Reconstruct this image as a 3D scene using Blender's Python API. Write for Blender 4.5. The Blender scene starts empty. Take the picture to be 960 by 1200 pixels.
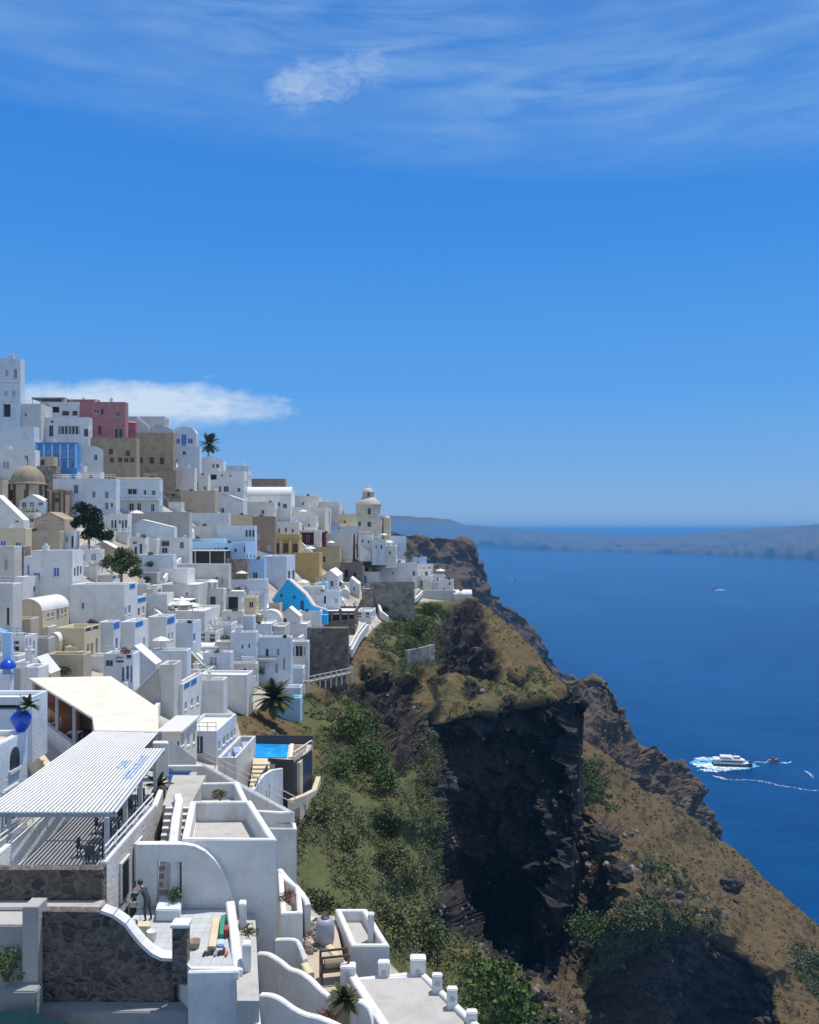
import bpy, bmesh, math, random
import numpy as np
from mathutils import Vector, Matrix, noise
random.seed(7)
rng = np.random.default_rng(7)
R = math.radians
scene = bpy.context.scene
COL = scene.collection
EYE = 200.0            # eye height above the sea, metres
F, CX, HY = 1000.0, 480.0, 622.0

def P(px, py, d):
    """World point seen at picture position (px, py) at distance d ahead of the eye."""
    return Vector(((px - CX) / F * d, d, EYE + (HY - py) / F * d))

# ------------------------------------------------------------------ camera
cam_data = bpy.data.cameras.new('camera')
cam = bpy.data.objects.new('camera', cam_data)
COL.objects.link(cam)
cam.location = (0, 0, EYE)
cam.rotation_euler = (R(90), 0, 0)
cam_data.sensor_fit = 'AUTO'
cam_data.sensor_width = 36
cam_data.lens = 36 * F / 1200
cam_data.shift_y = (HY - 600) / 1200
cam_data.clip_start = 0.5
cam_data.clip_end = 400000
scene.camera = cam

# ------------------------------------------------------------------ render settings
scene.view_settings.view_transform = 'Standard'
scene.view_settings.look = 'None'
scene.view_settings.gamma = 1
scene.view_settings.use_curve_mapping = False
scene.view_settings.exposure = -0.12
scene.cycles.use_denoising = True
scene.cycles.max_bounces = 6
scene.cycles.diffuse_bounces = 3
scene.cycles.glossy_bounces = 2
scene.cycles.transparent_max_bounces = 6
scene.cycles.volume_bounces = 0
scene.cycles.caustics_reflective = False
scene.cycles.caustics_refractive = False

# ------------------------------------------------------------------ node helpers
class NT:
    def __init__(self, tree):
        self.t = tree
    def n(self, kind, **kw):
        nd = self.t.nodes.new(kind)
        for k, v in kw.items():
            if k.startswith('i_'):
                nd.inputs[k[2:].replace('_', ' ')].default_value = v
            else:
                setattr(nd, k, v)
        return nd
    def l(self, a, b):
        self.t.links.new(a, b)
    def math(self, op, a, b=None, clamp=False):
        m = self.n('ShaderNodeMath', operation=op, use_clamp=clamp)
        for i, v in enumerate((a, b)):
            if v is None: continue
            if isinstance(v, (int, float)): m.inputs[i].default_value = v
            else: self.l(v, m.inputs[i])
        return m.outputs[0]
    def mix(self, fac, a, b, mode='MIX'):
        m = self.n('ShaderNodeMix', data_type='RGBA', blend_type=mode, clamp_result=False)
        for sock, v in ((m.inputs[0], fac), (m.inputs[6], a), (m.inputs[7], b)):
            if isinstance(v, (int, float)): sock.default_value = v
            elif isinstance(v, (tuple, list)): sock.default_value = (*v[:3], 1)
            else: self.l(v, sock)
        return m.outputs[2]
    def noise(self, scale, detail=4, vec=None, rough=0.55, dist=0.0):
        nd = self.n('ShaderNodeTexNoise')
        nd.inputs['Scale'].default_value = scale
        nd.inputs['Detail'].default_value = detail
        nd.inputs['Roughness'].default_value = rough
        nd.inputs['Distortion'].default_value = dist
        if vec is not None: self.l(vec, nd.inputs['Vector'])
        return nd.outputs['Fac']
    def ramp(self, fac, *stops):
        r = self.n('ShaderNodeValToRGB')
        el = r.color_ramp.elements
        while len(el) < len(stops): el.new(0.5)
        for e, (p, c) in zip(el, stops):
            e.position = p
            e.color = (c, c, c, 1) if isinstance(c, (int, float)) else (*c[:3], 1)
        self.l(fac, r.inputs[0])
        return r.outputs[0]
    def rng(self, v, a, b, c=0, d=1):
        m = self.n('ShaderNodeMapRange')
        self.l(v, m.inputs[0])
        for i, x in enumerate((a, b, c, d)): m.inputs[i + 1].default_value = x
        return m.outputs[0]

def new_mat(name):
    m = bpy.data.materials.new(name)
    m.use_nodes = True
    t = NT(m.node_tree)
    b = m.node_tree.nodes['Principled BSDF']
    return m, t, b

# ------------------------------------------------------------------ object helpers
def link_mesh(name, bm_or_me, mat, parent=None):
    if isinstance(bm_or_me, bmesh.types.BMesh):
        me = bpy.data.meshes.new(name)
        bm_or_me.to_mesh(me); bm_or_me.free()
    else:
        me = bm_or_me
    o = bpy.data.objects.new(name, me)
    COL.objects.link(o)
    if mat is not None:
        for m in (mat if isinstance(mat, (list, tuple)) else [mat]):
            me.materials.append(m)
    if parent is not None:
        o.parent = parent
    return o

def tag(o, label=None, cat=None, group=None, kind=None):
    if label: o['label'] = label
    if cat: o['category'] = cat
    if group: o['group'] = group
    if cat and not kind: kind = 'thing'
    if kind: o['kind'] = kind
    return o

def empty(name, loc, rz=0.0, label=None, cat=None, group=None):
    o = bpy.data.objects.new(name, None)
    o.empty_display_size = 0.3
    COL.objects.link(o)
    o.location = loc
    o.rotation_euler = (0, 0, rz)
    return tag(o, label, cat, group)

def copy_tree(o, parent=None):
    c = o.copy(); COL.objects.link(c); c.parent = parent
    for ch in list(o.children): copy_tree(ch, c)
    return c

def quad(bm, a, b, c, d, mi=0):
    f = bm.faces.new([bm.verts.new(p) for p in (a, b, c, d)])
    f.material_index = mi
    return f

def bbox(bm, x0, x1, y0, y1, z0, z1, mi=0):
    v = [bm.verts.new((x, y, z)) for z in (z0, z1) for x, y in ((x0, y0), (x1, y0), (x1, y1), (x0, y1))]
    for q in ((3, 2, 1, 0), (4, 5, 6, 7), (0, 1, 5, 4), (1, 2, 6, 5), (2, 3, 7, 6), (3, 0, 4, 7)):
        f = bm.faces.new([v[i] for i in q]); f.material_index = mi
    return v

def prism(bm, pts, z0, z1, mi=0):
    """Vertical prism over a plan polygon (counter-clockwise)."""
    n = len(pts)
    zb = z0 if isinstance(z0, (list, tuple)) else [z0] * n
    zt = z1 if isinstance(z1, (list, tuple)) else [z1] * n
    lo = [bm.verts.new((p[0], p[1], zb[i])) for i, p in enumerate(pts)]
    hi = [bm.verts.new((p[0], p[1], zt[i])) for i, p in enumerate(pts)]
    bm.faces.new(list(reversed(lo))).material_index = mi
    bm.faces.new(hi).material_index = mi
    for i in range(n):
        j = (i + 1) % n
        bm.faces.new((lo[i], lo[j], hi[j], hi[i])).material_index = mi

def profile_prism(bm, pts, y0, y1, mi=0):
    """A prism whose outline lies in the XZ plane, between y0 and y1."""
    n = len(pts)
    a = [bm.verts.new((p[0], y0, p[1])) for p in pts]
    b = [bm.verts.new((p[0], y1, p[1])) for p in pts]
    bm.faces.new(a).material_index = mi
    bm.faces.new(list(reversed(b))).material_index = mi
    for i in range(n):
        j = (i + 1) % n
        bm.faces.new((a[j], a[i], b[i], b[j])).material_index = mi

def tube(bm, p0, p1, r0, r1=None, seg=8, mi=0, caps=True):
    r1 = r0 if r1 is None else r1
    p0, p1 = Vector(p0), Vector(p1)
    ax = (p1 - p0)
    if ax.length < 1e-6: return
    q = ax.to_track_quat('Z', 'Y')
    ra, rb = [], []
    for i in range(seg):
        a = 2 * math.pi * i / seg
        c = Vector((math.cos(a), math.sin(a), 0))
        ra.append(bm.verts.new(p0 + q @ (c * r0)))
        rb.append(bm.verts.new(p1 + q @ (c * r1)))
    for i in range(seg):
        j = (i + 1) % seg
        bm.faces.new((ra[i], ra[j], rb[j], rb[i])).material_index = mi
    if caps:
        bm.faces.new(list(reversed(ra))).material_index = mi
        bm.faces.new(rb).material_index = mi

def lathe(bm, prof, seg=20, centre=(0, 0, 0), mi=0, smooth=True):
    cx, cy, cz = centre
    rings = []
    for r, z in prof:
        if r < 1e-4:
            rings.append([bm.verts.new((cx, cy, cz + z))])
        else:
            rings.append([bm.verts.new((cx + r * math.cos(2 * math.pi * i / seg), cy + r * math.sin(2 * math.pi * i / seg), cz + z)) for i in range(seg)])
    for a, b in zip(rings, rings[1:]):
        for i in range(seg):
            j = (i + 1) % seg
            if len(a) == 1 and len(b) == 1: continue
            if len(a) == 1: f = bm.faces.new((a[0], b[j], b[i]))
            elif len(b) == 1: f = bm.faces.new((a[i], a[j], b[0]))
            else: f = bm.faces.new((a[i], a[j], b[j], b[i]))
            f.material_index = mi; f.smooth = smooth

def finish(bm):
    bmesh.ops.recalc_face_normals(bm, faces=bm.faces)
    return bm

def xform(bm, m):
    bmesh.ops.transform(bm, matrix=m, verts=bm.verts)
    return bm

# ------------------------------------------------------------------ world, sun, haze
SUN_EL, SUN_AZ = R(72), R(44)     # azimuth measured from straight ahead (+Y) towards the sea (+X)
world = bpy.data.worlds.new('World')
scene.world = world
world.use_nodes = True
w = NT(world.node_tree)
for nd in list(world.node_tree.nodes): world.node_tree.nodes.remove(nd)
sky = w.n('ShaderNodeTexSky', sky_type='NISHITA', sun_disc=False)
sky.sun_elevation = SUN_EL
sky.sun_rotation = SUN_AZ
sky.altitude = 200
sky.air_density = 1.0
sky.dust_density = 0.25
sky.ozone_density = 3.0
tc = w.n('ShaderNodeTexCoord')
hs = w.n('ShaderNodeHueSaturation')
hs.inputs['Saturation'].default_value = 1.45
hs.inputs['Value'].default_value = 0.92
w.l(sky.outputs[0], hs.inputs['Color'])
sep = w.n('ShaderNodeSeparateXYZ'); w.l(tc.outputs['Generated'], sep.inputs[0])
dx, dy, dz = sep.outputs
az = w.math('ARCTAN2', dx, dy)
el = w.math('ARCSINE', dz)
def sky_vec(sa, se, rot=0.0):
    cmb = w.n('ShaderNodeCombineXYZ')
    w.l(az, cmb.inputs[0]); w.l(el, cmb.inputs[1])
    mp = w.n('ShaderNodeMapping'); mp.inputs['Rotation'].default_value = (0, 0, rot); mp.inputs['Scale'].default_value = (sa, se, 1)
    w.l(cmb.outputs[0], mp.inputs[0])
    return mp.outputs[0]
def blob(a0, e0, wa, we):
    u = w.math('DIVIDE', w.math('SUBTRACT', az, a0), wa)
    v = w.math('DIVIDE', w.math('SUBTRACT', el, e0), we)
    rr = w.math('ADD', w.math('MULTIPLY', u, u), w.math('MULTIPLY', v, v))
    return w.rng(rr, 0.0, 1.0, 1.0, 0.0)
# high thin cirrus veil, one small puff in it, and a low bank of cloud beyond the town
streak = w.noise(1, 7, sky_vec(6, 42, R(-6)), 0.62, 0.4)
broad = w.noise(1, 4, sky_vec(2.6, 10, R(8)), 0.5)
veil = w.math('MULTIPLY', w.rng(streak, 0.36, 0.78), w.rng(broad, 0.30, 0.72))
band = w.math('MULTIPLY', w.rng(w.math('ADD', el, w.math('MULTIPLY', az, 0.07)), R(22.5), R(25.5)), w.rng(el, R(50), R(30)))
veil = w.math('MULTIPLY', w.math('ADD', w.math('MULTIPLY', veil, 0.64), 0.09), band)
lump = w.noise(1, 7, sky_vec(16, 30, R(-18)), 0.62, 0.1)
pu = w.math('SUBTRACT', az, R(-4.7)); pe = w.math('SUBTRACT', el, R(27.9))
pl = w.math('DIVIDE', w.math('ADD', pu, w.math('MULTIPLY', pe, 0.22)), R(6.2))
pw = w.math('DIVIDE', w.math('SUBTRACT', pe, w.math('MULTIPLY', pu, 0.22)), R(1.75))
pr = w.math('ADD', w.math('MULTIPLY', pl, pl), w.math('MULTIPLY', pw, pw))
pcore = w.rng(w.math('ADD', pr, w.math('MULTIPLY', pl, 0.35)), 0.0, 1.0, 1.0, 0.0)
fine = w.noise(1, 8, sky_vec(34, 70, R(-12)), 0.66, 0.6)
puff = w.math('MULTIPLY', w.rng(w.math('ADD', w.math('MULTIPLY', pcore, 0.62), w.math('MULTIPLY', w.math('SUBTRACT', w.math('ADD', w.math('MULTIPLY', lump, 0.5), w.math('MULTIPLY', fine, 0.5)), 0.5), 2.6)), 0.22, 1.35), w.rng(pcore, 0.0, 0.6), True)
lump2 = w.noise(1, 6, sky_vec(14, 30), 0.55, 0.2)
bank = w.math('MULTIPLY', w.rng(w.math('ADD', blob(R(-17.0), R(8.0), R(10.5), R(1.75)), w.math('MULTIPLY', w.math('SUBTRACT', w.math('ADD', w.math('MULTIPLY', lump2, 0.6), w.math('MULTIPLY', fine, 0.4)), 0.5), 2.4)), 0.15, 0.85), 0.85, True)
bank = w.math('MULTIPLY', w.math('MULTIPLY', bank, w.rng(el, R(6.2), R(7.6))), w.rng(blob(R(-17.5), R(8.0), R(13), R(2.6)), 0.0, 0.35))
cl = w.math('MAXIMUM', w.math('MAXIMUM', veil, w.math('MULTIPLY', puff, 0.8)), bank, True)
grad = w.ramp(w.rng(el, R(0), R(45)), (0.0, (0.42, 0.62, 0.84)), (0.035, (0.33, 0.57, 0.88)), (0.09, (0.235, 0.51, 0.93)), (0.20, (0.135, 0.44, 0.98)), (0.42, (0.064, 0.325, 0.92)), (0.72, (0.036, 0.23, 0.76)), (1.0, (0.025, 0.15, 0.6)))
gs = w.mix(1.0, grad, (9.6, 9.6, 9.6), 'MULTIPLY')
hs2 = w.n('ShaderNodeHueSaturation'); hs2.inputs['Saturation'].default_value = 0.85; hs2.inputs['Value'].default_value = 2.1
w.l(sky.outputs[0], hs2.inputs['Color'])
front = w.math('MULTIPLY', w.rng(el, R(60), R(35)), w.rng(dy, -0.25, 0.25))
base_sky = w.mix(front, hs2.outputs[0], gs)
skyc = w.mix(veil, base_sky, (5.0, 7.6, 10.0))
skyc = w.mix(w.math('MAXIMUM', w.math('MULTIPLY', puff, 0.8), bank, True), skyc, (7.9, 9.2, 10.4))
bg = w.n('ShaderNodeBackground')
bg.inputs['Strength'].default_value = 0.095
w.l(skyc, bg.inputs[0])
wo = w.n('ShaderNodeOutputWorld')
w.l(bg.outputs[0], wo.inputs[0])

sd = bpy.data.lights.new('sun', 'SUN')
sd.energy = 4.8
sd.angle = R(0.53)
sd.color = (1.0, 0.95, 0.87)
so = bpy.data.objects.new('sun', sd)
COL.objects.link(so)
sun_dir = Vector((math.sin(SUN_AZ) * math.cos(SUN_EL), math.cos(SUN_AZ) * math.cos(SUN_EL), math.sin(SUN_EL)))
so.rotation_euler = (-sun_dir).to_track_quat('-Z', 'Y').to_euler()
so.location = (0, 100, 500)

hb = bmesh.new()
bbox(hb, -160000, 160000, -3000, 300000, -30, EYE + 75)
hm = bpy.data.materials.new('haze_air'); hm.use_nodes = True
ht = NT(hm.node_tree)
for nd in list(hm.node_tree.nodes): hm.node_tree.nodes.remove(nd)
pv = ht.n('ShaderNodeVolumePrincipled')
pv.inputs['Color'].default_value = (0.14, 0.46, 0.92, 1)
pv.inputs['Density'].default_value = 0.00011
pv.inputs['Anisotropy'].default_value = 0.0
ho = ht.n('ShaderNodeOutputMaterial'); ht.l(pv.outputs[0], ho.inputs['Volume'])
haze = link_mesh('haze', finish(hb), hm)
tag(haze, 'thin blue sea haze over the caldera', 'haze', kind='stuff')
# ------------------------------------------------------------------ sea
sm, t, b = new_mat('sea_water')
tco = t.n('ShaderNodeTexCoord')
geo = t.n('ShaderNodeNewGeometry')
def scaled(nt, vec, s, rot=0.0):
    mp = nt.n('ShaderNodeMapping'); mp.inputs['Scale'].default_value = s; mp.inputs['Rotation'].default_value = (0, 0, rot)
    nt.l(vec, mp.inputs[0]); return mp.outputs[0]
pos = geo.outputs['Position']
n1 = t.noise(1, 5, scaled(t, pos, (0.012, 0.035, 0.01), R(12)), 0.6)
n2 = t.noise(1, 3, scaled(t, pos, (0.0012, 0.0035, 0.001), R(-14)), 0.55)
nw = t.noise(1, 6, scaled(t, pos, (0.0022, 0.0008, 0.001), R(35)), 0.62, 0.6)
n3 = t.noise(1, 4, scaled(t, pos, (0.16, 0.35, 0.1), R(20)), 0.6)
col = t.mix(n2, (0.0005, 0.032, 0.118), (0.0009, 0.050, 0.172))
col = t.mix(t.rng(n1, 0.35, 0.7, 0, 0.45), col, (0.0004, 0.022, 0.080))
col = t.mix(t.rng(nw, 0.46, 0.66, 0, 0.5), col, (0.003, 0.095, 0.26))
fk = t.noise(1, 2, scaled(t, pos, (0.28, 0.5, 0.1)), 0.5)
col = t.mix(t.rng(fk, 0.70, 0.80, 0, 0.5), col, (0.10, 0.30, 0.50))
t.l(col, b.inputs['Base Color'])
b.inputs['Roughness'].default_value = 0.22
b.inputs['IOR'].default_value = 1.2
b.inputs['Specular IOR Level'].default_value = 0.3
bp = t.n('ShaderNodeBump'); bp.inputs['Strength'].default_value = 0.5; bp.inputs['Distance'].default_value = 1.2
t.l(t.math('ADD', n3, t.math('MULTIPLY', n1, 1.5)), bp.inputs['Height']); t.l(bp.outputs[0], b.inputs['Normal'])
bm = bmesh.new()
ring = [0, 300, 600, 1000, 2000, 5000, 12000, 30000, 80000, 158000]
xs = sorted(set([-r for r in ring] + ring)); ys = [-2900, 0, 300, 600, 1000, 2000, 4000, 8000, 16000, 40000, 100000, 298000]
vg = [[bm.verts.new((x, y, 0)) for x in xs] for y in ys]
for j in range(len(ys) - 1):
    for i in range(len(xs) - 1):
        bm.faces.new((vg[j][i], vg[j][i + 1], vg[j + 1][i + 1], vg[j + 1][i]))
tag(link_mesh('sea', bm, sm), kind='structure')

# ------------------------------------------------------------------ land
def polyline(pts, n):
    pts = np.array(pts, float)
    seg = np.hypot(*np.diff(pts, axis=0).T)
    s = np.concatenate([[0], np.cumsum(seg)]); s /= s[-1]
    u = np.linspace(0, 1, n)
    return np.stack([np.interp(u, s, pts[:, k]) for k in range(2)], 1)

def coons(top, bottom, left, right, nu, nv):
    T, B = polyline(top, nu), polyline(bottom, nu)
    L, Rr = polyline(left, nv), polyline(right, nv)
    u = np.linspace(0, 1, nu)[None, :, None]; v = np.linspace(0, 1, nv)[:, None, None]
    lin = (1 - v) * T[None] + v * B[None] + (1 - u) * L[:, None] + u * Rr[:, None]
    cor = (1 - u) * (1 - v) * T[0] + u * (1 - v) * T[-1] + (1 - u) * v * B[0] + u * v * B[-1]
    return lin - cor

class RBF:
    def __init__(self, pts, c=14.0, log=True):
        p = np.array(pts, float)
        self.xy, self.c, self.log = p[:, :2], c, log
        val = np.log(p[:, 2]) if log else p[:, 2]
        self.mean = val.mean()
        dd = np.linalg.norm(self.xy[:, None] - self.xy[None], axis=2)
        self.w = np.linalg.solve(np.sqrt(dd ** 2 + c * c) + 1e-9 * np.eye(len(p)), val - self.mean)
    def __call__(self, q):
        q = np.asarray(q, float); sh = q.shape[:-1]; q = q.reshape(-1, 2)
        out = np.empty(len(q))
        for k in range(0, len(q), 20000):
            dd = np.linalg.norm(q[k:k + 20000, None] - self.xy[None], axis=2)
            out[k:k + 20000] = np.sqrt(dd ** 2 + self.c ** 2) @ self.w + self.mean
        return (np.exp(out) if self.log else out).reshape(sh)

def poly_mask(q, poly, soft):
    """1 inside a picture polygon, fading to 0 over `soft` pixels outside/inside its edge."""
    poly = np.array(poly, float); q = q.reshape(-1, 2)
    inside = np.zeros(len(q), bool); dist = np.full(len(q), 1e9)
    for (a, b) in zip(poly, np.roll(poly, -1, 0)):
        cond = (a[1] > q[:, 1]) != (b[1] > q[:, 1])
        with np.errstate(divide='ignore', invalid='ignore'):
            xi = (b[0] - a[0]) * (q[:, 1] - a[1]) / (b[1] - a[1]) + a[0]
        inside ^= cond & (q[:, 0] < xi)
        ab = b - a; tt = np.clip(((q - a) @ ab) / max(ab @ ab, 1e-9), 0, 1)
        dist = np.minimum(dist, np.linalg.norm(q - (a + tt[:, None] * ab), axis=1))
    sgn = np.where(inside, dist, -dist)
    return np.clip(0.5 + sgn / (2 * soft), 0, 1)

def fnoise(P3, scale, octv=4, seed=0.0, ridged=False):
    out = np.empty(len(P3))
    off = Vector((seed * 17.3, seed * 9.1, seed * 5.7))
    for i, p in enumerate(P3):
        v = Vector(p) * (1.0 / scale) + off
        out[i] = noise.ridged_multi_fractal(v, 0.9, 2.1, octv, 1.0, 2.0) - 1.0 if ridged else noise.fractal(v, 0.9, 2.1, octv)
    return out

def land_material(name, rock, rock2, dry, dry2, green, green2, pale=None, scale=1.0):
    m, t, b = new_mat(name)
    geo = t.n('ShaderNodeNewGeometry'); pos = geo.outputs['Position']
    at = t.n('ShaderNodeVertexColor', layer_name='cover')
    sp = t.n('ShaderNodeSeparateColor'); t.l(at.outputs[0], sp.inputs[0])
    mr, mg, mb = sp.outputs
    nA = t.noise(0.9 * scale, 5, pos, 0.65)
    nB = t.noise(0.16 * scale, 5, pos, 0.6)
    nC = t.noise(0.035 * scale, 4, pos, 0.55)
    nV = t.n('ShaderNodeTexVoronoi', feature='DISTANCE_TO_EDGE'); nV.inputs['Scale'].default_value = 0.55 * scale
    t.l(pos, nV.inputs['Vector'])
    def edge(mask, soft=0.18, amt=0.7):
        return t.rng(t.math('ADD', mask, t.math('MULTIPLY', t.math('SUBTRACT', t.math('ADD', t.math('MULTIPLY', nA, 0.4), t.math('MULTIPLY', nB, 0.6)), 0.5), amt * 3)), 0.5 - soft, 0.5 + soft)
    c_dry = t.mix(t.rng(nB, 0.3, 0.7), dry, dry2)
    c_dry = t.mix(t.rng(nA, 0.42, 0.72, 0, 0.7), c_dry, tuple(x * 0.45 for x in dry))
    c_rock = t.mix(t.rng(nA, 0.3, 0.75), rock, rock2)
    c_rock = t.mix(t.rng(nC, 0.4, 0.65, 0, 0.6), c_rock, tuple(0.55 * x for x in rock))
    c_gr = t.mix(t.rng(nA, 0.3, 0.7), green, green2)
    c_gr = t.mix(t.rng(nB, 0.5, 0.72, 0, 0.5), c_gr, dry2)
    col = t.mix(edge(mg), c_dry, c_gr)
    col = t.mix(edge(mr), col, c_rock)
    if pale is not None:
        c_p = t.mix(t.rng(nB, 0.35, 0.65), pale, tuple(x * 0.62 for x in pale))
        c_p = t.mix(t.rng(nA, 0.5, 0.8, 0, 0.6), c_p, (0.16, 0.13, 0.10))
        col = t.mix(edge(mb, 0.1, 0.3), col, c_p)
    t.l(col, b.inputs['Base Color'])
    b.inputs['Roughness'].default_value = 0.95
    b.inputs['Specular IOR Level'].default_value = 0.15
    bp = t.n('ShaderNodeBump'); bp.inputs['Strength'].default_value = 0.9; bp.inputs['Distance'].default_value = 0.6 / scale
    t.l(t.math('ADD', nA, t.math('MULTIPLY', nB, 2.0)), bp.inputs['Height'])
    t.l(bp.outputs[0], b.inputs['Normal'])
    return m

def land_patch(name, top, bottom, left, right, nu, nv, depth, masks, mat, skirts, disp, seed):
    """A sheet of real ground: outline and depth -> world points, roughened along its own normals,
    with its far edges rolled over backwards and down so that it is solid from other sides."""
    Q = coons(top, bottom, left, right, nu, nv)
    D = depth(Q)
    X = (Q[..., 0] - CX) / F * D; Y = D; Z = EYE + (HY - Q[..., 1]) / F * D
    W = np.stack([X, Y, Z], -1)
    flat = Q.reshape(-1, 2)
    ch = []
    for mk in masks:
        v = np.zeros(len(flat))
        for poly, soft, val in mk: v = np.maximum(v, poly_mask(flat, poly, soft) * val)
        ch.append(v.reshape(nv, nu))
    # rows appended on the top (far) edge, columns on the right edge
    dist_back = [(4, 1), (10, 5), (22, 16), (45, 45), (90, 110), (140, 210)]
    for side in skirts:
        for (bk, dn) in dist_back:
            sc = skirts[side]
            if side == 'top':
                E = W[0].copy() if bk == 4 else e0; e0 = W[0].copy() if bk == 4 else e0
                ext = e0 + np.array([0, bk * sc, -dn * sc]); ext[:, 0] *= (ext[:, 1] / e0[:, 1])
                W = np.concatenate([ext[None], W], 0); ch = [np.concatenate([c[:1], c], 0) for c in ch]
            else:
                e1 = W[:, -1].copy() if bk == 4 else e1
                ext = e1 + np.array([0, bk * sc, -dn * sc]); ext[:, 0] *= (ext[:, 1] / e1[:, 1])
                W = np.concatenate([W, ext[:, None]], 1); ch = [np.concatenate([c, c[:, -1:]], 1) for c in ch]
    W[..., 2] = np.maximum(W[..., 2], -12)
    nv2, nu2 = W.shape[:2]
    # normals
    du = np.gradient(W, axis=1); dv = np.gradient(W, axis=0)
    N = np.cross(du, -dv); N /= np.linalg.norm(N, axis=2, keepdims=True) + 1e-9
    flatW = W.reshape(-1, 3)
    rock = ch[0].reshape(-1); town = ch[2].reshape(-1) if len(ch) > 2 else 0 * rock
    off = np.zeros(len(flatW))
    cell = np.maximum(np.linalg.norm(du, axis=2), np.linalg.norm(dv, axis=2)).reshape(-1)
    for (sc, amp_r, amp_s, octv, ridg) in disp:
        nz = fnoise(flatW, sc, octv, seed + sc, ridg) if octv else np.array([noise.noise(Vector(p) * (1.0 / sc), noise_basis='VORONOI_F2F1') - .35 for p in flatW])
        off += np.clip(sc / (2.2 * cell) - .1, 0, 1) * nz * (amp_r * rock + amp_s * (1 - rock)) * (1 - town)
    flatW = flatW + N.reshape(-1, 3) * off[:, None]
    idx = np.arange(nv2 * nu2).reshape(nv2, nu2)
    faces = np.stack([idx[1:, :-1], idx[1:, 1:], idx[:-1, 1:], idx[:-1, :-1]], -1).reshape(-1, 4)
    me = bpy.data.meshes.new(name)
    me.from_pydata(flatW.tolist(), [], faces.tolist())
    ca = me.color_attributes.new('cover', 'FLOAT_COLOR', 'POINT')
    data = np.ones((len(flatW), 4)); data[:, 0] = rock
    data[:, 1] = ch[1].reshape(-1); data[:, 2] = town
    ca.data.foreach_set('color', data.reshape(-1).astype(np.float32))
    me.polygons.foreach_set('use_smooth', ((rock[faces[:, 0]] < .45) | (cell[faces[:, 0]] > 1.9)).tolist())
    o = link_mesh(name, me, mat)
    tag(o, kind='structure')
    return o, flatW.reshape(nv2, nu2, 3), ch

# --- the near hill: town slope, green slope and the rocky knob with its dark cliff
near_pts = [
 (-150,540,186),(-150,600,162),(-150,680,124),(-150,760,92),(-150,850,70),(-150,950,56),(-150,1100,42),(-150,1215,39),
 (-40,540,196),(60,545,206),(205,575,232),(290,610,248),(400,650,266),(450,668,272),(505,692,272),(545,702,266),(575,718,258),
 (0,600,172),(100,600,186),(200,620,198),(300,650,214),(380,680,234),
 (0,680,132),(100,680,146),(200,690,158),(300,700,182),(380,715,206),(430,720,222),(470,715,240),
 (0,760,98),(100,760,118),(200,770,130),(270,770,143),(330,780,158),(390,775,172),
 (0,850,76),(100,850,80),(180,850,92),(240,860,104),(300,840,120),(350,840,132),(400,820,148),
 (0,950,58),(150,950,60),(250,950,64),(320,960,76),(360,930,90),
 (0,1100,44),(150,1100,44),(300,1050,52),(0,1215,40),(150,1215,40),(300,1215,43),(420,1215,47),
 (350,1000,75),(380,1050,68),(430,1110,58),(500,1180,56),(560,1215,58),
 (400,900,112),(430,860,128),(450,980,103),(480,1050,94),(500,1085,91),(560,1125,86),(600,1160,84),(640,1205,82),(540,1150,73),(460,1120,66),(420,1000,88),
 (488,900,126),(493,960,114),(493,1020,103),(504,1060,97),
 (514,880,180),(516,960,182),(518,1030,176),(548,1085,176),(560,872,206),(575,950,218),(600,1030,214),(600,1118,190),(650,858,215),(655,950,206),(655,1030,198),(632,1140,188),(545,905,198),(610,900,216),(560,1000,214),
 (570,1108,180),(605,1142,176),(642,1172,160),
 (430,760,182),(490,770,196),(550,740,236),(550,785,214),(600,760,234),(640,790,226),(682,818,216),(676,870,212),(672,920,208),(678,965,204),(665,1010,198),(648,1070,194),
 (450,820,160),(520,826,190),(580,832,203),(640,822,214),(470,870,143),(490,852,158),(530,852,188),(560,846,198),
]
near_depth = RBF(near_pts)
town_poly = [(-200,500),(450,600),(500,660),(552,695),(540,705),(470,705),(430,745),(408,760),(370,790),(330,800),(310,830),(275,830),(290,890),(365,880),(350,940),(330,985),(330,1000),(400,1100),(440,1110),(470,1140),(500,1140),(540,1220),(-200,1230)]
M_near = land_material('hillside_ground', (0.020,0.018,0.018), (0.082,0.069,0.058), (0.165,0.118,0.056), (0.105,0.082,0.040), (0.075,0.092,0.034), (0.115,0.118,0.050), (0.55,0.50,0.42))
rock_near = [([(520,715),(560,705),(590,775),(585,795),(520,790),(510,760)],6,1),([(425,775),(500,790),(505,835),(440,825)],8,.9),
  ([(400,790),(440,790),(500,840),(500,900),(470,905),(440,860),(410,830)],8,.85),
  ([(500,848),(520,832),(535,852),(560,838),(585,846),(600,820),(625,832),(645,812),(700,806),(700,1080),(655,1110),(650,1168),(600,1145),(560,1112),(505,1072),(495,900)],9,1),([(540,800),(560,795),(572,812),(550,820)],4,.8),([(600,785),(622,790),(618,802),(598,800)],4,.7),([(455,795),(475,790),(480,815),(460,820)],5,.8),  # lower end paints the shadowed ravine floor as dark rock
  ([(560,1085),(650,1080),(650,1215),(600,1215)],14,.55),([(380,800),(415,790),(420,830),(370,830)],8,.6)]
green_near = [([(470,850),(506,850),(510,1065),(480,1065)],7,.95),([(330,815),(420,810),(450,860),(490,920),(500,1060),(620,1180),(640,1220),(470,1220),(400,1110),(330,1000),(350,930),(380,880),(340,840)],14,.8),
  ([(470,700),(530,705),(530,770),(470,790),(430,745)],8,.9),([(500,770),(640,770),(670,820),(520,850)],20,.5),([(640,760),(600,735),(640,790)],14,.3)]
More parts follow.
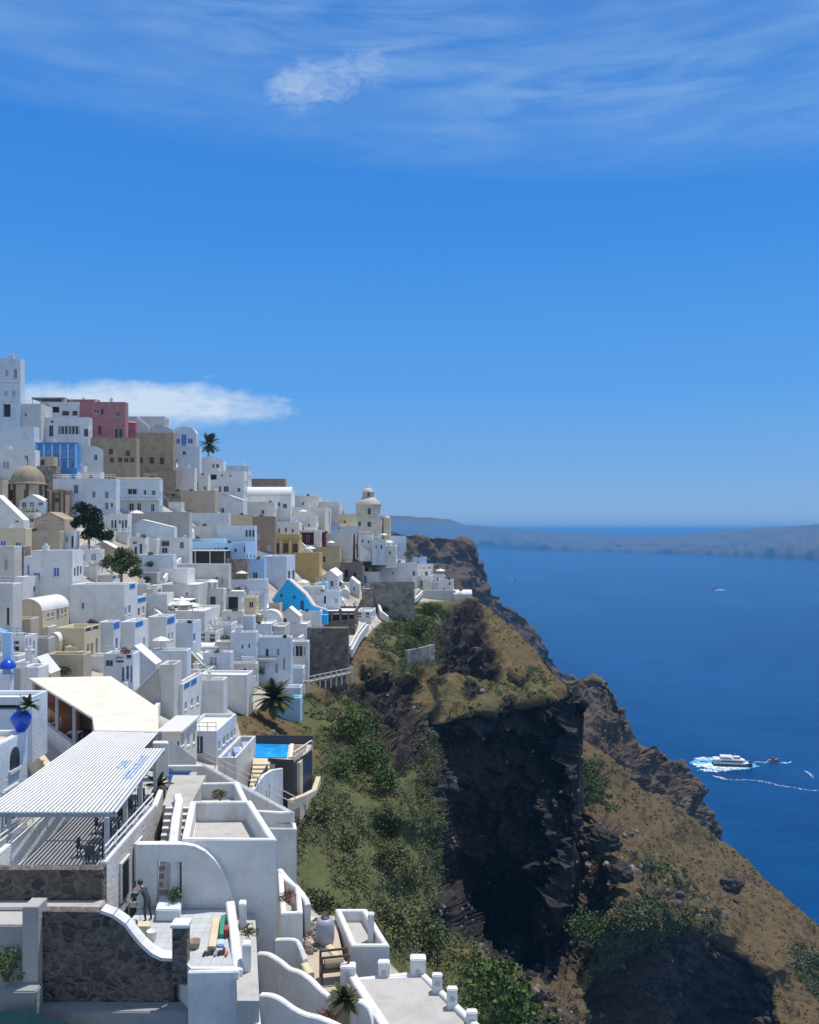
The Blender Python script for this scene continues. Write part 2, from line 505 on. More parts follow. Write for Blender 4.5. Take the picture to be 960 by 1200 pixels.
NEAR, NEARW, NEARC = land_patch('hillside',
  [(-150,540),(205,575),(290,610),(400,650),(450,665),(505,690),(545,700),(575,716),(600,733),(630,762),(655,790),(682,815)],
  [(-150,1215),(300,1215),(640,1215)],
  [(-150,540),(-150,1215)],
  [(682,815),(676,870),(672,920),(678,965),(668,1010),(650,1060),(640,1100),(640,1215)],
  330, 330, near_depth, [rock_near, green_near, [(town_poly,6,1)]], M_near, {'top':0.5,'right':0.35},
  [(26,4.0,1.0,4,False),(10,3.2,0.5,5,True),(5.5,2.4,0.15,0,False),(2.2,1.1,0.2,0,False)], 3.0)

# --- the dry slope beyond the dark cliff, falling to the sea on the right
slope_pts = [(640,845,300),(680,868,300),(740,915,318),(800,950,335),(845,992,350),(900,1035,345),(960,1085,335),(1010,1120,330),
 (560,1000,320),(600,1082,270),(600,1135,205),(620,1040,300),(650,1062,240),(665,1000,270),(540,1130,200),(540,1215,142),(690,900,275),(700,960,240),(648,1105,212),(645,1150,184),(640,1190,142),(700,1000,220),(750,1000,240),(720,1080,185),
 (690,1160,182),(740,1112,204),(800,1085,224),(850,1097,242),(898,1150,238),(700,1205,180),(760,1170,206),(800,1140,226),(800,1205,224),(860,1150,244),(860,1205,240),(910,1205,226),(850,1050,268),(920,1120,248),(960,1150,262),(960,1215,225),(1010,1215,235),(800,1020,262)]
M_slope = land_material('dry_slope_ground', (0.036,0.031,0.029), (0.13,0.108,0.09), (0.145,0.102,0.05), (0.095,0.072,0.036), (0.046,0.058,0.022), (0.07,0.078,0.03), (0.5,0.45,0.4))
rock_slope = [([(690,1165),(740,1118),(760,1122),(800,1090),(825,1102),(850,1098),(900,1155),(912,1220),(690,1220)],6,1),([(650,1070),(720,980),(740,1010),(690,1110),(640,1130)],12,.75),
   ([(680,960),(715,950),(730,985),(700,1000)],6,.8),([(740,1015),(830,1060),(820,1080),(750,1050)],10,.5),([(830,1030),(870,1020),(880,1050),(850,1055)],6,.6),([(600,1090),(680,1080),(700,1200),(640,1200)],20,.45)]
green_slope = [([(660,1060),(760,1040),(840,1080),(800,1110),(740,1150),(690,1150)],16,.75),([(670,880),(700,890),(720,945),(690,940)],8,.8),([(720,1000),(790,1000),(860,1080),(800,1080)],20,.4),([(930,1110),(970,1120),(970,1170),(940,1150)],8,.7)]
SLOPE, SLOPEW, SLOPEC = land_patch('dry_slope',
  [(640,845),(680,868),(740,915),(800,950),(845,992),(900,1035),(960,1085),(1010,1120)],
  [(520,1218),(760,1218),(1010,1218)],
  [(640,845),(560,1000),(535,1120),(520,1218)], [(1010,1120),(1010,1218)],
  260, 190, RBF(slope_pts), [rock_slope, green_slope, []], M_slope, {'top':1.0},
  [(40,5,3.0,4,False),(12,3.6,1.8,5,True),(6,2.6,0.3,0,False),(2.6,1.2,0.4,0,False)], 5.0)

# --- the brown headland behind it
head_pts = [(655,800,525),(690,797,520),(712,796,512),(735,828,500),(752,862,492),(790,888,500),(816,906,505),(833,942,512),(846,978,520),(851,1003,525),
  (640,900,455),(700,860,470),(700,905,440),(720,960,425),(750,900,462),(770,940,452),(800,1000,440),(810,950,470),(850,1040,470)]
M_head = land_material('headland_ground', (0.062,0.047,0.037), (0.175,0.132,0.095), (0.16,0.115,0.07), (0.12,0.085,0.05), (0.06,0.062,0.03), (0.08,0.075,0.035), None, 0.5)
HEAD, _, _ = land_patch('headland',
  [(655,800),(690,797),(712,795),(735,828),(752,862),(790,888),(816,906),(833,940),(846,976),(851,1003)],
  [(640,900),(720,960),(800,1000),(850,1040)], [(655,800),(640,900)], [(851,1003),(850,1040)],
  150, 90, RBF(head_pts), [[([(690,790),(850,900),(870,1010),(800,1000),(730,900),(690,890)],14,.95),([(650,790),(720,790),(720,900),(640,900)],10,.55)], [], []], M_head, {'top':1.6,'right':1.0},
  [(70,10,5,4,False),(22,8,2.5,5,True),(12,3.2,1.5,0,False),(5,1.3,0.6,0,False)], 8.0)

# --- the layered caldera cliff behind the town
far_pts = [(430,618,800),(480,627,840),(520,632,880),(546,636,900),(556,660,915),(575,690,940),(600,717,985),(625,747,1030),(650,777,1085),(678,802,1120),(690,815,1130),
  (430,700,700),(500,660,850),(540,690,860),(540,655,895),(520,720,780),(560,740,850),(600,760,960),(620,790,960),(580,720,930),(680,835,1080)]
M_cliff = land_material('caldera_cliff_rock', (0.064,0.052,0.043), (0.165,0.125,0.092), (0.15,0.11,0.07), (0.12,0.085,0.055), (0.07,0.07,0.04), (0.09,0.08,0.04), None, 0.25)
CLIFF, _, _ = land_patch('caldera_cliff',
  [(430,618),(480,627),(520,631),(546,635),(550,650),(560,668),(575,690),(600,716),(612,722),(625,747),(650,776),(676,800),(690,815)],
  [(430,700),(520,720),(560,740),(620,790),(680,835)], [(430,618),(430,700)], [(690,815),(680,835)],
  170, 80, RBF(far_pts), [[([(495,655),(550,640),(575,690),(570,735),(520,710)],5,1),([(560,670),(690,800),(690,840),(600,760)],10,.8),([(440,640),(550,636),(550,650),(440,660)],6,.5)], [], []], M_cliff, {'top':3.0,'right':1.5},
  [(120,16,8,4,False),(40,9,4,5,True),(11,4,1.5,3,False)], 11.0)

# --- land across the caldera
m_far, t, b = new_mat('far_land')
geo = t.n('ShaderNodeNewGeometry'); pos = geo.outputs['Position']
nA = t.noise(0.006, 6, pos, 0.65); nB = t.noise(0.0012, 4, pos, 0.55)
sx = t.n('ShaderNodeSeparateXYZ'); t.l(pos, sx.inputs[0])
col = t.mix(t.rng(nA, 0.3, 0.7), (0.04, 0.038, 0.036), (0.13, 0.108, 0.085))
col = t.mix(t.rng(nB, 0.4, 0.7, 0, .6), col, (0.10, 0.10, 0.06))
t.l(col, b.inputs['Base Color']); b.inputs['Roughness'].default_value = 1.0
shore = [(360,642),(560,641),(600,643),(640,645),(760,648),(800,650),(860,651),(900,653),(960,656),(1040,659),(1120,662)]
ftop = [(360,602),(440,604),(480,605),(510,607),(528,609),(545,615),(570,617),(600,619),(640,623),(700,626),(740,628),(760,627),(790,626),(820,625),(860,621),(900,618),(930,617),(960,614),(1040,609),(1120,604)]
N = 260
pxs = np.linspace(360, 1120, N)
ps = np.interp(pxs, [p[0] for p in shore], [p[1] for p in shore]); pt = np.interp(pxs, [p[0] for p in ftop], [p[1] for p in ftop])
bm = bmesh.new(); rows = []
for i in range(N):
    ds = 200000 / (ps[i] - HY)
    x1 = noise.fractal(Vector((pxs[i] * 0.06, 3, 1)), 0.9, 2.1, 5)
    colv = []
    steps = 14
    zt = 0
    for k in range(steps + 5):
        u = k / steps
        if u <= 1:
            dd = ds + 1300 * (0.25 * u + 0.75 * u ** 2.2) + 120 * noise.fractal(Vector((pxs[i] * 0.12, u * 3, 7)), 0.9, 2.1, 4) * min(1, u * 4)
            prof = u ** 0.75
            py = ps[i] + (pt[i] - ps[i]) * prof + 0.6 * x1 * u
            z = EYE + (HY - py) / F * dd if k else -8
            zt = z
        else:
            e = (u - 1) * steps / 4
            dd = ds + 1300 + 3000 * e
            z = zt * (1 - e) - 20 * e
        colv.append(bm.verts.new(((pxs[i] - CX) / F * dd, dd, z)))
    rows.append(colv)
for a, b2 in zip(rows, rows[1:]):
    for k in range(len(a) - 1):
        bm.faces.new((a[k], b2[k], b2[k + 1], a[k + 1])).smooth = True
tag(link_mesh('far_land', bm, m_far), kind='structure')
# ------------------------------------------------------------------ plaster, paint, glass
MAT = {}
def plaster(key, col, dirt=0.35, rough=0.85, dirt_col=None, stone=0.0):
    m, t, b = new_mat('plaster_' + key)
    geo = t.n('ShaderNodeNewGeometry'); pos = geo.outputs['Position']
    oi = t.n('ShaderNodeObjectInfo')
    a = t.noise(0.55, 5, pos, 0.62)
    mp = t.n('ShaderNodeMapping'); mp.inputs['Scale'].default_value = (1.6, 1.6, 0.22); t.l(pos, mp.inputs[0])
    s = t.noise(1.0, 6, mp.outputs[0], 0.7, 0.2)
    f = t.noise(6.0, 3, pos, 0.6)
    dc = dirt_col or (col[0] * 0.56, col[1] * 0.53, col[2] * 0.48)
    c = t.mix(t.math('MULTIPLY', t.rng(a, 0.45, 0.78), dirt), col, dc)
    c = t.mix(t.math('MULTIPLY', t.rng(s, 0.54, 0.74), dirt * 0.95), c, dc)
    c = t.mix(t.rng(f, 0.3, 0.8, 0, 0.10), c, (0.3, 0.27, 0.23))
    v = t.rng(oi.outputs['Random'], 0, 1, 0.90, 1.06)
    c = t.mix(1.0, c, v, 'MULTIPLY') if False else c
    if stone:
        vo = t.n('ShaderNodeTexVoronoi', feature='F1'); vo.inputs['Scale'].default_value = stone; t.l(pos, vo.inputs['Vector'])
        ve = t.n('ShaderNodeTexVoronoi', feature='DISTANCE_TO_EDGE'); ve.inputs['Scale'].default_value = stone; t.l(pos, ve.inputs['Vector'])
        vs = t.n('ShaderNodeSeparateColor'); t.l(vo.outputs['Color'], vs.inputs[0])
        c = t.mix(t.rng(vs.outputs[0], 0, 1, 0.0, 0.7), c, tuple(x * 0.35 for x in col))
        c = t.mix(t.rng(vs.outputs[1], 0.6, 1, 0.0, 0.5), c, tuple(min(1, x * 1.7) for x in col))
        c = t.mix(t.rng(ve.outputs[0], 0.0, 0.09, 0.7, 0), c, tuple(x * 0.8 + 0.03 for x in col))
    t.l(c, b.inputs['Base Color'])
    b.inputs['Roughness'].default_value = rough
    b.inputs['Specular IOR Level'].default_value = 0.2
    bp = t.n('ShaderNodeBump'); bp.inputs['Strength'].default_value = 0.35; bp.inputs['Distance'].default_value = 0.12
    t.l(t.math('ADD', f, a), bp.inputs['Height']); t.l(bp.outputs[0], b.inputs['Normal'])
    MAT[key] = m
    return m
for k, c, d in (('white', (0.73, 0.73, 0.72), .45), ('white2', (0.70, 0.68, 0.64), .45), ('chalk', (0.62, 0.60, 0.57), .5), ('grey', (0.44, 0.42, 0.40), .45), ('cream', (0.64, 0.55, 0.38), .35),
        ('beige', (0.50, 0.42, 0.32), .5), ('tan', (0.36, 0.29, 0.20), .6), ('yellow', (0.58, 0.42, 0.15), .4), ('ochre', (0.52, 0.36, 0.14), .4), ('pink', (0.47, 0.205, 0.215), .5), ('salmon', (0.45, 0.20, 0.16), .4),
        ('blue', (0.07, 0.27, 0.62), .25), ('skyblue', (0.40, 0.60, 0.82), .2), ('turquoise', (0.03, 0.46, 0.90), .12), ('brown', (0.33, 0.23, 0.16), .4), ('maroon', (0.13, 0.018, 0.022), .3), ('paleblue', (0.62, 0.68, 0.75), .45),
        ('roofwhite', (0.74, 0.73, 0.70), .25), ('roofcream', (0.70, 0.66, 0.55), .3), ('roofgrey', (0.50, 0.47, 0.43), .6), ('sepia', (0.42, 0.31, 0.20), .6), ('olive', (0.42, 0.37, 0.22), .5), ('floor', (0.46, 0.44, 0.41), .6), ('shade', (0.16, 0.13, 0.11), .5)):  # shade: dark plaster that stands for the dimness under roofs
    plaster(k, c, d)
plaster('rubblewall', (0.19, 0.16, 0.135), .6, .95, None, 1.3)
plaster('churchstone', (0.58, 0.54, 0.46), .5)
plaster('sepia', (0.40, 0.31, 0.215), .9, .9)
plaster('tan', (0.34, 0.275, 0.195), .9, .9)
plaster('stone', (0.30, 0.25, 0.20), .5, .95, None, 1.4)
plaster('ashlar', (0.33, 0.29, 0.24), .6, .95, None, 0.9)
plaster('lava', (0.10, 0.085, 0.075), .5, .95, None, 1.1)
def paint(key, col, rough=0.45, metal=0.0):
    m, t, b = new_mat('paint_' + key)
    geo = t.n('ShaderNodeNewGeometry')
    f = t.noise(3.0, 3, geo.outputs['Position'])
    t.l(t.mix(t.rng(f, 0.3, 0.8, 0, 0.3), col, tuple(x * 0.7 for x in col)), b.inputs['Base Color'])
    b.inputs['Roughness'].default_value = rough; b.inputs['Metallic'].default_value = metal
    MAT[key] = m
for k, c in (('p_blue', (0.02, 0.16, 0.48)), ('p_navy', (0.015, 0.045, 0.13)), ('p_teal', (0.012, 0.095, 0.16)), ('p_brown', (0.09, 0.05, 0.035)), ('p_white', (0.74, 0.74, 0.73)), ('p_grey', (0.30, 0.33, 0.38)), ('p_dark', (0.03, 0.03, 0.035)),
        ('p_rail', (0.04, 0.24, 0.58)), ('p_sign', (0.10, 0.32, 0.68)), ('p_red', (0.42, 0.06, 0.04)), ('p_green', (0.03, 0.28, 0.16)), ('p_canvas', (0.70, 0.68, 0.62)), ('p_wood', (0.26, 0.17, 0.10)), ('p_steel', (0.42, 0.44, 0.46)), ('p_terra', (0.42, 0.17, 0.08)), ('p_skin', (0.45, 0.27, 0.19)),
        ('p_cobalt', (0.01, 0.07, 0.50)), ('p_cushion', (0.10, 0.22, 0.55)), ('p_slate', (0.045, 0.05, 0.06)), ('p_aqua', (0.05, 0.45, 0.62))):
    paint(k, c)
m, t, b = new_mat('window_glass'); b.inputs['Base Color'].default_value = (0.018, 0.022, 0.03, 1); b.inputs['Roughness'].default_value = 0.12
MAT['glass'] = m
m, t, b = new_mat('dark_inside'); b.inputs['Base Color'].default_value = (0.05, 0.045, 0.045, 1); b.inputs['Roughness'].default_value = 0.9  # near-black back panels put the shade of open bays into colour
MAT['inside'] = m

# ------------------------------------------------------------------ walls with real openings
def wall_face(bm, A, u, inn, W, z0, z1, holes, mi=0):
    """One wall panel from plan point A along u, W long; holes = (u0,u1,v0,v1,depth): openings with reveals."""
    A = Vector((A[0], A[1], 0)); u = Vector((u[0], u[1], 0)); inn = Vector((inn[0], inn[1], 0)); up = Vector((0, 0, 1))
    holes = [tuple(round(v, 2) for v in h[:4]) + (h[4],) for h in holes]
    W, z0, z1 = round(W, 2) + .0, round(z0, 2), round(z1, 2)
    us = sorted({0.0, W, *[h[0] for h in holes], *[h[1] for h in holes]})
    vs = sorted({z0, z1, *[h[2] for h in holes], *[h[3] for h in holes]})
    cache = {}
    def V(x, z, dp=0.0):
        k = (round(x, 4), round(z, 4), round(dp, 3))
        if k not in cache: cache[k] = bm.verts.new(A + u * x + up * z + inn * dp)
        return cache[k]
    for i in range(len(us) - 1):
        for j in range(len(vs) - 1):
            cx, cz = (us[i] + us[i + 1]) / 2, (vs[j] + vs[j + 1]) / 2
            if any(h[0] < cx < h[1] and h[2] < cz < h[3] for h in holes): continue
            bm.faces.new((V(us[i], vs[j]), V(us[i + 1], vs[j]), V(us[i + 1], vs[j + 1]), V(us[i], vs[j + 1]))).material_index = mi
    for (a, b_, c, d, dp) in holes:
        q = [(a, c), (b_, c), (b_, d), (a, d)]
        for k in range(4):
            p, r = q[k], q[(k + 1) % 4]
            f = bm.faces.new((bm.verts.new(A + u * p[0] + up * p[1]), bm.verts.new(A + u * r[0] + up * r[1]), bm.verts.new(A + u * r[0] + up * r[1] + inn * (dp + .05)), bm.verts.new(A + u * p[0] + up * p[1] + inn * (dp + .05))))
            f.material_index = mi

def box_on(bm, A, u, inn, a, b_, c, d, e0, e1, mi=0):
    """Box in wall coordinates: a..b along the wall, c..d up, e0..e1 inwards."""
    pts = []
    for z in (c, d):
        for (x, e) in ((a, e0), (b_, e0), (b_, e1), (a, e1)):
            pts.append(bm.verts.new((A[0] + u[0] * x + inn[0] * e, A[1] + u[1] * x + inn[1] * e, z)))
    for q in ((3, 2, 1, 0), (4, 5, 6, 7), (0, 1, 5, 4), (1, 2, 6, 5), (2, 3, 7, 6), (3, 0, 4, 7)):
        bm.faces.new([pts[i] for i in q]).material_index = mi

WIN = {'d': ('window', 'p_white', 'glass'), 'b': ('window', 'p_white', 'p_blue'), 'k': ('window', 'p_brown', 'p_brown'), 'g': ('window', 'p_white', 'p_grey'),
       't': ('door', 'p_white', 'p_teal'), 'w': ('door', 'p_white', 'p_brown'), 'B': ('door', 'p_white', 'p_blue'), 'n': ('niche', None, 'inside'), 'N': ('door', 'p_white', 'p_navy'), 'D': ('door', 'p_grey', 'p_dark')}

def add_opening(root, kind, A, u, inn, a, b_, c, d, dp):
    nm, fr, fill = WIN[kind]
    if kind == 'n':
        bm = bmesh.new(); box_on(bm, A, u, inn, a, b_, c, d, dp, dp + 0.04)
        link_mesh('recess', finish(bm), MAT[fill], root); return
    t_ = min(0.09, (b_ - a) * 0.12)
    fb = bmesh.new()
    e0, e1 = dp - 0.06, dp + 0.03
    box_on(fb, A, u, inn, a, a + t_, c, d, e0, e1); box_on(fb, A, u, inn, b_ - t_, b_, c, d, e0, e1)
    box_on(fb, A, u, inn, a + t_, b_ - t_, d - t_, d, e0, e1)
    if nm == 'window':
        box_on(fb, A, u, inn, a + t_, b_ - t_, c, c + t_, e0, e1)
        box_on(fb, A, u, inn, a - .06, b_ + .06, c - .07, c - .005, -0.07, 0.03)
    mid = (a + b_) / 2
    if b_ - a > 0.7: box_on(fb, A, u, inn, mid - t_ * .4, mid + t_ * .4, c + t_, d - t_, e0 + .005, e1 - .02)
    pb = bmesh.new(); box_on(pb, A, u, inn, a + t_ * .8, b_ - t_ * .8, c + 0.004, d - t_ * .8, dp - 0.02, dp + 0.02)
    if fill in ('p_blue', 'p_grey', 'p_teal', 'p_navy', 'p_brown'):
        nb = max(3, int((d - c) / 0.35))
        for i in range(nb):
            z = c + t_ + (d - c - 2 * t_) * (i + .5) / nb
            for (xa, xb) in ((a + t_ * 1.6, mid - t_ * .9), (mid + t_ * .9, b_ - t_ * 1.6)):
                if xb - xa > 0.08: box_on(pb, A, u, inn, xa, xb, z - .07, z + .07, dp - 0.035, dp - 0.015)
    if nm == 'window':
        w_ = link_mesh('window', finish(fb), MAT[fr], root)
        link_mesh('pane' if fill == 'glass' else 'shutter', finish(pb), MAT[fill], w_)
    else:
        w_ = link_mesh('door', finish(pb), MAT[fill], root)
        link_mesh('door_frame', finish(fb), MAT[fr], w_)

HOUSES = {}
def H(key, x0, x1, x2, yt, yb, mat, label, wins='', roof='flat', yaw=0.0, d=None, rim=0.55, name='house', cat='house', roofmat='roofwhite', drop=2.5, bits=None, group=None, rise=None, dep=None, dd=0.0, lean=None):
    """A building whose front spans x0..x1 and whose right flank runs to x2 as seen from the eye; yt/yb top and foot of its front."""
    if d is None: d = float(near_depth(np.array([[(x0 + x1) / 2, yb]]))[0]) - 1.0
    d += dd
    th = R(yaw)
    k0, k1 = (x0 - CX) / F, (x1 - CX) / F
    A = Vector((k0 * d, d)); ux = Vector((math.cos(th), math.sin(th))); uy = Vector((-math.sin(th), math.cos(th)))
    W = (k1 * d - A.x) / (ux.x - k1 * ux.y)
    B = A + ux * W
    if dep is None:
        if x2 is None: dep = 7.0
        else:
            k2 = (x2 - CX) / F
            den = uy.x - k2 * uy.y
            dep = (k2 * B.y - B.x) / den if abs(den) > 1e-4 else 8
            dep = min(max(dep, 2.5), 22)
    zt = EYE + (HY - yt) / F * B.y; zb = EYE + (HY - yb) / F * B.y
    Hh = zt - zb
    root = empty(name, (A.x, A.y, zb), th, label, cat, group)
    fronts, sides = [], []
    wins = wins.replace('\n', '')
    ra = random.Random(key + 'w'); mm = B.y / F
    blank = any(q in label for q in ('plain', 'blank', 'windowless', 'wall ', 'bare', 'block', 'yard'))
    if cat == 'house' and roof in ('flat', 'slab') and not blank and x2 is not None and x2 - x1 > 2 and not any(float(q.split(',')[0]) > x1 + .5 for q in wins.split(';') if q.strip()) and ' one ' not in label and 'single' not in label:
        nn = 2 if x2 - x1 < 8 else 3
        for i in range(nn):
            cx = x1 + (x2 - x1) * (i + .5) / nn; hgt = (x2 - x1) / nn * .42
            ybase = yb + (yt - yb) * 0 - 1.1 / mm
            wins += f';{cx},{yb - 1.05 / mm - .3},{hgt},{2.0 / mm},{ra.choice("NwBd")}' if ra.random() < .4 else f';{cx},{yb - 1.7 / mm},{hgt},{1.25 / mm},{ra.choice("ddgb")}'
            if Hh > 5.2: wins += f';{cx},{yb - 4.6 / mm},{hgt},{1.25 / mm},{ra.choice("ddgb")}'
    nf = int(min(4, W // 2.1))
    if cat == 'house' and roof in ('flat', 'slab') and not blank and not wins.strip(';') and nf:
        tt = ra.choice('ddgkbN')
        for row in range(1 if Hh < 5.6 else 2):
            for i in range(nf):
                cx = x0 + (x1 - x0) * (i + .5) / nf + ra.uniform(-.6, .6)
                if ra.random() < .14: continue
                if row == 0 and ra.random() < .3: wins += f';{cx},{yb - 1.05 / mm - .2},{1.05 / mm},{2.1 / mm},{ra.choice("NwBtD")}'
                else: wins += f';{cx},{yb - (1.7 + 3.0 * row) / mm},{1.0 / mm},{1.35 / mm},{tt}'
    for wi in [q for q in wins.replace('\n', '').split(';') if q.strip()]:
        f = wi.strip().split(','); px, py, pw, ph = map(float, f[:4]); kind = f[4].strip()
        def hit(qx, side):
            k = (qx - CX) / F
            O, dr = (A, ux) if not side else (B, uy)
            return (k * O.y - O.x) / (dr.x - k * dr.y)
        side = px > x1 + 0.5
        a, b_ = sorted((hit(px - pw / 2, side), hit(px + pw / 2, side)))
        dist = (A + ux * (a + b_) / 2).y if not side else (B + uy * (a + b_) / 2).y
        zc = EYE + (HY - py) / F * dist - zb; hh = ph / F * dist
        L = dep if side else W
        a, b_ = max(a, 0.12), min(b_, L - 0.12)
        c, dd_ = max(zc - hh / 2, 0.02), min(zc + hh / 2, Hh - 0.12)
        if b_ - a < 0.15 or dd_ - c < 0.2: continue
        if kind in WIN and kind in 'twBND': c = max(c, 0.02)
        lst = sides if side else fronts
        if any(not (b_ < o[0] - .05 or a > o[1] + .05 or dd_ < o[2] - .05 or c > o[3] + .05) for o in lst) : continue
        lst.append((a, b_, c, dd_, kind))
    DP = lambda k: 0.9 if k == 'n' else 0.2
    bm = bmesh.new()
    rimz = Hh
    spring = Hh if rise is None else max(Hh - rise * B.y / F, .4)
    if roof in ('barrel', 'gable') and rise is None: spring = Hh - min(W * 0.45, Hh * 0.5)
    if roof == 'vaultx' and rise is None: spring = Hh - min(dep * 0.4, Hh * 0.5)
    zwall = spring if roof != 'flat' else Hh
    F_h = [(a, b_, c, min(e, zwall - .03), DP(k)) for a, b_, c, e, k in fronts if k != 'L' and c < zwall - .3]
    S_h = [(a, b_, c, min(e, zwall - .03), DP(k)) for a, b_, c, e, k in sides if k != 'L' and c < zwall - .3]
    wall_face(bm, (0, 0), (1, 0), (0, 1), W, -drop, zwall, F_h)
    wall_face(bm, (W, 0), (0, 1), (-1, 0), dep, -drop, zwall, S_h)
    wall_face(bm, (W, dep), (-1, 0), (0, -1), W, -drop, zwall, [])
    wall_face(bm, (0, dep), (0, -1), (1, 0), dep, -drop, zwall, [])
    rb = bmesh.new()
    if roof == 'flat':
        tk = min(0.28, W * .2, dep * .2)
        out = [(0, 0), (W, 0), (W, dep), (0, dep)]; inn_ = [(tk, tk), (W - tk, tk), (W - tk, dep - tk), (tk, dep - tk)]
        for i in range(4):
            j = (i + 1) % 4
            quad(bm, (*out[i], Hh), (*out[j], Hh), (*inn_[j], Hh), (*inn_[i], Hh))
            quad(bm, (*inn_[i], Hh), (*inn_[j], Hh), (*inn_[j], Hh - rim - .1), (*inn_[i], Hh - rim - .1))
        bbox(rb, tk * .6, W - tk * .6, tk * .6, dep - tk * .6, Hh - rim - 0.25, Hh - rim)
    elif roof in ('barrel', 'gable', 'vaultx'):
        n = 14 if roof != 'gable' else 2
        span = W if roof != 'vaultx' else dep
        prof = []
        for i in range(n + 1):
            a = i / n
            if roof == 'gable': s_, z_ = a * span, spring + (Hh - spring) * (1 - abs(2 * a - 1)) if lean is None else spring + (Hh - spring) * (a / lean if a <= lean else (1 - a) / (1 - lean))
            else: s_, z_ = span / 2 - span / 2 * math.cos(math.pi * a), spring + (Hh - spring) * math.sin(math.pi * a)
            prof.append((s_, z_))
        if roof == 'gable' and lean is not None: prof = [(0, spring), (span * lean, Hh), (span, spring)]
        if roof != 'vaultx':
            for yy, rev in ((0.0, False), (dep, True)):
                vs = [bm.verts.new((s_, yy, z_)) for s_, z_ in prof]
                bm.faces.new(list(reversed(vs)) if not rev else vs)
            ov = 0.12
            for p, q in zip(prof, prof[1:]):
                quad(rb, (p[0], -ov, p[1] + .05), (q[0], -ov, q[1] + .05), (q[0], dep + ov, q[1] + .05), (p[0], dep + ov, p[1] + .05))
            for p, q in zip(prof, prof[1:]):
                quad(rb, (p[0], -ov, p[1] - .10), (q[0], -ov, q[1] - .10), (q[0], -ov, q[1] + .05), (p[0], -ov, p[1] + .05))
        else:
            for xx, rev in ((0.0, False), (W, True)):
                vs = [bm.verts.new((xx, s_, z_)) for s_, z_ in prof]
                bm.faces.new(vs if not rev else list(reversed(vs)))
            for p, q in zip(prof, prof[1:]):
                quad(rb, (-.1, p[0], p[1] + .05), (W + .1, p[0], p[1] + .05), (W + .1, q[0], q[1] + .05), (-.1, q[0], q[1] + .05))
        for f in rb.faces: f.smooth = roof != 'gable'
    elif roof == 'slab':
        bbox(rb, -.25, W + .25, -.3, dep + .2, Hh, Hh + .22)
    bmesh.ops.remove_doubles(bm, verts=bm.verts, dist=0.003)
    wo_ = link_mesh('wall', bm, MAT[mat], root)
    if d < 175:
        bv = wo_.modifiers.new('soft_edges', 'BEVEL'); bv.width = .09; bv.segments = 2; bv.limit_method = 'ANGLE'; bv.angle_limit = R(50)
    link_mesh('roof', finish(rb), MAT[roofmat], root)
    for lst, (AA, uu, nn) in ((fronts, ((0, 0), (1, 0), (0, 1))), (sides, ((W, 0), (0, 1), (-1, 0)))):
        for a, b_, c, e, k in lst:
            if k == 'L':
                pb = bmesh.new(); box_on(pb, AA, uu, nn, a, b_, c, e, -0.03, 0.05)
                nl = max(2, int((b_ - a) / 0.35))
                for i in range(nl + 1):
                    x = a + (b_ - a) * i / nl; box_on(pb, AA, uu, nn, x - .03, x + .03, c, e, -0.06, -0.031)
                link_mesh('railing_panel', finish(pb), MAT['p_rail'], root)
            elif c < zwall - .3:
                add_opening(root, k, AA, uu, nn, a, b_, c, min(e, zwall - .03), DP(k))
    # a lower porch block, an outside stair or a light roof rail on some houses
    rp = random.Random(key + 'p')
    if cat == 'house' and roof == 'flat' and not blank and W > 3.2 and mat in ('white', 'white2', 'paleblue', 'chalk', 'cream'):
        pick = rp.random()
        for _ in range(6):
            pw = rp.uniform(.28, .5) * W; pa = rp.choice([0.02, W - pw - .02]); ph = min(rp.uniform(1.0, 2.4), Hh * .55)
            if all(o[1] < pa or o[0] > pa + pw or o[2] > ph + .1 for o in fronts): break
        else: pick = 1
        pd = rp.uniform(1.0, 2.2)
        if pick < .42:
            cb = bmesh.new()
            bbox(cb, pa, pa + pw, -pd, -.003, -drop, ph)
            bbox(cb, pa, pa + pw, -pd - .002, -pd + .2, ph, ph + .7); bbox(cb, pa if pa > 1 else pa + pw - .2, (pa if pa > 1 else pa + pw - .2) + .2, -pd + .2, -.003, ph, ph + .7)
            link_mesh('porch', finish(cb), MAT[mat], root)
        elif pick < .68:
            cb = bmesh.new(); n = 8; L_ = min(W * .8, ph * 1.4 + 1)
            for i in range(n):
                xa = (pa < 1) and W * .08 + L_ * i / n or W * .92 - L_ * (i + 1) / n
                bbox(cb, xa, xa + L_ / n, -1.1, -.003, -drop, ph * (i + 1) / n if ph else .2)
            link_mesh('outside_stair', finish(cb), MAT['white'], root)
        if rp.random() < .4:
            cb = bmesh.new(); col_ = rp.choice(['p_white', 'p_rail', 'p_steel'])
            for zz in (.45, .85): tube(cb, (.1, .14, Hh + zz), (W - .1, .14, Hh + zz), .035, seg=4)
            for i in range(int(W / .9) + 1): tube(cb, (.1 + (W - .2) * i / max(1, int(W / .9)), .14, Hh - .05), (.1 + (W - .2) * i / max(1, int(W / .9)), .14, Hh + .85), .03, seg=4)
            link_mesh('roof_railing', finish(cb), MAT[col_], root)
    # roof clutter: chimney stacks, water tanks, aerials
    rr = random.Random(key)
    if bits is None: bits = '' if roof != 'flat' else ''.join(c for c in 'ctas' if rr.random() < {'c': .7, 't': .35, 'a': .45, 's': .35}[c])
    zr = Hh - rim if roof == 'flat' else Hh - 0.3
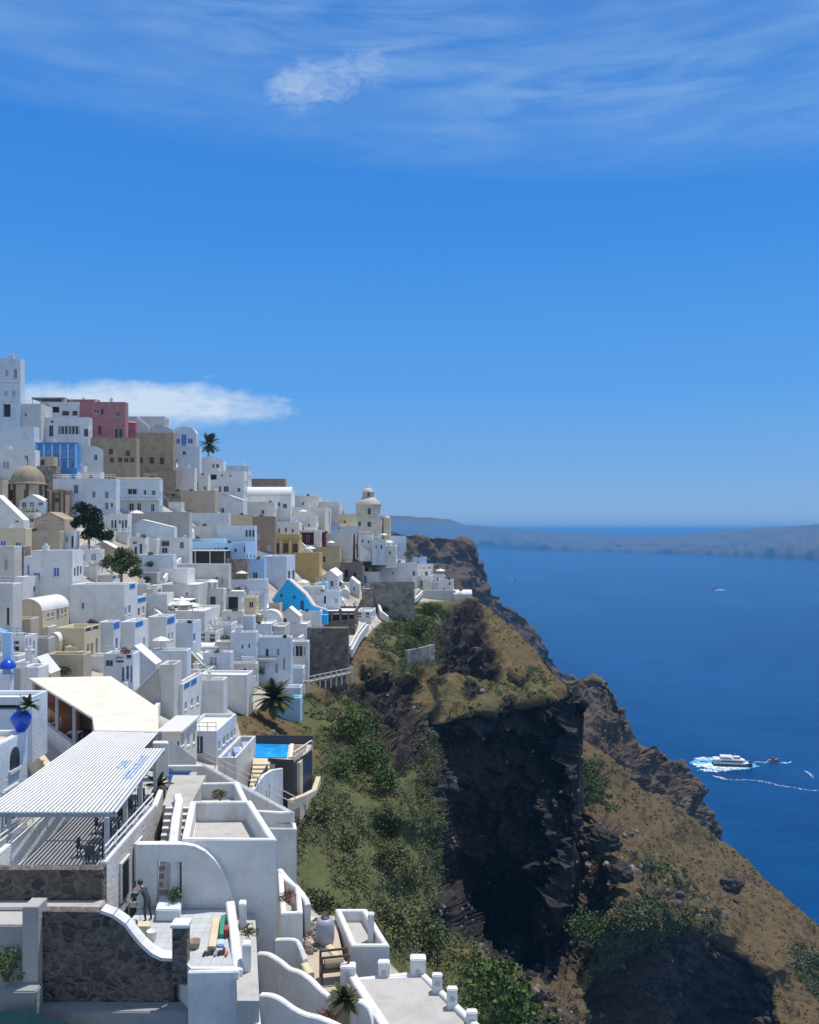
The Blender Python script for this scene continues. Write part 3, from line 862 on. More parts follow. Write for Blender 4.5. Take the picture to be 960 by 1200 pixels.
    for c in bits:
        x, y = rr.uniform(.15, .85) * W, rr.uniform(.25, .85) * dep
        cb = bmesh.new()
        if c == 'c':
            s = rr.uniform(.28, .45); hgt = rr.uniform(.9, 1.7)
            bbox(cb, x - s, x + s, y - s, y + s, zr - .1, zr + hgt); bbox(cb, x - s - .08, x + s + .08, y - s - .08, y + s + .08, zr + hgt, zr + hgt + .12)
            bbox(cb, x - s * .5, x + s * .5, y - s * .5, y + s * .5, zr + hgt + .12, zr + hgt + .45)
            link_mesh('chimney', finish(cb), MAT['white'], root)
        elif c == 't':
            tube(cb, (x - .6, y, zr + .75), (x + .6, y, zr + .75), .38, seg=12)
            quad(cb, (x - .9, y - 1.2, zr + .15), (x + .9, y - 1.2, zr + .15), (x + .9, y - .25, zr + .85), (x - .9, y - .25, zr + .85))
            for sx in (-.5, .5): tube(cb, (x + sx, y, zr - .1), (x + sx, y, zr + .5), .04, seg=5)
            link_mesh('solar_tank', finish(cb), MAT['p_steel'], root)
        elif c == 'a':
            tube(cb, (x, y, zr - .1), (x, y, zr + 2.6), .035, seg=5)
            for q in range(4): tube(cb, (x - .5 + .05 * q, y, zr + 2.5 - q * .22), (x + .5 - .05 * q, y, zr + 2.5 - q * .22), .02, seg=4)
            link_mesh('aerial', finish(cb), MAT['p_steel'], root)
        elif c == 's':
            tube(cb, (x, y, zr - .1), (x, y, zr + .6), .04, seg=5)
            lathe(cb, [(0.001, .10), (.2, .06), (.42, -.05)], 12, (0, 0, 0))
            for v in cb.verts[-25:]: v.co = Matrix.Rotation(R(60), 3, 'X') @ v.co + Vector((x, y, zr + .75))
            link_mesh('satellite_dish', finish(cb), MAT['p_grey'], root)
    HOUSES[key] = dict(px=(x0, x1, x2 if x2 else x1, yt, yb), label=label, root=root, A=A, B=B, W=W, dep=dep, zt=zt, zb=zb, th=th, zr=zb + zr, ux=ux, uy=uy)
    return root
# ------------------------------------------------------------------ the town, from the crest down
# crest, left to right
H('crest_tall', -40, 24, 26.5, 420, 500, 'paleblue', 'tall white three-storey house with a big arched niche, highest on the skyline', '18,438,3.6,11,d;8,437,4,8,g;7,461,4,7,g;16,461,4,7,g;8,481,9,15,n;-8,437,4,8,g;-8,461,4,7,g', bits='c')
H('crest_pale', 24, 48, None, 473, 514, 'chalk', 'pale narrow house with one small triangular window beside the tall three-storey house', '30,486,3,4,d;21,485,2,6,g', bits='')
H('crest_loggia', 47, 92, 95, 471, 492, 'white', 'white upper house with dark open loggia bays below a tan roof', '53,477.5,9,10,n;65,480,9,7,n;77,484,8,5,k;88,484,6,5,k', bits='c')
H('crest_glazed', 46, 104, 107, 489, 515, 'white', 'white house with a long glazed veranda and a narrow arched door', '60,505,5,13,D;81,504,25,10,d;101,507,5,9,D;61,494,4,4,d', bits='', dd=-4)
H('pink_house', 84, 147, 149, 471, 515, 'pink', 'pink two-storey house on the skyline', '113,482,5,6,d;120,482,3,6,k;138,485,5,7,d;117,504,4,9,k;139,508,10,12,w', bits='ccs', roofmat='roofgrey')
H('salmon_house', 82, 114, 116, 468, 480, 'salmon', 'salmon coloured upper block rising behind the pink house', '', bits='c', dd=6)
H('pink_annex', 146, 159, 161, 494, 515, 'pink', 'low pink annex with a terrace at the right end of the pink house', '150,508,3,7,k', bits='')
H('tan_wall_house', 106, 160, 161, 513, 562, 'sepia', 'broad tan stone house with small brown windows under the pink house', '130,529,5,6,k;150,531,5,6,k;141,538.5,5,5,k;148,539,5,5,k;155,539,5,5,k;131,539,5,5,k', bits='', roofmat='roofgrey')
H('tan_bulge', 159, 203, 207, 507, 562, 'sepia', 'tan rounded bastion house with two square windows right of the pink house', '178,539.5,5,7,k;190,540,5,7,k;166,539,3,6,k', bits='', roofmat='roofgrey')
H('crest_grey', 150, 193, 198, 488, 512, 'chalk', 'grey white flat house behind the tan bastion on the skyline', '183,499,3,3,d', bits='', dd=12)
H('crest_gable_tan', 172, 203, 204, 497, 512, 'chalk', 'low gabled house with one dark window just left of the arched blue door chapel', '195,509,5,4,d', roof='gable', rise=7, bits='', dd=2)
H('blue_door_chapel', 202, 230, 231, 500, 525, 'paleblue', 'small round-topped white chapel with a blue door between two blue windows', '215.5,515.5,6,15,B;208,517,6,6,b;223,517,6,6,b', roof='barrel', rise=9)
H('under_chapel', 201, 234, 236, 524, 549, 'paleblue', 'white house with one small window directly under the blue door chapel', '216,531,4,5,d;206,541,4,7,d', bits='', dd=-3)
H('palm_wall', 230, 262, 265, 534, 556, 'white', 'white house below the crest palm with a shallow gable and twin dark windows', '250,546,3,5,d;255,546,4,5,d', roof='gable', rise=6)
H('arch_dark', 240, 286, 290, 552, 584, 'white', 'white terraced house with a dark arched doorway and a row of little windows', '250,559,8,6,n;245,571,5,8,w;258,573,3,7,d;265,573,6,7,d;280,574,4,5,d;260,557,3,3,d;270,557.5,3,3,d', bits='c')
H('crest_ant', 262, 291, 295, 546, 566, 'paleblue', 'bluish white house carrying a tall aerial on the sloping skyline', '270,556,3,3,d;280,557,3,3,d', bits='ac', dd=2)
H('brown_roof', 293, 334, 336, 561, 577, 'brown', 'low brown walled house on the skyline behind the long vaulted roof', '', bits='', dd=10, roofmat='roofgrey')
H('long_vault', 288, 341, 345, 570, 601, 'white', 'white house under a long smooth sunlit barrel vault', '317.5,594,3,9,d;327,591,3,5,d;334,593,5,6,d;302,590,2,3,d', roof='vaultx', rise=11, dep=9)
H('crest_terrace', 338, 372, 378, 581, 600, 'chalk', 'white terraced roof house cluttered with pots along the skyline', '355,590,3,4,d', bits='ctas', dd=8)
H('crest_cafe', 362, 398, 404, 588, 606, 'chalk', 'skyline house with a cluttered roof terrace left of the distant cliff gap', '', bits='ctc', dd=6)
H('pilaster_house', 345, 381, 400, 594, 624, 'chalk', 'pale house whose right flank has tall white pilasters', '386,607,1.2,16,g;391,607,1.2,16,g;396,607,1.2,16,g', bits='s')
H('plant_house', 340, 371, 378, 604, 626, 'white2', 'small white house with a plant on its terrace in front of the pilaster house', '350,613,2,4,d;362,616,2,5,d', bits='a', dd=-3)
H('cream_shed', 397, 418, 420, 602, 624, 'cream', 'cream house tucked against the left of the octagonal church tower', '404,612,3,5,d', bits='', dd=4)

# second line: blue hotel, domed church, white hotel
H('upper_left_wall', -40, 40, 42, 500, 527, 'paleblue', 'long plain white house below the tall three-storey house', '', bits='c', yaw=-4)
H('sky_annex', 22, 43, 45, 514, 530, 'skyblue', 'light blue annex at the left end of the bright blue hotel', '', bits='')
H('blue_hotel', 42, 90, 92, 519, 549, 'blue', 'bright blue two-storey hotel with pilasters and dark arched windows', '66,533,4,8,N;66,541.5,4,6,N;75,543,4,7,N;84,544,4,7,N;57,533,4,9,b;47,533,4,9,b;75,532,4,8,b;84,532,4,8,b;56,543,4,7,N', bits='c')
H('left_mid', -40, 41, 43, 527, 558, 'white', 'long white house with a shuttered window behind the stone dome', '5,545,3,9,g;9,545,3,9,g;31,536,4,5,d', bits='c')
H('vault_one', 90, 121, 124, 523, 549, 'white', 'white barrel vaulted chapel with a single window right of the blue hotel', '112,536,4,7,d', roof='barrel', rise=6)
H('mini_tan', 44, 63, 65, 535, 548, 'beige', 'little beige house with one brown window at the foot of the blue hotel', '50,541.5,5,6,k', bits='', dd=-3)
H('rock_house', 43, 66, 70, 546, 577, 'stone', 'rough dark stone bank wall below the blue hotel', '', bits='', cat='retaining wall', name='stone_wall')
H('roof_terrace_a', 70, 118, 122, 553, 566, 'white', 'low white roof room with one square window above the white hotel', '106,558,5,5,d', bits='', dd=3)
H('roof_terrace_b', 118, 160, 164, 549, 566, 'chalk', 'white roof room with canvas shades above the white hotel', '146,560,3,4,d', bits='', dd=2)
H('tan_step', 168, 187, 190, 554, 568, 'beige', 'small tan house with a slit window between the bastion and the white hotel', '178,558.5,7,2.5,d', bits='', roofmat='roofgrey')
H('tan_step_two', 184, 206, 208, 551, 580, 'tan', 'bare tan block left of the tall plain white cube', '', bits='', roofmat='roofgrey')
H('plain_cube', 205, 228, 231, 548, 575, 'white', 'tall plain white cube house below the blue door chapel', '', bits='c')
H('cube_right', 226, 244, 247, 556, 580, 'white2', 'narrow white house with a brown door right of the plain cube', '231,569,3,9,w;240,572,3,5,d', bits='')
H('hotel_left', 62, 136, 137, 561, 606, 'paleblue', 'broad white hotel wing with dark shuttered windows beside the stone belfry', '89,573,5.5,10,N;110,579.5,4,8,d;125,580,4.5,8,d;125,593,4.5,9,d;131,592,3,6,d;76,577,5,7,d', bits='c')
H('hotel_right', 134, 187, 191, 562, 603, 'paleblue', 'white hotel wing with a long balcony and glazed doors', '155,576,11,7,d;180,577.5,4.5,6,d;154,594,6,9,d;163,594,5,9,d;179,595,4.5,9,d;170,577,3,6,d', bits='')
H('ruin', 188, 212, 214, 575, 595, 'ashlar', 'brown ruined stone house right of the white hotel', '203,580,4,2,n', bits='', roofmat='roofgrey', name='stone_house')
H('beige_long', 211, 252, 256, 575, 604, 'beige', 'plain beige house right of the brown ruin', '', bits='', roofmat='roofgrey')
H('beige_top', 226, 252, 256, 572, 584, 'chalk', 'low pale room with dark openings on top of the beige house', '230,579,5,5,n;243,580,4,4,d', bits='', dd=4)
H('blue_gable', 250, 285, 290, 580, 605, 'paleblue', 'bluish house with a shallow gable below the dark arched doorway', '261,599,4,8,d', roof='gable', rise=6)
H('under_vault', 284, 322, 326, 588, 606, 'white2', 'white house front below the long barrel vault', '308,600,4,5,d', bits='s')
H('grey_long', 150, 222, 224, 600, 625, 'grey', 'long blank grey retaining wall below the white hotel', '', bits='', roofmat='roofgrey', name='retaining_wall', cat='retaining wall')
H('bluewall', 221, 268, 270, 601, 622, 'paleblue', 'pale blue wall continuing right of the grey retaining wall', '', bits='', name='retaining_wall', cat='retaining wall')
H('cream_box', 262, 297, 299, 603, 622, 'cream', 'cream roofed plain house left of the tan cube', '', bits='')
H('tan_cube', 296, 322, 324, 605, 650, 'brown', 'tall brown plaster cube house above the yellow house', '', bits='', roofmat='roofcream')
H('white_step', 322, 350, 356, 612, 630, 'white2', 'small white stepped house above the yellow house', '327,622,3,6,d;335,621,3,6,d;343,622,3,5,d', bits='cs')
H('round_left', 224, 257, 259, 616, 634, 'white2', 'warm white block left of the curved white house', '', bits='')
H('round_house', 254, 299, 301, 616, 654, 'paleblue', 'curved white house with three narrow dark windows in a row', '289,625,2.6,8,D;293,625,2.6,8,D;297,625,2.6,8,D', bits='')
H('round_base', 221, 288, 300, 636, 662, 'skyblue', 'blue-tinted lower storey with a round porthole under the curved white house', '252,644,1.6,4,d;256,644,1.6,4,d;260,644,1.6,4,d;276,645,3,5,d;287,644,3,7,d;265,643.5,4,4,n', bits='', dd=-3)
H('yellow_house', 312, 351, 354, 626, 652, 'yellow', 'mustard yellow house with tall recessed bays between pillars', '324,642,7,11,k;335,642,6,11,k;346,642,6,10,k', bits='', roofmat='roofgrey')
H('ochre_block', 345, 374, 378, 648, 678, 'ochre', 'blank ochre block stepping down below the yellow house', '', bits='', roofmat='roofcream')
H('olive_wall', 372, 398, 401, 641, 668, 'olive', 'olive beige house right of the ochre block', '380,655,3,6,k', bits='', roofmat='roofgrey')
H('maroon_house', 350, 381, 384, 622, 644, 'maroon', 'dark maroon house under a flat white roof edge', '361,632,4,9,D', roof='slab', bits='')
H('white_by_maroon', 368, 376, 379, 622, 650, 'white2', 'slim white pier house against the maroon house', '', bits='', dd=-3)
H('beige_tall', 382, 413, 425, 625, 664, 'chalk', 'tall beige house with a blue window on its bluish flank', '419,641,4,8,b', bits='', roofmat='roofcream')
H('light_roof', 398, 428, 432, 617, 634, 'paleblue', 'pale blue roofed house between the beige house and the tower', '414,627,3,5,d', bits='', dd=3)

# church end of the town
H('tower_skirt', 424, 450, 458, 640, 672, 'chalk', 'grey house with one small window under the zigzag steps', '430,668,3,5,d;445,652,3,5,d', bits='')
H('terrace_white_a', 440, 462, 466, 641, 664, 'white', 'small white stepped house below the octagonal tower', '446,651,2,4,d;455,652,2,4,d', bits='c')
H('terrace_white_b', 441, 474, 478, 659, 684, 'white', 'white terrace house on top of the tall grey retaining wall', '446,674,3,4,d;460,672,2,3,d', bits='')
H('terrace_white_c', 472, 489, 492, 659, 683, 'white', 'white house with one dark window at the right end of the grey retaining wall', '485,672,3.5,6,d', bits='')
H('church_annex', 458, 476, 480, 628, 650, 'paleblue', 'bluish annex stepping down right of the octagonal tower', '', bits='', dd=6)
H('aqua_roof', 484, 500, 503, 653, 664, 'skyblue', 'small house with a turquoise roof terrace near the end of the town', '490,659,2,3,d', bits='', roofmat='p_aqua')
H('aqua_low', 490, 508, 510, 661, 671, 'white', 'low white house just right of the turquoise roof terrace', '497,666,2,3,d;503,666,2,3,d', bits='')
H('end_small', 508, 520, 523, 673, 686, 'white', 'little white house left of the last cube on the promontory', '513,679,2,4,d', bits='')
H('end_cube', 514, 532, 538, 679, 698, 'white', 'white cube house with an upper terrace at the end of the town', '527,684,3,4,d;534,685,2,3,d;520,691,2,4,d', bits='c')
H('end_low', 532, 553, 557, 692, 705, 'white2', 'lowest white house on the tip of the promontory', '', roof='vaultx', rise=6, dep=6)
H('end_terrace', 490, 534, 537, 692, 702, 'chalk', 'pale rubble terrace wall at the end of the town', '', bits='', name='terrace_wall', cat='terrace wall', roofmat='roofgrey')
H('grey_bastion', 434, 486, 492, 682, 722, 'ashlar', 'tall grey stone retaining wall carrying the last white houses', '', bits='', name='retaining_wall', cat='retaining wall', roofmat='roofgrey', drop=5)
H('bastion_left', 424, 437, 439, 690, 716, 'stone', 'narrow stone wall left of the tall grey retaining wall', '', bits='', name='stone_wall', cat='retaining wall', roofmat='roofgrey')

# third line, left: church front, cream and stone
H('beige_yard', 28, 70, 72, 622, 648, 'beige', 'beige house with white uprights below the stone church', '52,632,5,8,g;36,636,3,6,d', bits='')
H('left_beige', -40, 30, 32, 619, 650, 'cream', 'cream house at the left margin below the white curved gable', '', bits='c', roofmat='roofcream')
H('church_side', 70, 87, 90, 622, 652, 'paleblue', 'narrow bluish house left of the dark cypress', '78,632,4,8,g;85,635,3,14,D', bits='')
H('five_windows', 127, 150, 153, 602, 629, 'white', 'small white house with five narrow dark windows in a row', '131.5,614,2.2,9,D;135.3,614,2.2,9,D;140.5,614,2.2,9,D;144,614,2.2,9,D;147.6,614,2.2,9,D;134,627,4,5,d', bits='')
H('slope_white', 151, 204, 207, 609, 637, 'paleblue', 'white house with a sloping parapet below the grey retaining wall', '179,637,3,5,d', roof='gable', rise=9, lean=.3)
H('two_doors', 152, 170, 173, 629, 652, 'white', 'white house with two dark doors right of the olive tree', '159,645,3.6,9,N;165,643,3.6,12,N;158,636,5,4,d', bits='c')
H('ramp_cream', 102, 138, 141, 634, 652, 'cream', 'cream ramp wall behind the olive tree', '', roof='gable', rise=10, name='ramp_wall', cat='terrace wall')
H('brown_window', 184, 222, 224, 630, 656, 'white', 'white house with a wide brown window beside the dark awning terrace', '194,636.5,9,6,k;213,639,5,8,d;193,645,7,7,d', bits='s')
H('blue_lit', 220, 263, 266, 631, 648, 'skyblue', 'sky blue lit house behind the dark awning terrace', '235,636,2,4,g', bits='', dd=3)  # wall colour carries the blue of the sky light
H('bluish_low', 160, 203, 206, 650, 672, 'paleblue', 'bluish white house front right of the olive tree', '', bits='')
H('grey_yard', 163, 184, 188, 671, 690, 'grey', 'grey yard wall with shrubs right of the olive tree', '', bits='', name='yard_wall', cat='terrace wall')
H('mid_wall_one', 206, 268, 270, 661, 686, 'chalk', 'long pale wall with a small door below the awning terrace', '254,681,3.4,9,D;260,681,2,9,g', bits='')
H('rough_white', 266, 290, 292, 655, 694, 'stone', 'rough whitewashed stone wall left of the arched brown door', '269,675,4,5,d', bits='', name='stone_wall', cat='retaining wall')
H('arched_brown', 286, 310, 312, 655, 684, 'skyblue', 'blue-tinted house with an arched brown door', '299,677,6,13,w', bits='')
H('plain_blue', 306, 336, 346, 652, 684, 'paleblue', 'plain bluish house with two dark doors on its flank below the yellow house', '339,675,2.6,12,D;344,674,2.6,12,D', bits='')
H('front_ledge', 268, 312, 315, 679, 704, 'paleblue', 'low bluish house front left of the turquoise gable', '288,690,4,6,g', bits='')
H('mosaic_wall', 186, 232, 256, 685, 708, 'chalk', 'pale wall with a patch of bare stones and one slit window', '219,696,2,4,d', bits='')
H('small_light', 238, 262, 264, 690, 714, 'white2', 'small light house left of the dark veranda', '', bits='c')
H('veranda', 258, 283, 286, 694, 719, 'white', 'house with a deep dark veranda under a flat white roof', '264,707,3,17,n;273,708,12,17,n', roof='slab', bits='')

# third line, left block of big white houses
H('left_edge_grey', -40, 17, 18.5, 640, 684, 'chalk', 'grey white house with a tall shuttered window at the left margin', '7,662,4,13,g', bits='')
H('stone_strip', 18, 28, 30, 640, 684, 'stone', 'strip of bare rubble wall between two left margin houses', '', bits='', name='stone_wall', cat='retaining wall', roofmat='roofgrey')
H('shutter_house', 37, 85, 98, 645, 712, 'white', 'large white house with one bright blue shuttered window on its blank wall', '66,670.5,7,11,b;43,675.5,8,9,b;88,670,2.4,10,D;91.5,669,2.4,12,D;95,668,2.4,9,D', bits='c')
H('white_ell', 28, 38, 40, 652, 700, 'white', 'narrow white stair tower left of the blue shuttered window house', '33,668,2,12,b', bits='')
H('big_blank', 82, 146, 161, 685, 745, 'white', 'big blank white wall house with a little arched blue door', '97,710,3.4,7,b;155,686,6,7,L;147,717,3,10,g;152,714,3,10,d', bits='', yaw=-2, rim=.9)
H('deck_house', 100, 132, 144, 674, 692, 'white', 'white roof deck house with blue railing panels right of the blue shuttered window house', '133.5,675,4.5,6,L;140,674,4,6,L;120,684,18,2,b', bits='', dd=5)
H('lattice_b', 146, 160, 172, 701, 735, 'white', 'white house with a bright blue railing panel and dark door, behind the big blank wall', '166,702,9,7,L;163,717,2.6,9,D;168,715,2.6,9,g', bits='', dd=3)
H('grey_slot', 172, 180, 184, 690, 715, 'grey', 'grey slot house with a blue barred flank left of the mosaic wall', '182,700,3,14,b', bits='')
H('blue_stripe', 176, 184, 190, 686, 712, 'white', 'narrow white house with blue striped panels beside the mosaic wall', '187,697,4.5,13,b', bits='', dd=2)
H('panel_tall', 141, 158, 174, 729, 772, 'white', 'tall white house with a blue railing panel at its roof corner', '163,730,8,8,L;169,752,2,9,g', bits='', yaw=-2)
H('shade_tall', 116, 133, 141.5, 729, 772, 'paleblue', 'bluish shaded house with a single tall dark window on its flank', '137,754,2.4,12,D;136.5,733,6,7,L', bits='')  # pale blue puts the blue-grey shade into the wall colour
H('cream_panel', 66, 99, 118, 736, 775, 'cream', 'cream walled house with dark panels and blue doors on its white flank', '104,737,7,7,D;112.5,735,7,7,D;103.5,762,2.6,15,N;108,760,2.6,14,N;113.5,757,3,18,N', bits='', yaw=-3, roofmat='roofcream')
H('cream_vault', 17, 50, 81, 702, 742, 'cream', 'white-roofed cream vault house with a blue door on its right flank', '57,721,2.5,5,d;62,720,2.5,5,d;68,719,3.4,15,B;73,716,2.2,8,d;77,714.5,2.2,8,d', roof='barrel', rise=15, yaw=-4)
H('two_slits', 17, 27, 46, 676, 706, 'white', 'white rooms with two grey slit windows above the cream vault', '22.5,694,3.4,7,d;41,690,3,7,d', bits='', yaw=-6)
H('left_door_grey', -40, 15, 18, 684, 748, 'chalk', 'warm grey house with a narrow brown door at the left margin', '9.5,722,3,20,k;-5,715,4,12,g', bits='')
H('sunk_court', 14, 36, 39, 725, 752, 'beige', 'beige courtyard wall with plants below the cream vault', '', bits='', name='yard_wall', cat='terrace wall', rim=.9)
H('grey_parapet', 15, 57, 60, 748, 775, 'grey', 'grey parapet wall running below the beige courtyard', '', bits='', name='parapet_wall', cat='terrace wall', yaw=6)
H('cream_chim', 56, 70, 72, 742, 768, 'cream', 'small rounded cream oven block left of the cream walled house', '', roof='barrel', rise=10)
H('cream_terrace', 53, 98, 104, 767, 797, 'beige', 'beige terrace wall with pots below the cream walled house', '', bits='', name='terrace_wall', cat='terrace wall', rim=.8, roofmat='roofcream')
H('left_white_block', 17, 31, 45, 776, 806, 'white', 'white block with a grey chimney pier above the blue urn', '24,787,1,8,g', bits='c')
H('beige_slope', 42, 60, 68, 770, 800, 'beige', 'beige sloping wall right of the white chimney block', '', roof='gable', rise=20, lean=.1, name='garden_wall', cat='terrace wall')
H('left_blue_parapet', -40, 12, 14, 790, 830, 'paleblue', 'low bluish parapet house at the left margin above the blue urn', '', bits='')

# centre, below the middle
H('teal_row', 121, 156, 158, 766, 812, 'paleblue', 'bluish house with dark grille panels along its parapet and a wide teal door', '128,777,9,7,D;140.5,773,9,7,D;151,769,6,7,D;144,790,3,16,N;149.5,788,3,16,N;154,790,2.4,20,t', bits='')  # bluish light on this face is put into its plaster colour
H('teal_gable', 155, 183, 187, 757, 812, 'paleblue', 'shaded gable wall with a sloping white coping and a teal door', '159,791,7,20,t', roof='gable', rise=22, lean=.1)  # grey-blue shade of the gable is put into its plaster colour
H('pier_low', 160, 188, 190, 781, 826, 'grey', 'grey sloped house with one square window in front of the beige pier', '174,801,5,7,d', roof='gable', rise=28, lean=.95)
H('beige_pier', 187, 204, 213, 779, 838, 'chalk', 'tall beige windowless pier house', '', bits='')
H('wall_mid', 174, 219, 222, 762, 800, 'paleblue', 'bluish blank house with a low terrace left of the brown triangular screen', '', bits='', dd=3)
H('rail_side', 204, 214, 238, 802, 842, 'white', 'white house with bright blue railing panels along its flank', '219,803,6,6,L;227,799,6,6,L;218,827,2.6,9,d;225,823,2.6,9,g;232,820,2.6,9,g', bits='', yaw=-3)
H('white_slab', 216, 262, 265, 797, 842, 'white', 'broad blank white house above the cream roof terrace', '', bits='cc')
H('panel_low', 173, 195, 206, 723, 764, 'white', 'white house with a blue railing panel and stair parapet in the middle of town', '200,727,8,7,L;202,745,2,9,g;198,746,2,9,d', bits='', yaw=-2)
H('stair_flank', 196, 226, 236, 730, 762, 'paleblue', 'bluish shaded house with blue slatted doors on its flank', '228,747,3,9,B;231,746,3,9,B', bits='')
H('patio_house', 196, 240, 258, 716, 744, 'white2', 'white house with a patio of umbrellas and seats on its roof', '247,730,2,6,d;253,729,2,6,d', bits='', rim=.4)
H('grey_square', 260, 284, 286, 716, 746, 'chalk', 'pale house with one small niche below the dark veranda', '268,725,2,5,d;273,737,3,8,g', bits='')
H('planted_left', 283, 297, 299, 722, 756, 'paleblue', 'bluish house left of the planted terrace', '', bits='', rim=.3)
H('planted_terrace', 284, 318, 325, 731, 748, 'paleblue', 'house front with a planted roof terrace of green shrubs', '300,742,2,5,g', bits='', rim=.3, dd=-2)
H('long_stone', 296, 334, 340, 734, 752, 'chalk', 'pale stone terrace wall with flower pots above the curved white house', '', bits='', name='terrace_wall', cat='terrace wall', dd=-3)
H('small_gable', 326, 352, 355, 712, 740, 'white', 'small gabled white house with a dark door in front of the turquoise gable', '334,730,4.5,11,D', roof='gable', rise=11)
H('tiny_vault', 303, 330, 332, 715, 740, 'white', 'small bright barrel vaulted house left of the small gabled house', '', roof='barrel', rise=12, dd=-1)
H('rubble_flat', 298, 328, 331, 708, 722, 'beige', 'beige rubble roof block behind the small barrel vault', '', bits='', roofmat='sepia', dd=3)
H('curved_front', 296, 341, 343, 747, 806, 'paleblue', 'tall bluish white house with arched windows on two floors above the palm', '313,765,4,10,d;326,764,3.4,8,g;309,785,3,10,g;324,783,4,11,g;333,778,3,14,g', bits='', drop=4)
H('curved_left', 270, 300, 303, 741, 790, 'paleblue', 'bluish house left of the tall arched windows house', '284,758,2,5,d;292,757,2,5,d', bits='c')
H('portal', 341, 361, 363, 752, 792, 'white', 'shaded white house with a large arched portal window', '350.5,762,9,15,d;344,763,2,10,g;357,763,2,10,g;349,782,15,5,n', bits='')
H('portal_low', 338, 355, 358, 783, 806, 'paleblue', 'low bluish annex at the foot of the arched portal house', '', bits='', dd=-4)
H('pool_terrace_up', 320, 352, 355, 806, 822, 'paleblue', 'bluish terrace by the small turquoise plunge pool', '', bits='', name='terrace_wall', cat='terrace wall')
H('sail_house', 238, 270, 274, 765, 800, 'paleblue', 'bluish house with a white terrace right of the brown triangular screen', '250,775,9,13,g', bits='', rim=.4)
H('terrace_green', 252, 274, 277, 752, 772, 'chalk', 'pale planted terrace house with trailing green plants', '', bits='', rim=.3)
H('low_centre', 268, 300, 303, 778, 800, 'chalk', 'pale low house behind the fan palm', '287,787,4,8,d', bits='', rim=.3)

# right part around the turquoise gable
H('right_white_a', 352, 378, 381, 688, 708, 'white', 'white house with a roof terrace right of the turquoise gable peak', '379.5,696,2,8,b;362,698,3,5,d', bits='ca')
H('right_gable', 377, 396, 403, 668, 693, 'white', 'white gabled house with pots on its roof below the olive beige house', '389,684,4,7,d;399,685,3,7,d;381,676,3,6,g', roof='gable', rise=8)
H('right_blue_door', 372, 382, 385, 683, 700, 'skyblue', 'small blue-tinted house with a blue door right of the ochre block', '377,692,4,9,b', bits='')
H('right_curve', 372, 398, 401, 693, 720, 'paleblue', 'bluish house with a curved parapet above the dark loggia wall', '381,703,3,10,d;394,704,4,6,g', bits='')
H('blue_window_small', 408, 421, 427, 677, 697, 'white', 'small white house with a slanting roof and one blue window near the cliff edge', '415,690,2.4,5,b', roof='gable', rise=8, lean=.25)
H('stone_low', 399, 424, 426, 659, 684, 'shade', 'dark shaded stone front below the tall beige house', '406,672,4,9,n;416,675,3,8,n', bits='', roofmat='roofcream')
H('olive_low', 414, 426, 428, 664, 684, 'olive', 'small olive beige block left of the grey house under the zigzag steps', '', bits='')
H('loggia_wall', 374, 416, 420, 716, 738, 'rubblewall', 'dark retaining house with a row of deep shaded bays below the curved parapet', '383,724,8,9,n;394,723,8,9,n;404,722,7,9,n;412,721,5,9,n', bits='', roofmat='roofwhite')
H('lava_wall', 360, 408, 416, 736, 794, 'rubblewall', 'high dark lava retaining wall right of the arched portal house', '', bits='', name='retaining_wall', cat='retaining wall', roofmat='tan', drop=5, rim=.15, dep=2.6)
H('white_end', 350, 376, 379, 716, 740, 'white', 'plain white house end left of the dark loggia bays', '', bits='')

# near centre: teal door house and its neighbours
H('teal_door', 212, 254, 277, 857, 889, 'paleblue', 'white flat-roofed house with a teal door and a flank of narrow windows', '233.5,872,10,22,t;216,872,3,11,N;262.5,868,2.6,10,g;267,864,2.6,9,d;271.5,861,2.4,9,g;275,858,1.6,9,d;257,873,2,10,g', bits='', yaw=-2, rim=.35, roofmat='roofcream')
H('cream_canopy', 187, 211, 231, 859, 887, 'white2', 'low white house with a cream canopy roof left of the teal door', '209,874,3,11,t', roof='slab', bits='', roofmat='p_canvas', dd=-2)
H('blue_terrace', 255, 277, 300, 888, 918, 'chalk', 'white terrace block with blue glass railing left of the swimming pool', '', bits='', rim=1.0, yaw=-2)
# ------------------------------------------------------------------ walls and stairs that follow a line
def gd(px, py, off=0.0):
    return float(near_depth(np.array([[px, py]]))[0]) + off

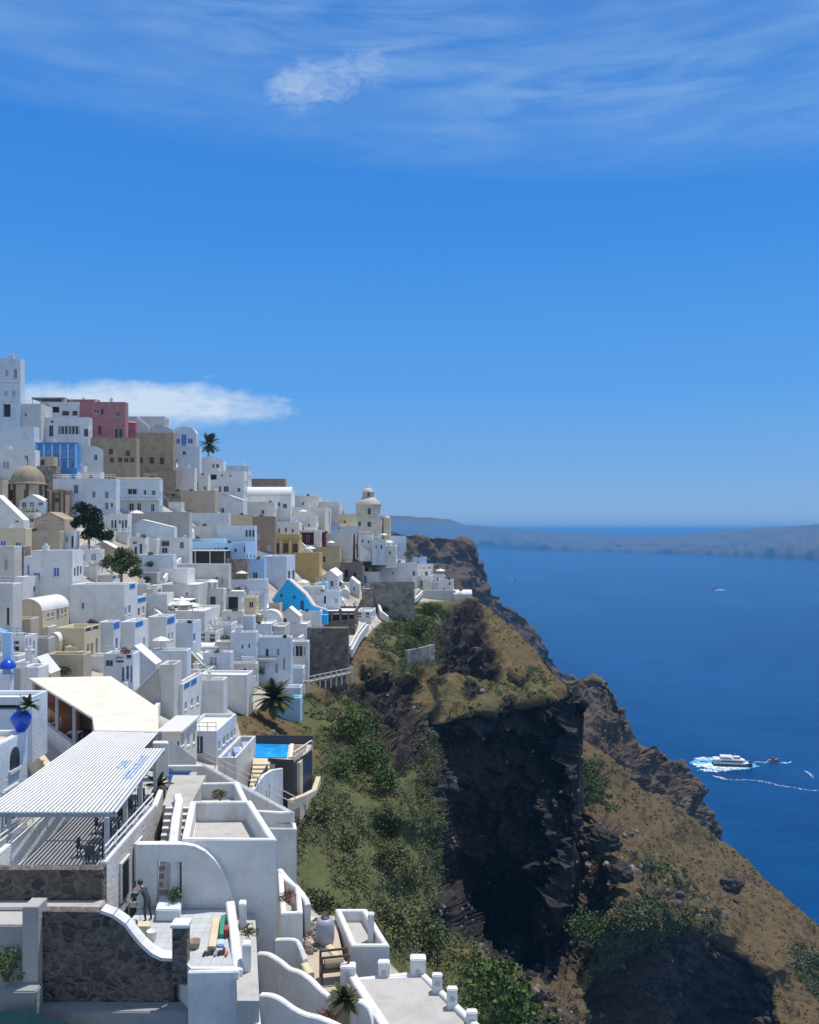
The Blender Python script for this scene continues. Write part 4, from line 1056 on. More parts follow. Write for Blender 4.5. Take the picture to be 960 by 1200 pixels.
def line_wall(name, label, cat, pts, mat, height=1.0, thick=0.3, zbase=None, group=None, parent=None, coping=None):
    """A wall whose top runs through pts = (px, py, d); it drops by `height` below its top or to zbase."""
    T = [P(*p) for p in pts]
    bm = bmesh.new(); cb = bmesh.new() if coping else None
    n = len(T); offs = []
    for i in range(n):
        a, c = T[max(i - 1, 0)], T[min(i + 1, n - 1)]
        dr = Vector((c.x - a.x, c.y - a.y)); dr = dr.normalized() if dr.length > 1e-4 else Vector((1, 0))
        offs.append(Vector((-dr.y, dr.x)) * thick / 2)
    def strip(b_, grow, top, bot):
        rows = []
        for p, o in zip(T, offs):
            o = o * grow
            zb = bot(p)
            rows.append([b_.verts.new((p.x - o.x, p.y - o.y, zb)), b_.verts.new((p.x - o.x, p.y - o.y, p.z + top)), b_.verts.new((p.x + o.x, p.y + o.y, p.z + top)), b_.verts.new((p.x + o.x, p.y + o.y, zb))])
        for r, q in zip(rows, rows[1:]):
            for k in range(4): b_.faces.new((r[k], r[(k + 1) % 4], q[(k + 1) % 4], q[k]))
        b_.faces.new(rows[0]); b_.faces.new(list(reversed(rows[-1])))
    strip(bm, 1.0, 0.0, (lambda p: zbase) if zbase is not None else (lambda p: p.z - height))
    o = link_mesh(name, finish(bm), MAT[mat], parent)
    if label: tag(o, label, cat, group)
    if coping:
        strip(cb, 1.25, 0.09, lambda p: p.z - 0.01)
        link_mesh('coping', finish(cb), MAT[coping], o)
    return o

def stairs(name, label, p0, p1, width, n, mat, side=(1, 0), zdrop=1.5, parent=None):
    """Flight of n steps from the lower point p0 to the upper point p1 (world), width along `side`."""
    bm = bmesh.new(); p0, p1 = Vector(p0), Vector(p1)
    s = Vector((side[0], side[1], 0)).normalized() * width
    dr = (p1 - p0); run = Vector((dr.x, dr.y, 0)); 
    for i in range(n):
        a = p0 + run * (i / n); b_ = p0 + run * ((i + 1) / n) 
        z = p0.z + dr.z * (i + 1) / n; zl = min(p0.z, p1.z) - zdrop
        v = [bm.verts.new((q.x, q.y, zz)) for zz in (zl, z) for q in (a, a + s, b_ + s, b_)]
        for q in ((3, 2, 1, 0), (4, 5, 6, 7), (0, 1, 5, 4), (1, 2, 6, 5), (2, 3, 7, 6), (3, 0, 4, 7)): bm.faces.new([v[k] for k in q])
    o = link_mesh(name, finish(bm), MAT[mat], parent)
    if label: tag(o, label, 'staircase')
    return o

# --- church with the octagonal tower
def church_tower():
    d = 262.0; m = d / F
    base = P(432, 642, d)
    r = empty('church', base, 0, 'pale church with an octagonal domed tower standing above the far end of town', 'church')
    def Z(py): return (EYE + (HY - py) * m) - base.z
    b_ = bmesh.new()
    prism(b_, [(-13.5 * m, -1.6), (15 * m, -1.6), (20 * m, 6), (-11.5 * m, 6)], -3, Z(606)); prism(b_, [(-14 * m, -1.8), (15.6 * m, -1.8), (20.5 * m, 6.3), (-12 * m, 6.3)], Z(606), Z(605))
    link_mesh('wall', finish(b_), MAT['churchstone'], r)
    oc = [(15.6 * m * math.cos(R(22.5 + 45 * i)) - .2, 15.6 * m * math.sin(R(22.5 + 45 * i)) + 2) for i in range(8)]
    def og(s): return [((x + .2) * s - .2, (y - 2) * s + 2) for x, y in oc]
    b_ = bmesh.new(); prism(b_, oc, Z(605), Z(592.5)); prism(b_, og(1.07), Z(592.5), Z(591)); link_mesh('drum', finish(b_), MAT['churchstone'], r)
    b_ = bmesh.new(); lathe(b_, [(14 * m, Z(591)), (13.2 * m, Z(588.5)), (11.5 * m, Z(586)), (8.6 * m, Z(583.4)), (6.6 * m, Z(582)), (0, Z(582))], 16, (-.2, 2, 0)); link_mesh('dome', finish(b_), MAT['churchstone'], r)
    b_ = bmesh.new(); prism(b_, og(.46), Z(583), Z(577)); prism(b_, og(.52), Z(577), Z(576.3)); ln = link_mesh('lantern', finish(b_), MAT['churchstone'], r)
    b_ = bmesh.new(); lathe(b_, [(6.6 * m, Z(576.3)), (5.8 * m, Z(574)), (3.6 * m, Z(572.3)), (.6 * m, Z(571.3)), (.3 * m, Z(570)), (0, Z(569.5))], 14, (-.2, 2, 0)); link_mesh('cap', finish(b_), MAT['churchstone'], ln)
    for (px, py, w_, h_, yy, nm) in ((433.2, 599.5, 3.4, 7, -1.82, 'window'), (433.2, 614.5, 4, 5.5, -1.66, 'window'), (422, 614, 2.4, 5, -1.66, 'window'), (432, 579.5, 2.4, 4.4, .2, 'window')):
        b_ = bmesh.new(); x = (px - 432) * m
        bbox(b_, x - w_ * m / 2, x + w_ * m / 2, yy - .12, yy + .3, Z(py + h_ / 2), Z(py - h_ / 2)); link_mesh(nm, finish(b_), MAT['glass'], r)
    b_ = bmesh.new(); prism(b_, [(17.5 * m, 0), (25 * m, 0), (26 * m, 4), (18.5 * m, 4)], Z(640), Z(607)); bbox(b_, 17.2 * m, 25.3 * m, -.25, 4.2, Z(618), Z(616.5))
    lathe(b_, [(3.8 * m, Z(607)), (3.2 * m, Z(605.4)), (1.6 * m, Z(604.5)), (0, Z(604.2))], 12, (21.6 * m, 2, 0)); link_mesh('belfry', finish(b_), MAT['cream'], r)
church_tower()
H('tower_front_a', 420, 437, 441, 626, 648, 'white', 'white house with two dark windows at the foot of the octagonal church tower', '425,634,2.4,4,d;432,635,2.4,4,d', d=254, bits='c')
H('tower_front_b', 436, 452, 458, 632, 652, 'paleblue', 'low bluish house right under the octagonal church tower', '441,641,2,4,d;447,641,2.4,5,N', d=252, bits='a')
H('tower_front_c', 452, 464, 468, 640, 656, 'white2', 'small pale cube right of the low bluish house under the church tower', '457,648,2.4,4,d', d=253, bits='')

# --- stone church with the brown dome and its small belfry
def stone_church():
    d = gd(24, 592, -1); m = d / F
    base = P(24, 592, d)
    r = empty('domed_church', base, 0, 'old stone church with a big brown dome and striped drum near the left margin', 'church')
    def Z(py): return (HY - py) * m + EYE - base.z
    rad = 19.5 * m
    oc = [(rad * math.cos(R(22.5 + 45 * i)), rad * math.sin(R(22.5 + 45 * i)) + rad) for i in range(8)]
    b_ = bmesh.new(); prism(b_, oc, -3, Z(567)); link_mesh('drum', finish(b_), MAT['beige'], r)
    b_ = bmesh.new()
    for x, y in oc:
        q = Vector((x, y - rad)) * 1.03
        tube(b_, (q.x, q.y + rad, -1), (q.x, q.y + rad, Z(567)), .3, seg=6)
    link_mesh('pilaster', finish(b_), MAT['p_brown'], r)
    b_ = bmesh.new(); lathe(b_, [(rad * 1.08, Z(567)), (rad * 1.08, Z(565.6)), (rad * 1.0, Z(565))] + [(rad * math.cos(a) * .99, Z(565) + (Z(544) - Z(565)) * math.sin(a)) for a in np.linspace(0.05, 1.5, 9)] + [(.25, Z(543)), (.12, Z(541)), (0, Z(540.6))], 28, (0, rad, 0)); link_mesh('dome', finish(b_), MAT['tan'], r)
    b_ = bmesh.new(); bbox(b_, -.05, .05, rad - .05, rad + .05, Z(541), Z(536)); bbox(b_, -.3, .3, rad - .04, rad + .04, Z(538.6), Z(538)); link_mesh('cross', finish(b_), MAT['p_dark'], r)
    for px in (14, 30):
        b_ = bmesh.new(); x = (px - 24) * m; yy = rad - rad * .93
        bbox(b_, x - .35, x + .35, yy - .15, yy + .4, Z(586), Z(574)); link_mesh('window', finish(b_), MAT['glass'], r)
stone_church()
H('stone_church_front', 40, 76, 90, 600, 625, 'beige', 'stone church front with two blue arched windows below the brown striped belfry', '51,607,5,9,b;72,607,4,8,b', roof='gable', rise=9, roofmat='sepia', bits='')
H('left_gable', -20, 28, 30, 580, 622, 'white', 'white house at the left margin with a sloping gable and dark round vents', '2,601,5,5,b;20,610,4,4,n;27,613,1,1,n', roof='gable', rise=30, lean=.35, bits='')
H('small_stone_dome', -30, 3, 4, 562, 592, 'beige', 'beige stone annex cut off by the left margin beside the domed church', '', bits='')
def belfry():
    d = gd(66, 600, -2.5); m = d / F; base = P(66, 602, d)
    r = empty('belfry', base, 0, 'square brown and cream belfry with an arched opening beside the stone dome', 'belfry')
    def Z(py): return (HY - py) * m + EYE - base.z
    b_ = bmesh.new(); hw = 9.5 * m
    wall_face(b_, (-hw, 0), (1, 0), (0, 1), 2 * hw, -3, Z(575), [(hw - 3.6 * m, hw + 3.6 * m, Z(598), Z(580), .7)])
    for A_, u_, i_ in (((hw, 0), (0, 1), (-1, 0)), ((hw, 2 * hw), (-1, 0), (0, -1)), ((-hw, 2 * hw), (0, -1), (1, 0))): wall_face(b_, A_, u_, i_, 2 * hw, -3, Z(575), [])
    bbox(b_, -hw * 1.12, hw * 1.12, -.15, 2 * hw + .15, Z(575), Z(573.5))
    link_mesh('wall', finish(b_), MAT['sepia'], r)
    b_ = bmesh.new()
    for x in (-hw, -4 * m, 4 * m, hw): bbox(b_, x - .16, x + .16, -.12, .1, -1, Z(576))
    n = 10
    for i in range(n):
        a0, a1 = math.pi * i / n, math.pi * (i + 1) / n
        pts = [(4.3 * m * math.cos(a0), Z(581) + 3 * m * math.sin(a0)), (4.3 * m * math.cos(a1), Z(581) + 3 * m * math.sin(a1)), (3.3 * m * math.cos(a1), Z(581) + 2 * m * math.sin(a1)), (3.3 * m * math.cos(a0), Z(581) + 2 * m * math.sin(a0))]
        profile_prism(b_, pts, -.13, .08)
    link_mesh('pilaster', finish(b_), MAT['p_brown'], r)
    b_ = bmesh.new(); bbox(b_, -3.4 * m, 3.4 * m, .65, .8, Z(598), Z(580)); link_mesh('recess', finish(b_), MAT['cream'], r)
    b_ = bmesh.new(); lathe(b_, [(.08, .9), (.2, .8), (.28, .4), (.42, .05), (.42, 0), (0, 0)], 12, (0, .35, Z(588))); link_mesh('bell', finish(b_), MAT['p_brown'], r)
belfry()

# --- chapel cross
h = HOUSES['blue_door_chapel']
b_ = bmesh.new(); x = h['W'] * .42
bbox(b_, x - .05, x + .05, .4, .5, h['zt'] - h['zb'] - .3, h['zt'] - h['zb'] + 1.5); bbox(b_, x - .4, x + .4, .41, .49, h['zt'] - h['zb'] + .85, h['zt'] - h['zb'] + .97)
link_mesh('cross', finish(b_), MAT['p_white'], h['root'])

# --- pilasters on the blue hotel, balcony and slatted roof on the white hotel
def on_front(key, boxes, mat, name, e0=-.18, e1=.05):
    h = HOUSES[key]
    for (x0, x1, yt, yb) in boxes:
        b_ = bmesh.new(); m = h['A'].y / F
        bbox(b_, (x0 - CX) * m - h['A'].x, (x1 - CX) * m - h['A'].x, e0, e1, EYE + (HY - yb) * m - h['zb'], EYE + (HY - yt) * m - h['zb'])
        link_mesh(name, finish(b_), MAT[mat], h['root'])
on_front('blue_hotel', [(x - .9, x + .9, 520, 549) for x in (43, 52, 61.5, 71, 80, 89)], 'skyblue', 'pilaster')
on_front('blue_hotel', [(42, 91, 518.5, 520.5)], 'blue', 'cornice', -.3)
on_front('hotel_right', [(134, 187.5, 585, 586.5)], 'white', 'balcony', -1.6)
on_front('hotel_right', [(134 + 4.4 * i, 134.35 + 4.4 * i, 581, 585) for i in range(13)], 'p_white', 'baluster', -1.6, -1.5)
on_front('hotel_right', [(134, 187.5, 580.6, 581.1)], 'p_white', 'handrail', -1.62, -1.5)
on_front('hotel_right', [(136 + 2.5 * i, 137.2 + 2.5 * i, 559.5, 560.6) for i in range(20)], 'p_canvas', 'roof_slat', -.6, 4)
on_front('crest_tall', [(-40, 24.5, 446, 448), (-40, 24.5, 468, 470)], 'white', 'cornice', -.25)
on_front('yellow_house', [(x - 1.2, x + 1.2, 633, 652) for x in (318.5, 329.5, 340.5, 351)], 'cream', 'pillar', -.5)
on_front('yellow_house', [(311.5, 352, 631, 633)], 'olive', 'cornice', -.6)
on_front('maroon_house', [(349, 381, 622.3, 623.8)], 'white', 'roof_edge', -.7)
on_front('crest_glazed', [(67 + 4.2 * i, 67.6 + 4.2 * i, 498, 510) for i in range(8)], 'p_white', 'mullion', -.1, .2)
on_front('curved_front', [(303, 325, 770.5, 773)], 'white', 'balcony', -1.2)
on_front('curved_front', [(303 + 2 * i, 303.3 + 2 * i, 767, 770.5) for i in range(12)], 'p_dark', 'baluster', -1.2, -1.12)

# --- tan loggia roof at the crest, terrace parasols
h = HOUSES['crest_loggia']
b_ = bmesh.new(); bbox(b_, -2.5, h['W'] - 4, .5, 6, h['zt'] - h['zb'] + .9, h['zt'] - h['zb'] + 1.3)
for x in (-2.3, 0, 2.2, h['W'] - 4.2): tube(b_, (x, .7, h['zt'] - h['zb'] - .6), (x, .7, h['zt'] - h['zb'] + 1), .08)
link_mesh('tiled_roof', finish(b_), MAT['tan'], h['root'])

def parasol(label, pt, rad, hgt, mat, tilt=0.0, closed=False):
    r = empty('parasol', pt, 0, label, 'parasol')
    b_ = bmesh.new(); tube(b_, (0, 0, 0), (0, 0, hgt), .04, seg=6); link_mesh('pole', finish(b_), MAT['p_wood'], r)
    b_ = bmesh.new(); lathe(b_, [(rad, hgt - rad * .38), (rad * .55, hgt - rad * .12), (.05, hgt + .05), (0, hgt + .1)], 8, smooth=False)
    b_.normal_update(); link_mesh('canopy', b_, MAT[mat], r)
    return r
parasol('pink red parasol open on the pink annex terrace', P(154, 506, gd(154, 512) - 7), 1.7, 3.0, 'pink')
parasol('dark red parasol left of the pink house door', P(103, 511, gd(103, 512) - 8), 1.3, 2.6, 'p_red')
parasol('dark blue parasol beside the glazed veranda', P(99, 512, gd(99, 514) - 7), 1.2, 2.4, 'p_navy')
parasol('pale canvas parasol on the patio roof of the umbrella house', P(214, 720, HOUSES['patio_house']['A'].y + 1.5), 1.9, 2.4, 'p_canvas')
parasol('white parasol at the left end of the patio roof', P(205, 721, HOUSES['patio_house']['A'].y + 2.5), 1.7, 2.3, 'p_white')
parasol('pale parasol under the bare stones of the mosaic wall', P(226, 722, HOUSES['patio_house']['A'].y + 3.5), 1.6, 2.3, 'p_canvas')

# --- turquoise gable
def turquoise():
    d = gd(348, 720, -3); m = d / F; base = P(340, 720, d)
    r = empty('turquoise_house', base, 0, 'bright turquoise gabled house with white sloping edges and a dark arched door', 'house')
    q = lambda px, py: ((px - 340) * m, (720 - py) * m)
    outline = [q(314, 728), q(318, 706), q(337, 679), q(357, 697), q(366, 710), q(383, 716), q(384, 728)]
    b_ = bmesh.new(); profile_prism(b_, outline, 0, .45); link_mesh('wall', finish(b_), MAT['turquoise'], r)
    b_ = bmesh.new()
    for (a, c) in (((317, 707), (337, 679)), ((337, 679), (357, 697)), ((357, 697), (366, 710)), ((366, 710), (383, 716))):
        p0, p1 = q(*a), q(*c); n = Vector((-(p1[1] - p0[1]), p1[0] - p0[0])).normalized() * .32
        profile_prism(b_, [p0, p1, (p1[0] + n.x, p1[1] + n.y), (p0[0] + n.x, p0[1] + n.y)], -.12, 1.0)
    link_mesh('coping', finish(b_), MAT['white'], r)
    b_ = bmesh.new()
    pk, lf, rt = q(337, 680), q(316, 709), q(357, 698)
    profile_prism(b_, [(lf[0], -2), lf, pk, rt, (q(366, 712)[0], q(366, 712)[1]), (q(366, 712)[0], -2)], .45, 7.5); link_mesh('roof', finish(b_), MAT['chalk'], r)
    b_ = bmesh.new()
    x0, z0 = q(352.3, 720); x1, z1 = q(356.3, 706)
    pts = [(x0, 0)] + [(x1, 0)] + [((x0 + x1) / 2 + (x1 - x0) / 2 * math.cos(a), z1 + (x1 - x0) * .6 * math.sin(a)) for a in np.linspace(0, math.pi, 8)]
    profile_prism(b_, pts, -.05, .3); link_mesh('door', finish(b_), MAT['p_navy'], r)
    for (px, py) in ((330, 698), (345, 700)):
        b_ = bmesh.new(); x, z = q(px, py); bbox(b_, x - .28, x + .28, -.04, .2, z - .35, z + .35); link_mesh('window', finish(b_), MAT['p_teal'], r)
    b_ = bmesh.new(); bbox(b_, q(354, 0)[0], q(385, 0)[0], -2.2, -.02, -2, .1); link_mesh('terrace', finish(b_), MAT['turquoise'], r)
turquoise()

# --- stair parapets and sloping copings that zigzag through the town (white lines in the sun)
SP = [
 ('upper white stair parapet zigzagging down from the octagonal tower', [(424, 618), (438, 634), (449, 641)]),
 ('second white stair parapet beside the octagonal tower, ending at the terrace', [(428, 617), (453, 632), (447, 641)]),
 ('slanting white handrail wall climbing the bastion left of the blue door chapel', [(160, 487), (175, 500)]),
 ('white stair wall curving down the right side of the tan bastion', [(203, 531), (207, 545), (208, 556)]),
 ('thin white stair wall crossing in front of the tan house windows', [(124, 534), (145, 549)]),
 ('parallel white stair wall just left of the tan house windows', [(120, 537), (138, 552)]),
 ('white stair wall slanting up to the dark awning terrace', [(192, 677), (201, 664), (213, 652)]),
 ('zigzag white stair wall in the middle of town, upper leg', [(193, 704), (181, 712)]),
 ('zigzag white stair wall in the middle of town, lower leg', [(181, 712), (193, 723), (205, 736)]),
 ('white sloping coping beside the brown triangular screen', [(231, 765), (248, 781)]),
 ('white stair wall left of the planted terrace', [(275, 764), (286, 748)]),
 ('pale coping sloping down from the mustard yellow house', [(286, 641), (318, 650)]),
 ('white stair wall in front of the maroon house', [(351, 633), (361, 642), (370, 650)]),
 ('crooked white stair wall beside the olive beige house', [(371, 650), (377, 643), (384, 641), (379, 648)]),
 ('white coping slanting under the small gabled house near the cliff edge', [(396, 676), (408, 690)]),
 ('white wall ribbon beside the four windowed arch house', [(234, 551), (243, 566)]),
 ('white stair wall left of the small barrel vault', [(308, 691), (313, 703), (314, 712)]),
 ('white sloping stair wall above the dark lava wall', [(352, 731), (362, 721)]),
 ('curved white parapet at the left end of the dark lava wall', [(334, 745), (350, 747), (359, 741), (364, 733)]),
 ('long white wall along a shadow line past the blank wall with the little arched door', [(56, 684), (72, 700), (88, 713), (98, 721)]),  # built where a slanting shadow line crosses the wall
 ('white parapet slanting down the big blank wall', [(140, 748), (157, 757), (178, 775)]),
 ('white stair wall rising beside the beige pier', [(180, 832), (190, 817), (191, 813)]),
 ('blue-white stair wall on the flank of the shaded house with slatted doors', [(204, 737), (213, 728), (217, 722)]),
 ('white path wall under the last houses of the promontory', [(462, 716), (476, 705), (488, 700), (495, 692)]),
]
for lb, pts in SP:
    line_wall('stair_wall', lb, 'stair wall', [(x, y, gd(x, y + 4) - 3.5 - 0.02 * k) for k, (x, y) in enumerate(pts)], 'white', height=1.3, thick=.5)
# curved white steps (ribs of an amphitheatre-like stair) right of the turquoise gable
for k, (x0, y0, x1, y1) in enumerate(((386, 702, 394, 715), (392, 699, 401, 713), (398, 698, 408, 711), (410, 716, 417, 704))):
    line_wall('stair_wall', ('first', 'second', 'third', 'last')[k] + ' of four slanting white stair walls right of the turquoise gable', 'stair wall', [(x0, y0, gd(x0, y0) - 5), ((x0 + x1) / 2, (y0 + y1) / 2 - 1, gd(x1, y1) - 5.5), (x1, y1, gd(x1, y1) - 6)], 'white', 1.0, .6)
# stairs down the cliff edge
line_wall('stair_wall', 'white wall winding down from the stone bastion to the cliff path', 'stair wall', [(437, 690, gd(437, 692) - 4), (441, 700, gd(441, 705) - 5), (447, 716, gd(446, 720) - 6), (455, 722, gd(455, 724) - 6)], 'white', 1.6, .6)
line_wall('stair_wall', 'left white wall of the cliff staircase above the lava wall', 'stair wall', [(410, 757, gd(410, 757) - 6), (418, 742, gd(418, 745) - 7), (428, 729, gd(428, 735) - 8)], 'chalk', 1.6, .5)
line_wall('stair_wall', 'right white wall of the cliff staircase above the lava wall', 'stair wall', [(412, 761, gd(412, 761) - 6.5), (421, 744, gd(421, 747) - 7.5), (431, 731, gd(431, 737) - 8.5)], 'chalk', 1.6, .5)
line_wall('terrace_wall', 'grey stone terrace wall among green shrubs below the stone bastion', 'terrace wall', [(476, 762, gd(480, 770) - 3), (492, 759, gd(492, 768) - 4), (508, 755, gd(506, 766) - 3)], 'ashlar', 4.2, .7)

# footbridge with a pale timber rail
def footbridge():
    d = gd(390, 800) - 14; a, c = P(362, 801, d), P(413, 790, d + 6)
    r = empty('footbridge', a, 0, 'pale timber railed footbridge at the foot of the dark lava wall', 'footbridge')
    v = c - a; b_ = bmesh.new()
    n = Vector((-v.y, v.x, 0)).normalized()
    def bar(p, q, w_, h_, b_):
        dr = q - p; nn = Vector((-dr.y, dr.x, 0)).normalized() * w_ / 2; vs = []
        for pp in (p, q):
            for s, z in ((-1, 0), (1, 0), (1, h_), (-1, h_)): vs.append(b_.verts.new(pp + nn * s + Vector((0, 0, z))))
        for f in ((0, 1, 2, 3), (7, 6, 5, 4), (0, 4, 5, 1), (1, 5, 6, 2), (2, 6, 7, 3), (3, 7, 4, 0)): b_.faces.new([vs[i] for i in f])
    o = Vector((0, 0, 0))
    bar(o + n * .7, v + n * .7, 1.6, .25, b_); link_mesh('deck', finish(b_), MAT['sepia'], r)
    b_ = bmesh.new()
    for z in (.5, 1.05): bar(o + Vector((0, 0, z)), v + Vector((0, 0, z)), .12, .16, b_)
    link_mesh('rail', finish(b_), MAT['p_canvas'], r)
    for i in range(9):
        b_ = bmesh.new(); p = v * (i / 8); bbox(b_, p.x - .1, p.x + .1, p.y - .1, p.y + .1, p.z - 1.5, p.z + 1.25); link_mesh('post', finish(b_), MAT['p_canvas'], r)
footbridge()

# dark awning terrace in the middle of town
def awning(label, x0, x1, y_roof, y_floor, mat, off=-5, dep=5, posts=4):
    d = gd((x0 + x1) / 2, y_floor) + off; a = P(x0, y_floor, d); w_ = (x1 - x0) * d / F; hh = (y_floor - y_roof) * d / F
    r = empty('pergola', a, 0, label, 'pergola')
    b_ = bmesh.new(); bbox(b_, -.2, w_ + .2, -.2, dep, hh - .15, hh); link_mesh('roof', finish(b_), MAT[mat], r)
    for i in range(posts):
        b_ = bmesh.new(); x = .1 + (w_ - .2) * i / (posts - 1); bbox(b_, x - .09, x + .09, 0, .18, -1.5, hh - .15); link_mesh('post', finish(b_), MAT['p_white'], r)
    b_ = bmesh.new(); bbox(b_, 0, w_, 0, dep, -3, 0); link_mesh('floor', finish(b_), MAT['floor'], r)
    b_ = bmesh.new(); bbox(b_, 0, w_, dep, dep + .3, 0, hh - .15); link_mesh('back_wall', finish(b_), MAT['shade'], r)  # back wall coloured dark to stand for shade under the roof
    return r, a, w_
awning('white roofed dark awning terrace in the middle of town', 211, 264, 645, 662, 'white', -4, 5, 4)
awning('flat white canopy of the patio left of the seats below the mosaic wall', 197, 222, 703, 716, 'white', -3, 4, 3)
awning('white flat awning with blue seats beside the cream ramp wall', 96, 112, 640, 650, 'paleblue', -2, 4, 3)

# brown triangular screen with a white sail under it
d = HOUSES['sail_house']['A'].y - 1.5; m = d / F; base = P(222, 786, d)
r = empty('shade_screen', base, 0, 'brown triangular screen over a terrace with a torn white sail', 'screen')
q = lambda px, py: ((px - 222) * m, (786 - py) * m)
b_ = bmesh.new(); profile_prism(b_, [q(222, 786), q(241, 786), q(224, 765), q(222, 765)], 0, .12); link_mesh('screen', finish(b_), MAT['tan'], r)
b_ = bmesh.new(); profile_prism(b_, [q(221, 787), q(222.4, 787), q(222.4, 764), q(243, 786), q(244.5, 786), q(222.6, 761.5), q(221, 762)], -.1, .3); link_mesh('frame', finish(b_), MAT['white'], r)
b_ = bmesh.new(); profile_prism(b_, [q(229, 774), q(236, 776.5), q(247, 782), q(247, 784.5), q(238, 783), q(231, 782), q(234, 779)], -.6, -.5); link_mesh('sail', finish(b_), MAT['p_canvas'], r)
# ------------------------------------------------------------------ smaller houses and terraces between the named ones
import re
cov = np.zeros((1240, 1000), bool)
for h in HOUSES.values():
    x0, x1, x2, yt, yb = h['px']; cov[int(max(yt, 0)):int(yb) + 1, int(max(x0, 0)):int(max(x2, 0)) + 1] = True
for (x0, x1, y0, y1) in ((0, 48, 538, 592), (54, 76, 573, 602), (314, 385, 679, 728), (415, 460, 570, 642), (86, 130, 583, 640), (118, 165, 640, 684), (292, 345, 795, 845), (380, 430, 700, 730), (210, 264, 645, 662), (0, 200, 790, 1200), (200, 600, 860, 1200), (222, 250, 762, 790), (96, 125, 636, 652)): cov[y0:y1, x0:x1] = True
inside_town = poly_mask(np.stack(np.meshgrid(np.arange(1000), np.arange(1240)), -1).reshape(-1, 2)[::1], [(0,520),(90,545),(215,570),(300,610),(400,640),(450,660),(540,695),(530,704),(470,705),(430,728),(400,740),(352,745),(338,805),(300,792),(262,800),(262,842),(190,850),(0,800)], .5).reshape(1240, 1000) > .5
shorts = {}
for k, h in HOUSES.items():
    sh = re.split(r' (?:above|below|beside|behind|under|at|left of|right of|on|highest|carrying|rising|tucked|stepping|between|in front|against|of|near|continuing|directly|just|by|running|for|along|cluttered) ', h['label'])[0]
    shorts.setdefault(sh, []).append(k)
named = {v[0]: k for k, v in shorts.items() if len(v) == 1 and len(k.split()) >= 3}
used_labels = {h['label'] for h in HOUSES.values()}
fr = random.Random(21)
NF = 0
def fill_spot(px, py, wpx, hpx):
    global NF
    d = float(near_depth(np.array([[px, py]]))[0])
    kinds = fr.choice(['house', 'house', 'house', 'terrace', 'house', 'cottage'])
    x0, x1 = px - wpx / 2, px + wpx / 2
    x2 = x1 + fr.uniform(.12, .3) * wpx
    m = d / F
    wn = []
    if kinds != 'terrace' and hpx * m > 2.3:
        n = fr.choice([1, 2, 2, 3])
        typ = fr.choice(['d', 'd', 'd', 'b', 'g', 'k', 'N'])
        for i in range(n):
            cx = x0 + wpx * (i + .5) / n + fr.uniform(-.5, .5)
            if fr.random() < .35: wn.append(f'{cx},{py - 1.05 / m},{1.0 / m},{2.1 / m},{fr.choice("NwDtB")}')
            else: wn.append(f'{cx},{py - 1.6 / m},{.95 / m},{1.3 / m},{typ}')
    wcol = fr.choice(['white', 'white', 'paleblue', 'white2', 'chalk', 'white', 'cream' if fr.random() < .3 else 'white2'])
    what = {'house': 'white house', 'terrace': 'white terrace wall', 'cottage': 'white cottage'}[kinds]
    if wcol in ('cream', 'chalk'): what = what.replace('white', {'cream': 'cream', 'chalk': 'greyish'}[wcol])
    roof = 'flat' if kinds != 'cottage' else fr.choice(['barrel', 'vaultx', 'gable'])
    if kinds == 'cottage': what = {'barrel': 'barrel vaulted ', 'vaultx': 'round roofed ', 'gable': 'gabled '}[roof] + what
    best = sorted(named, key=lambda k: (HOUSES[k]['px'][0] / 2 + HOUSES[k]['px'][2] / 2 - px) ** 2 + 1.6 * (HOUSES[k]['px'][3] / 2 + HOUSES[k]['px'][4] / 2 - py + hpx / 2) ** 2)
    lab = None
    for size in ('small', 'low', 'plain', 'narrow', 'little', 'squat', 'tiny', 'simple', 'modest'):
        for k in best[:7]:
            hx0, hx1, hx2, hyt, hyb = HOUSES[k]['px']
            cx, cy = (hx0 + hx2) / 2, (hyt + hyb) / 2; dx, dy = px - cx, (py - hpx / 2) - cy
            rel = ('right of' if dx > 0 else 'left of') if abs(dx) > abs(dy) * 1.4 else ('below' if dy > 0 else 'above')
            ww = ' '.join(named[k].split()[:10])
            lb = f'{size} {what} {rel} the {ww}'
            if lb not in used_labels and len(lb.split()) <= 15: lab = lb; break
        if lab: break
    if not lab: return
    used_labels.add(lab)
    NF += 1
    H('fill%d' % NF, x0, x1, x2, py - hpx, py, wcol, lab, ';'.join(wn), roof=roof, yaw=fr.uniform(-7, 3), rim=fr.choice([.3, .5, .9]), name={'house': 'house', 'terrace': 'terrace_wall', 'cottage': 'house'}[kinds], cat={'house': 'house', 'terrace': 'terrace wall', 'cottage': 'house'}[kinds], drop=3, bits=None if kinds == 'house' else '',
      rise=1.5 / m if roof in ('barrel', 'vaultx', 'gable') else None, dep=None if fr.random() < .6 else 5)
    cov[int(max(py - hpx, 0)):int(py) + 1, int(max(x0, 0)):int(max(x2, 0)) + 1] = True
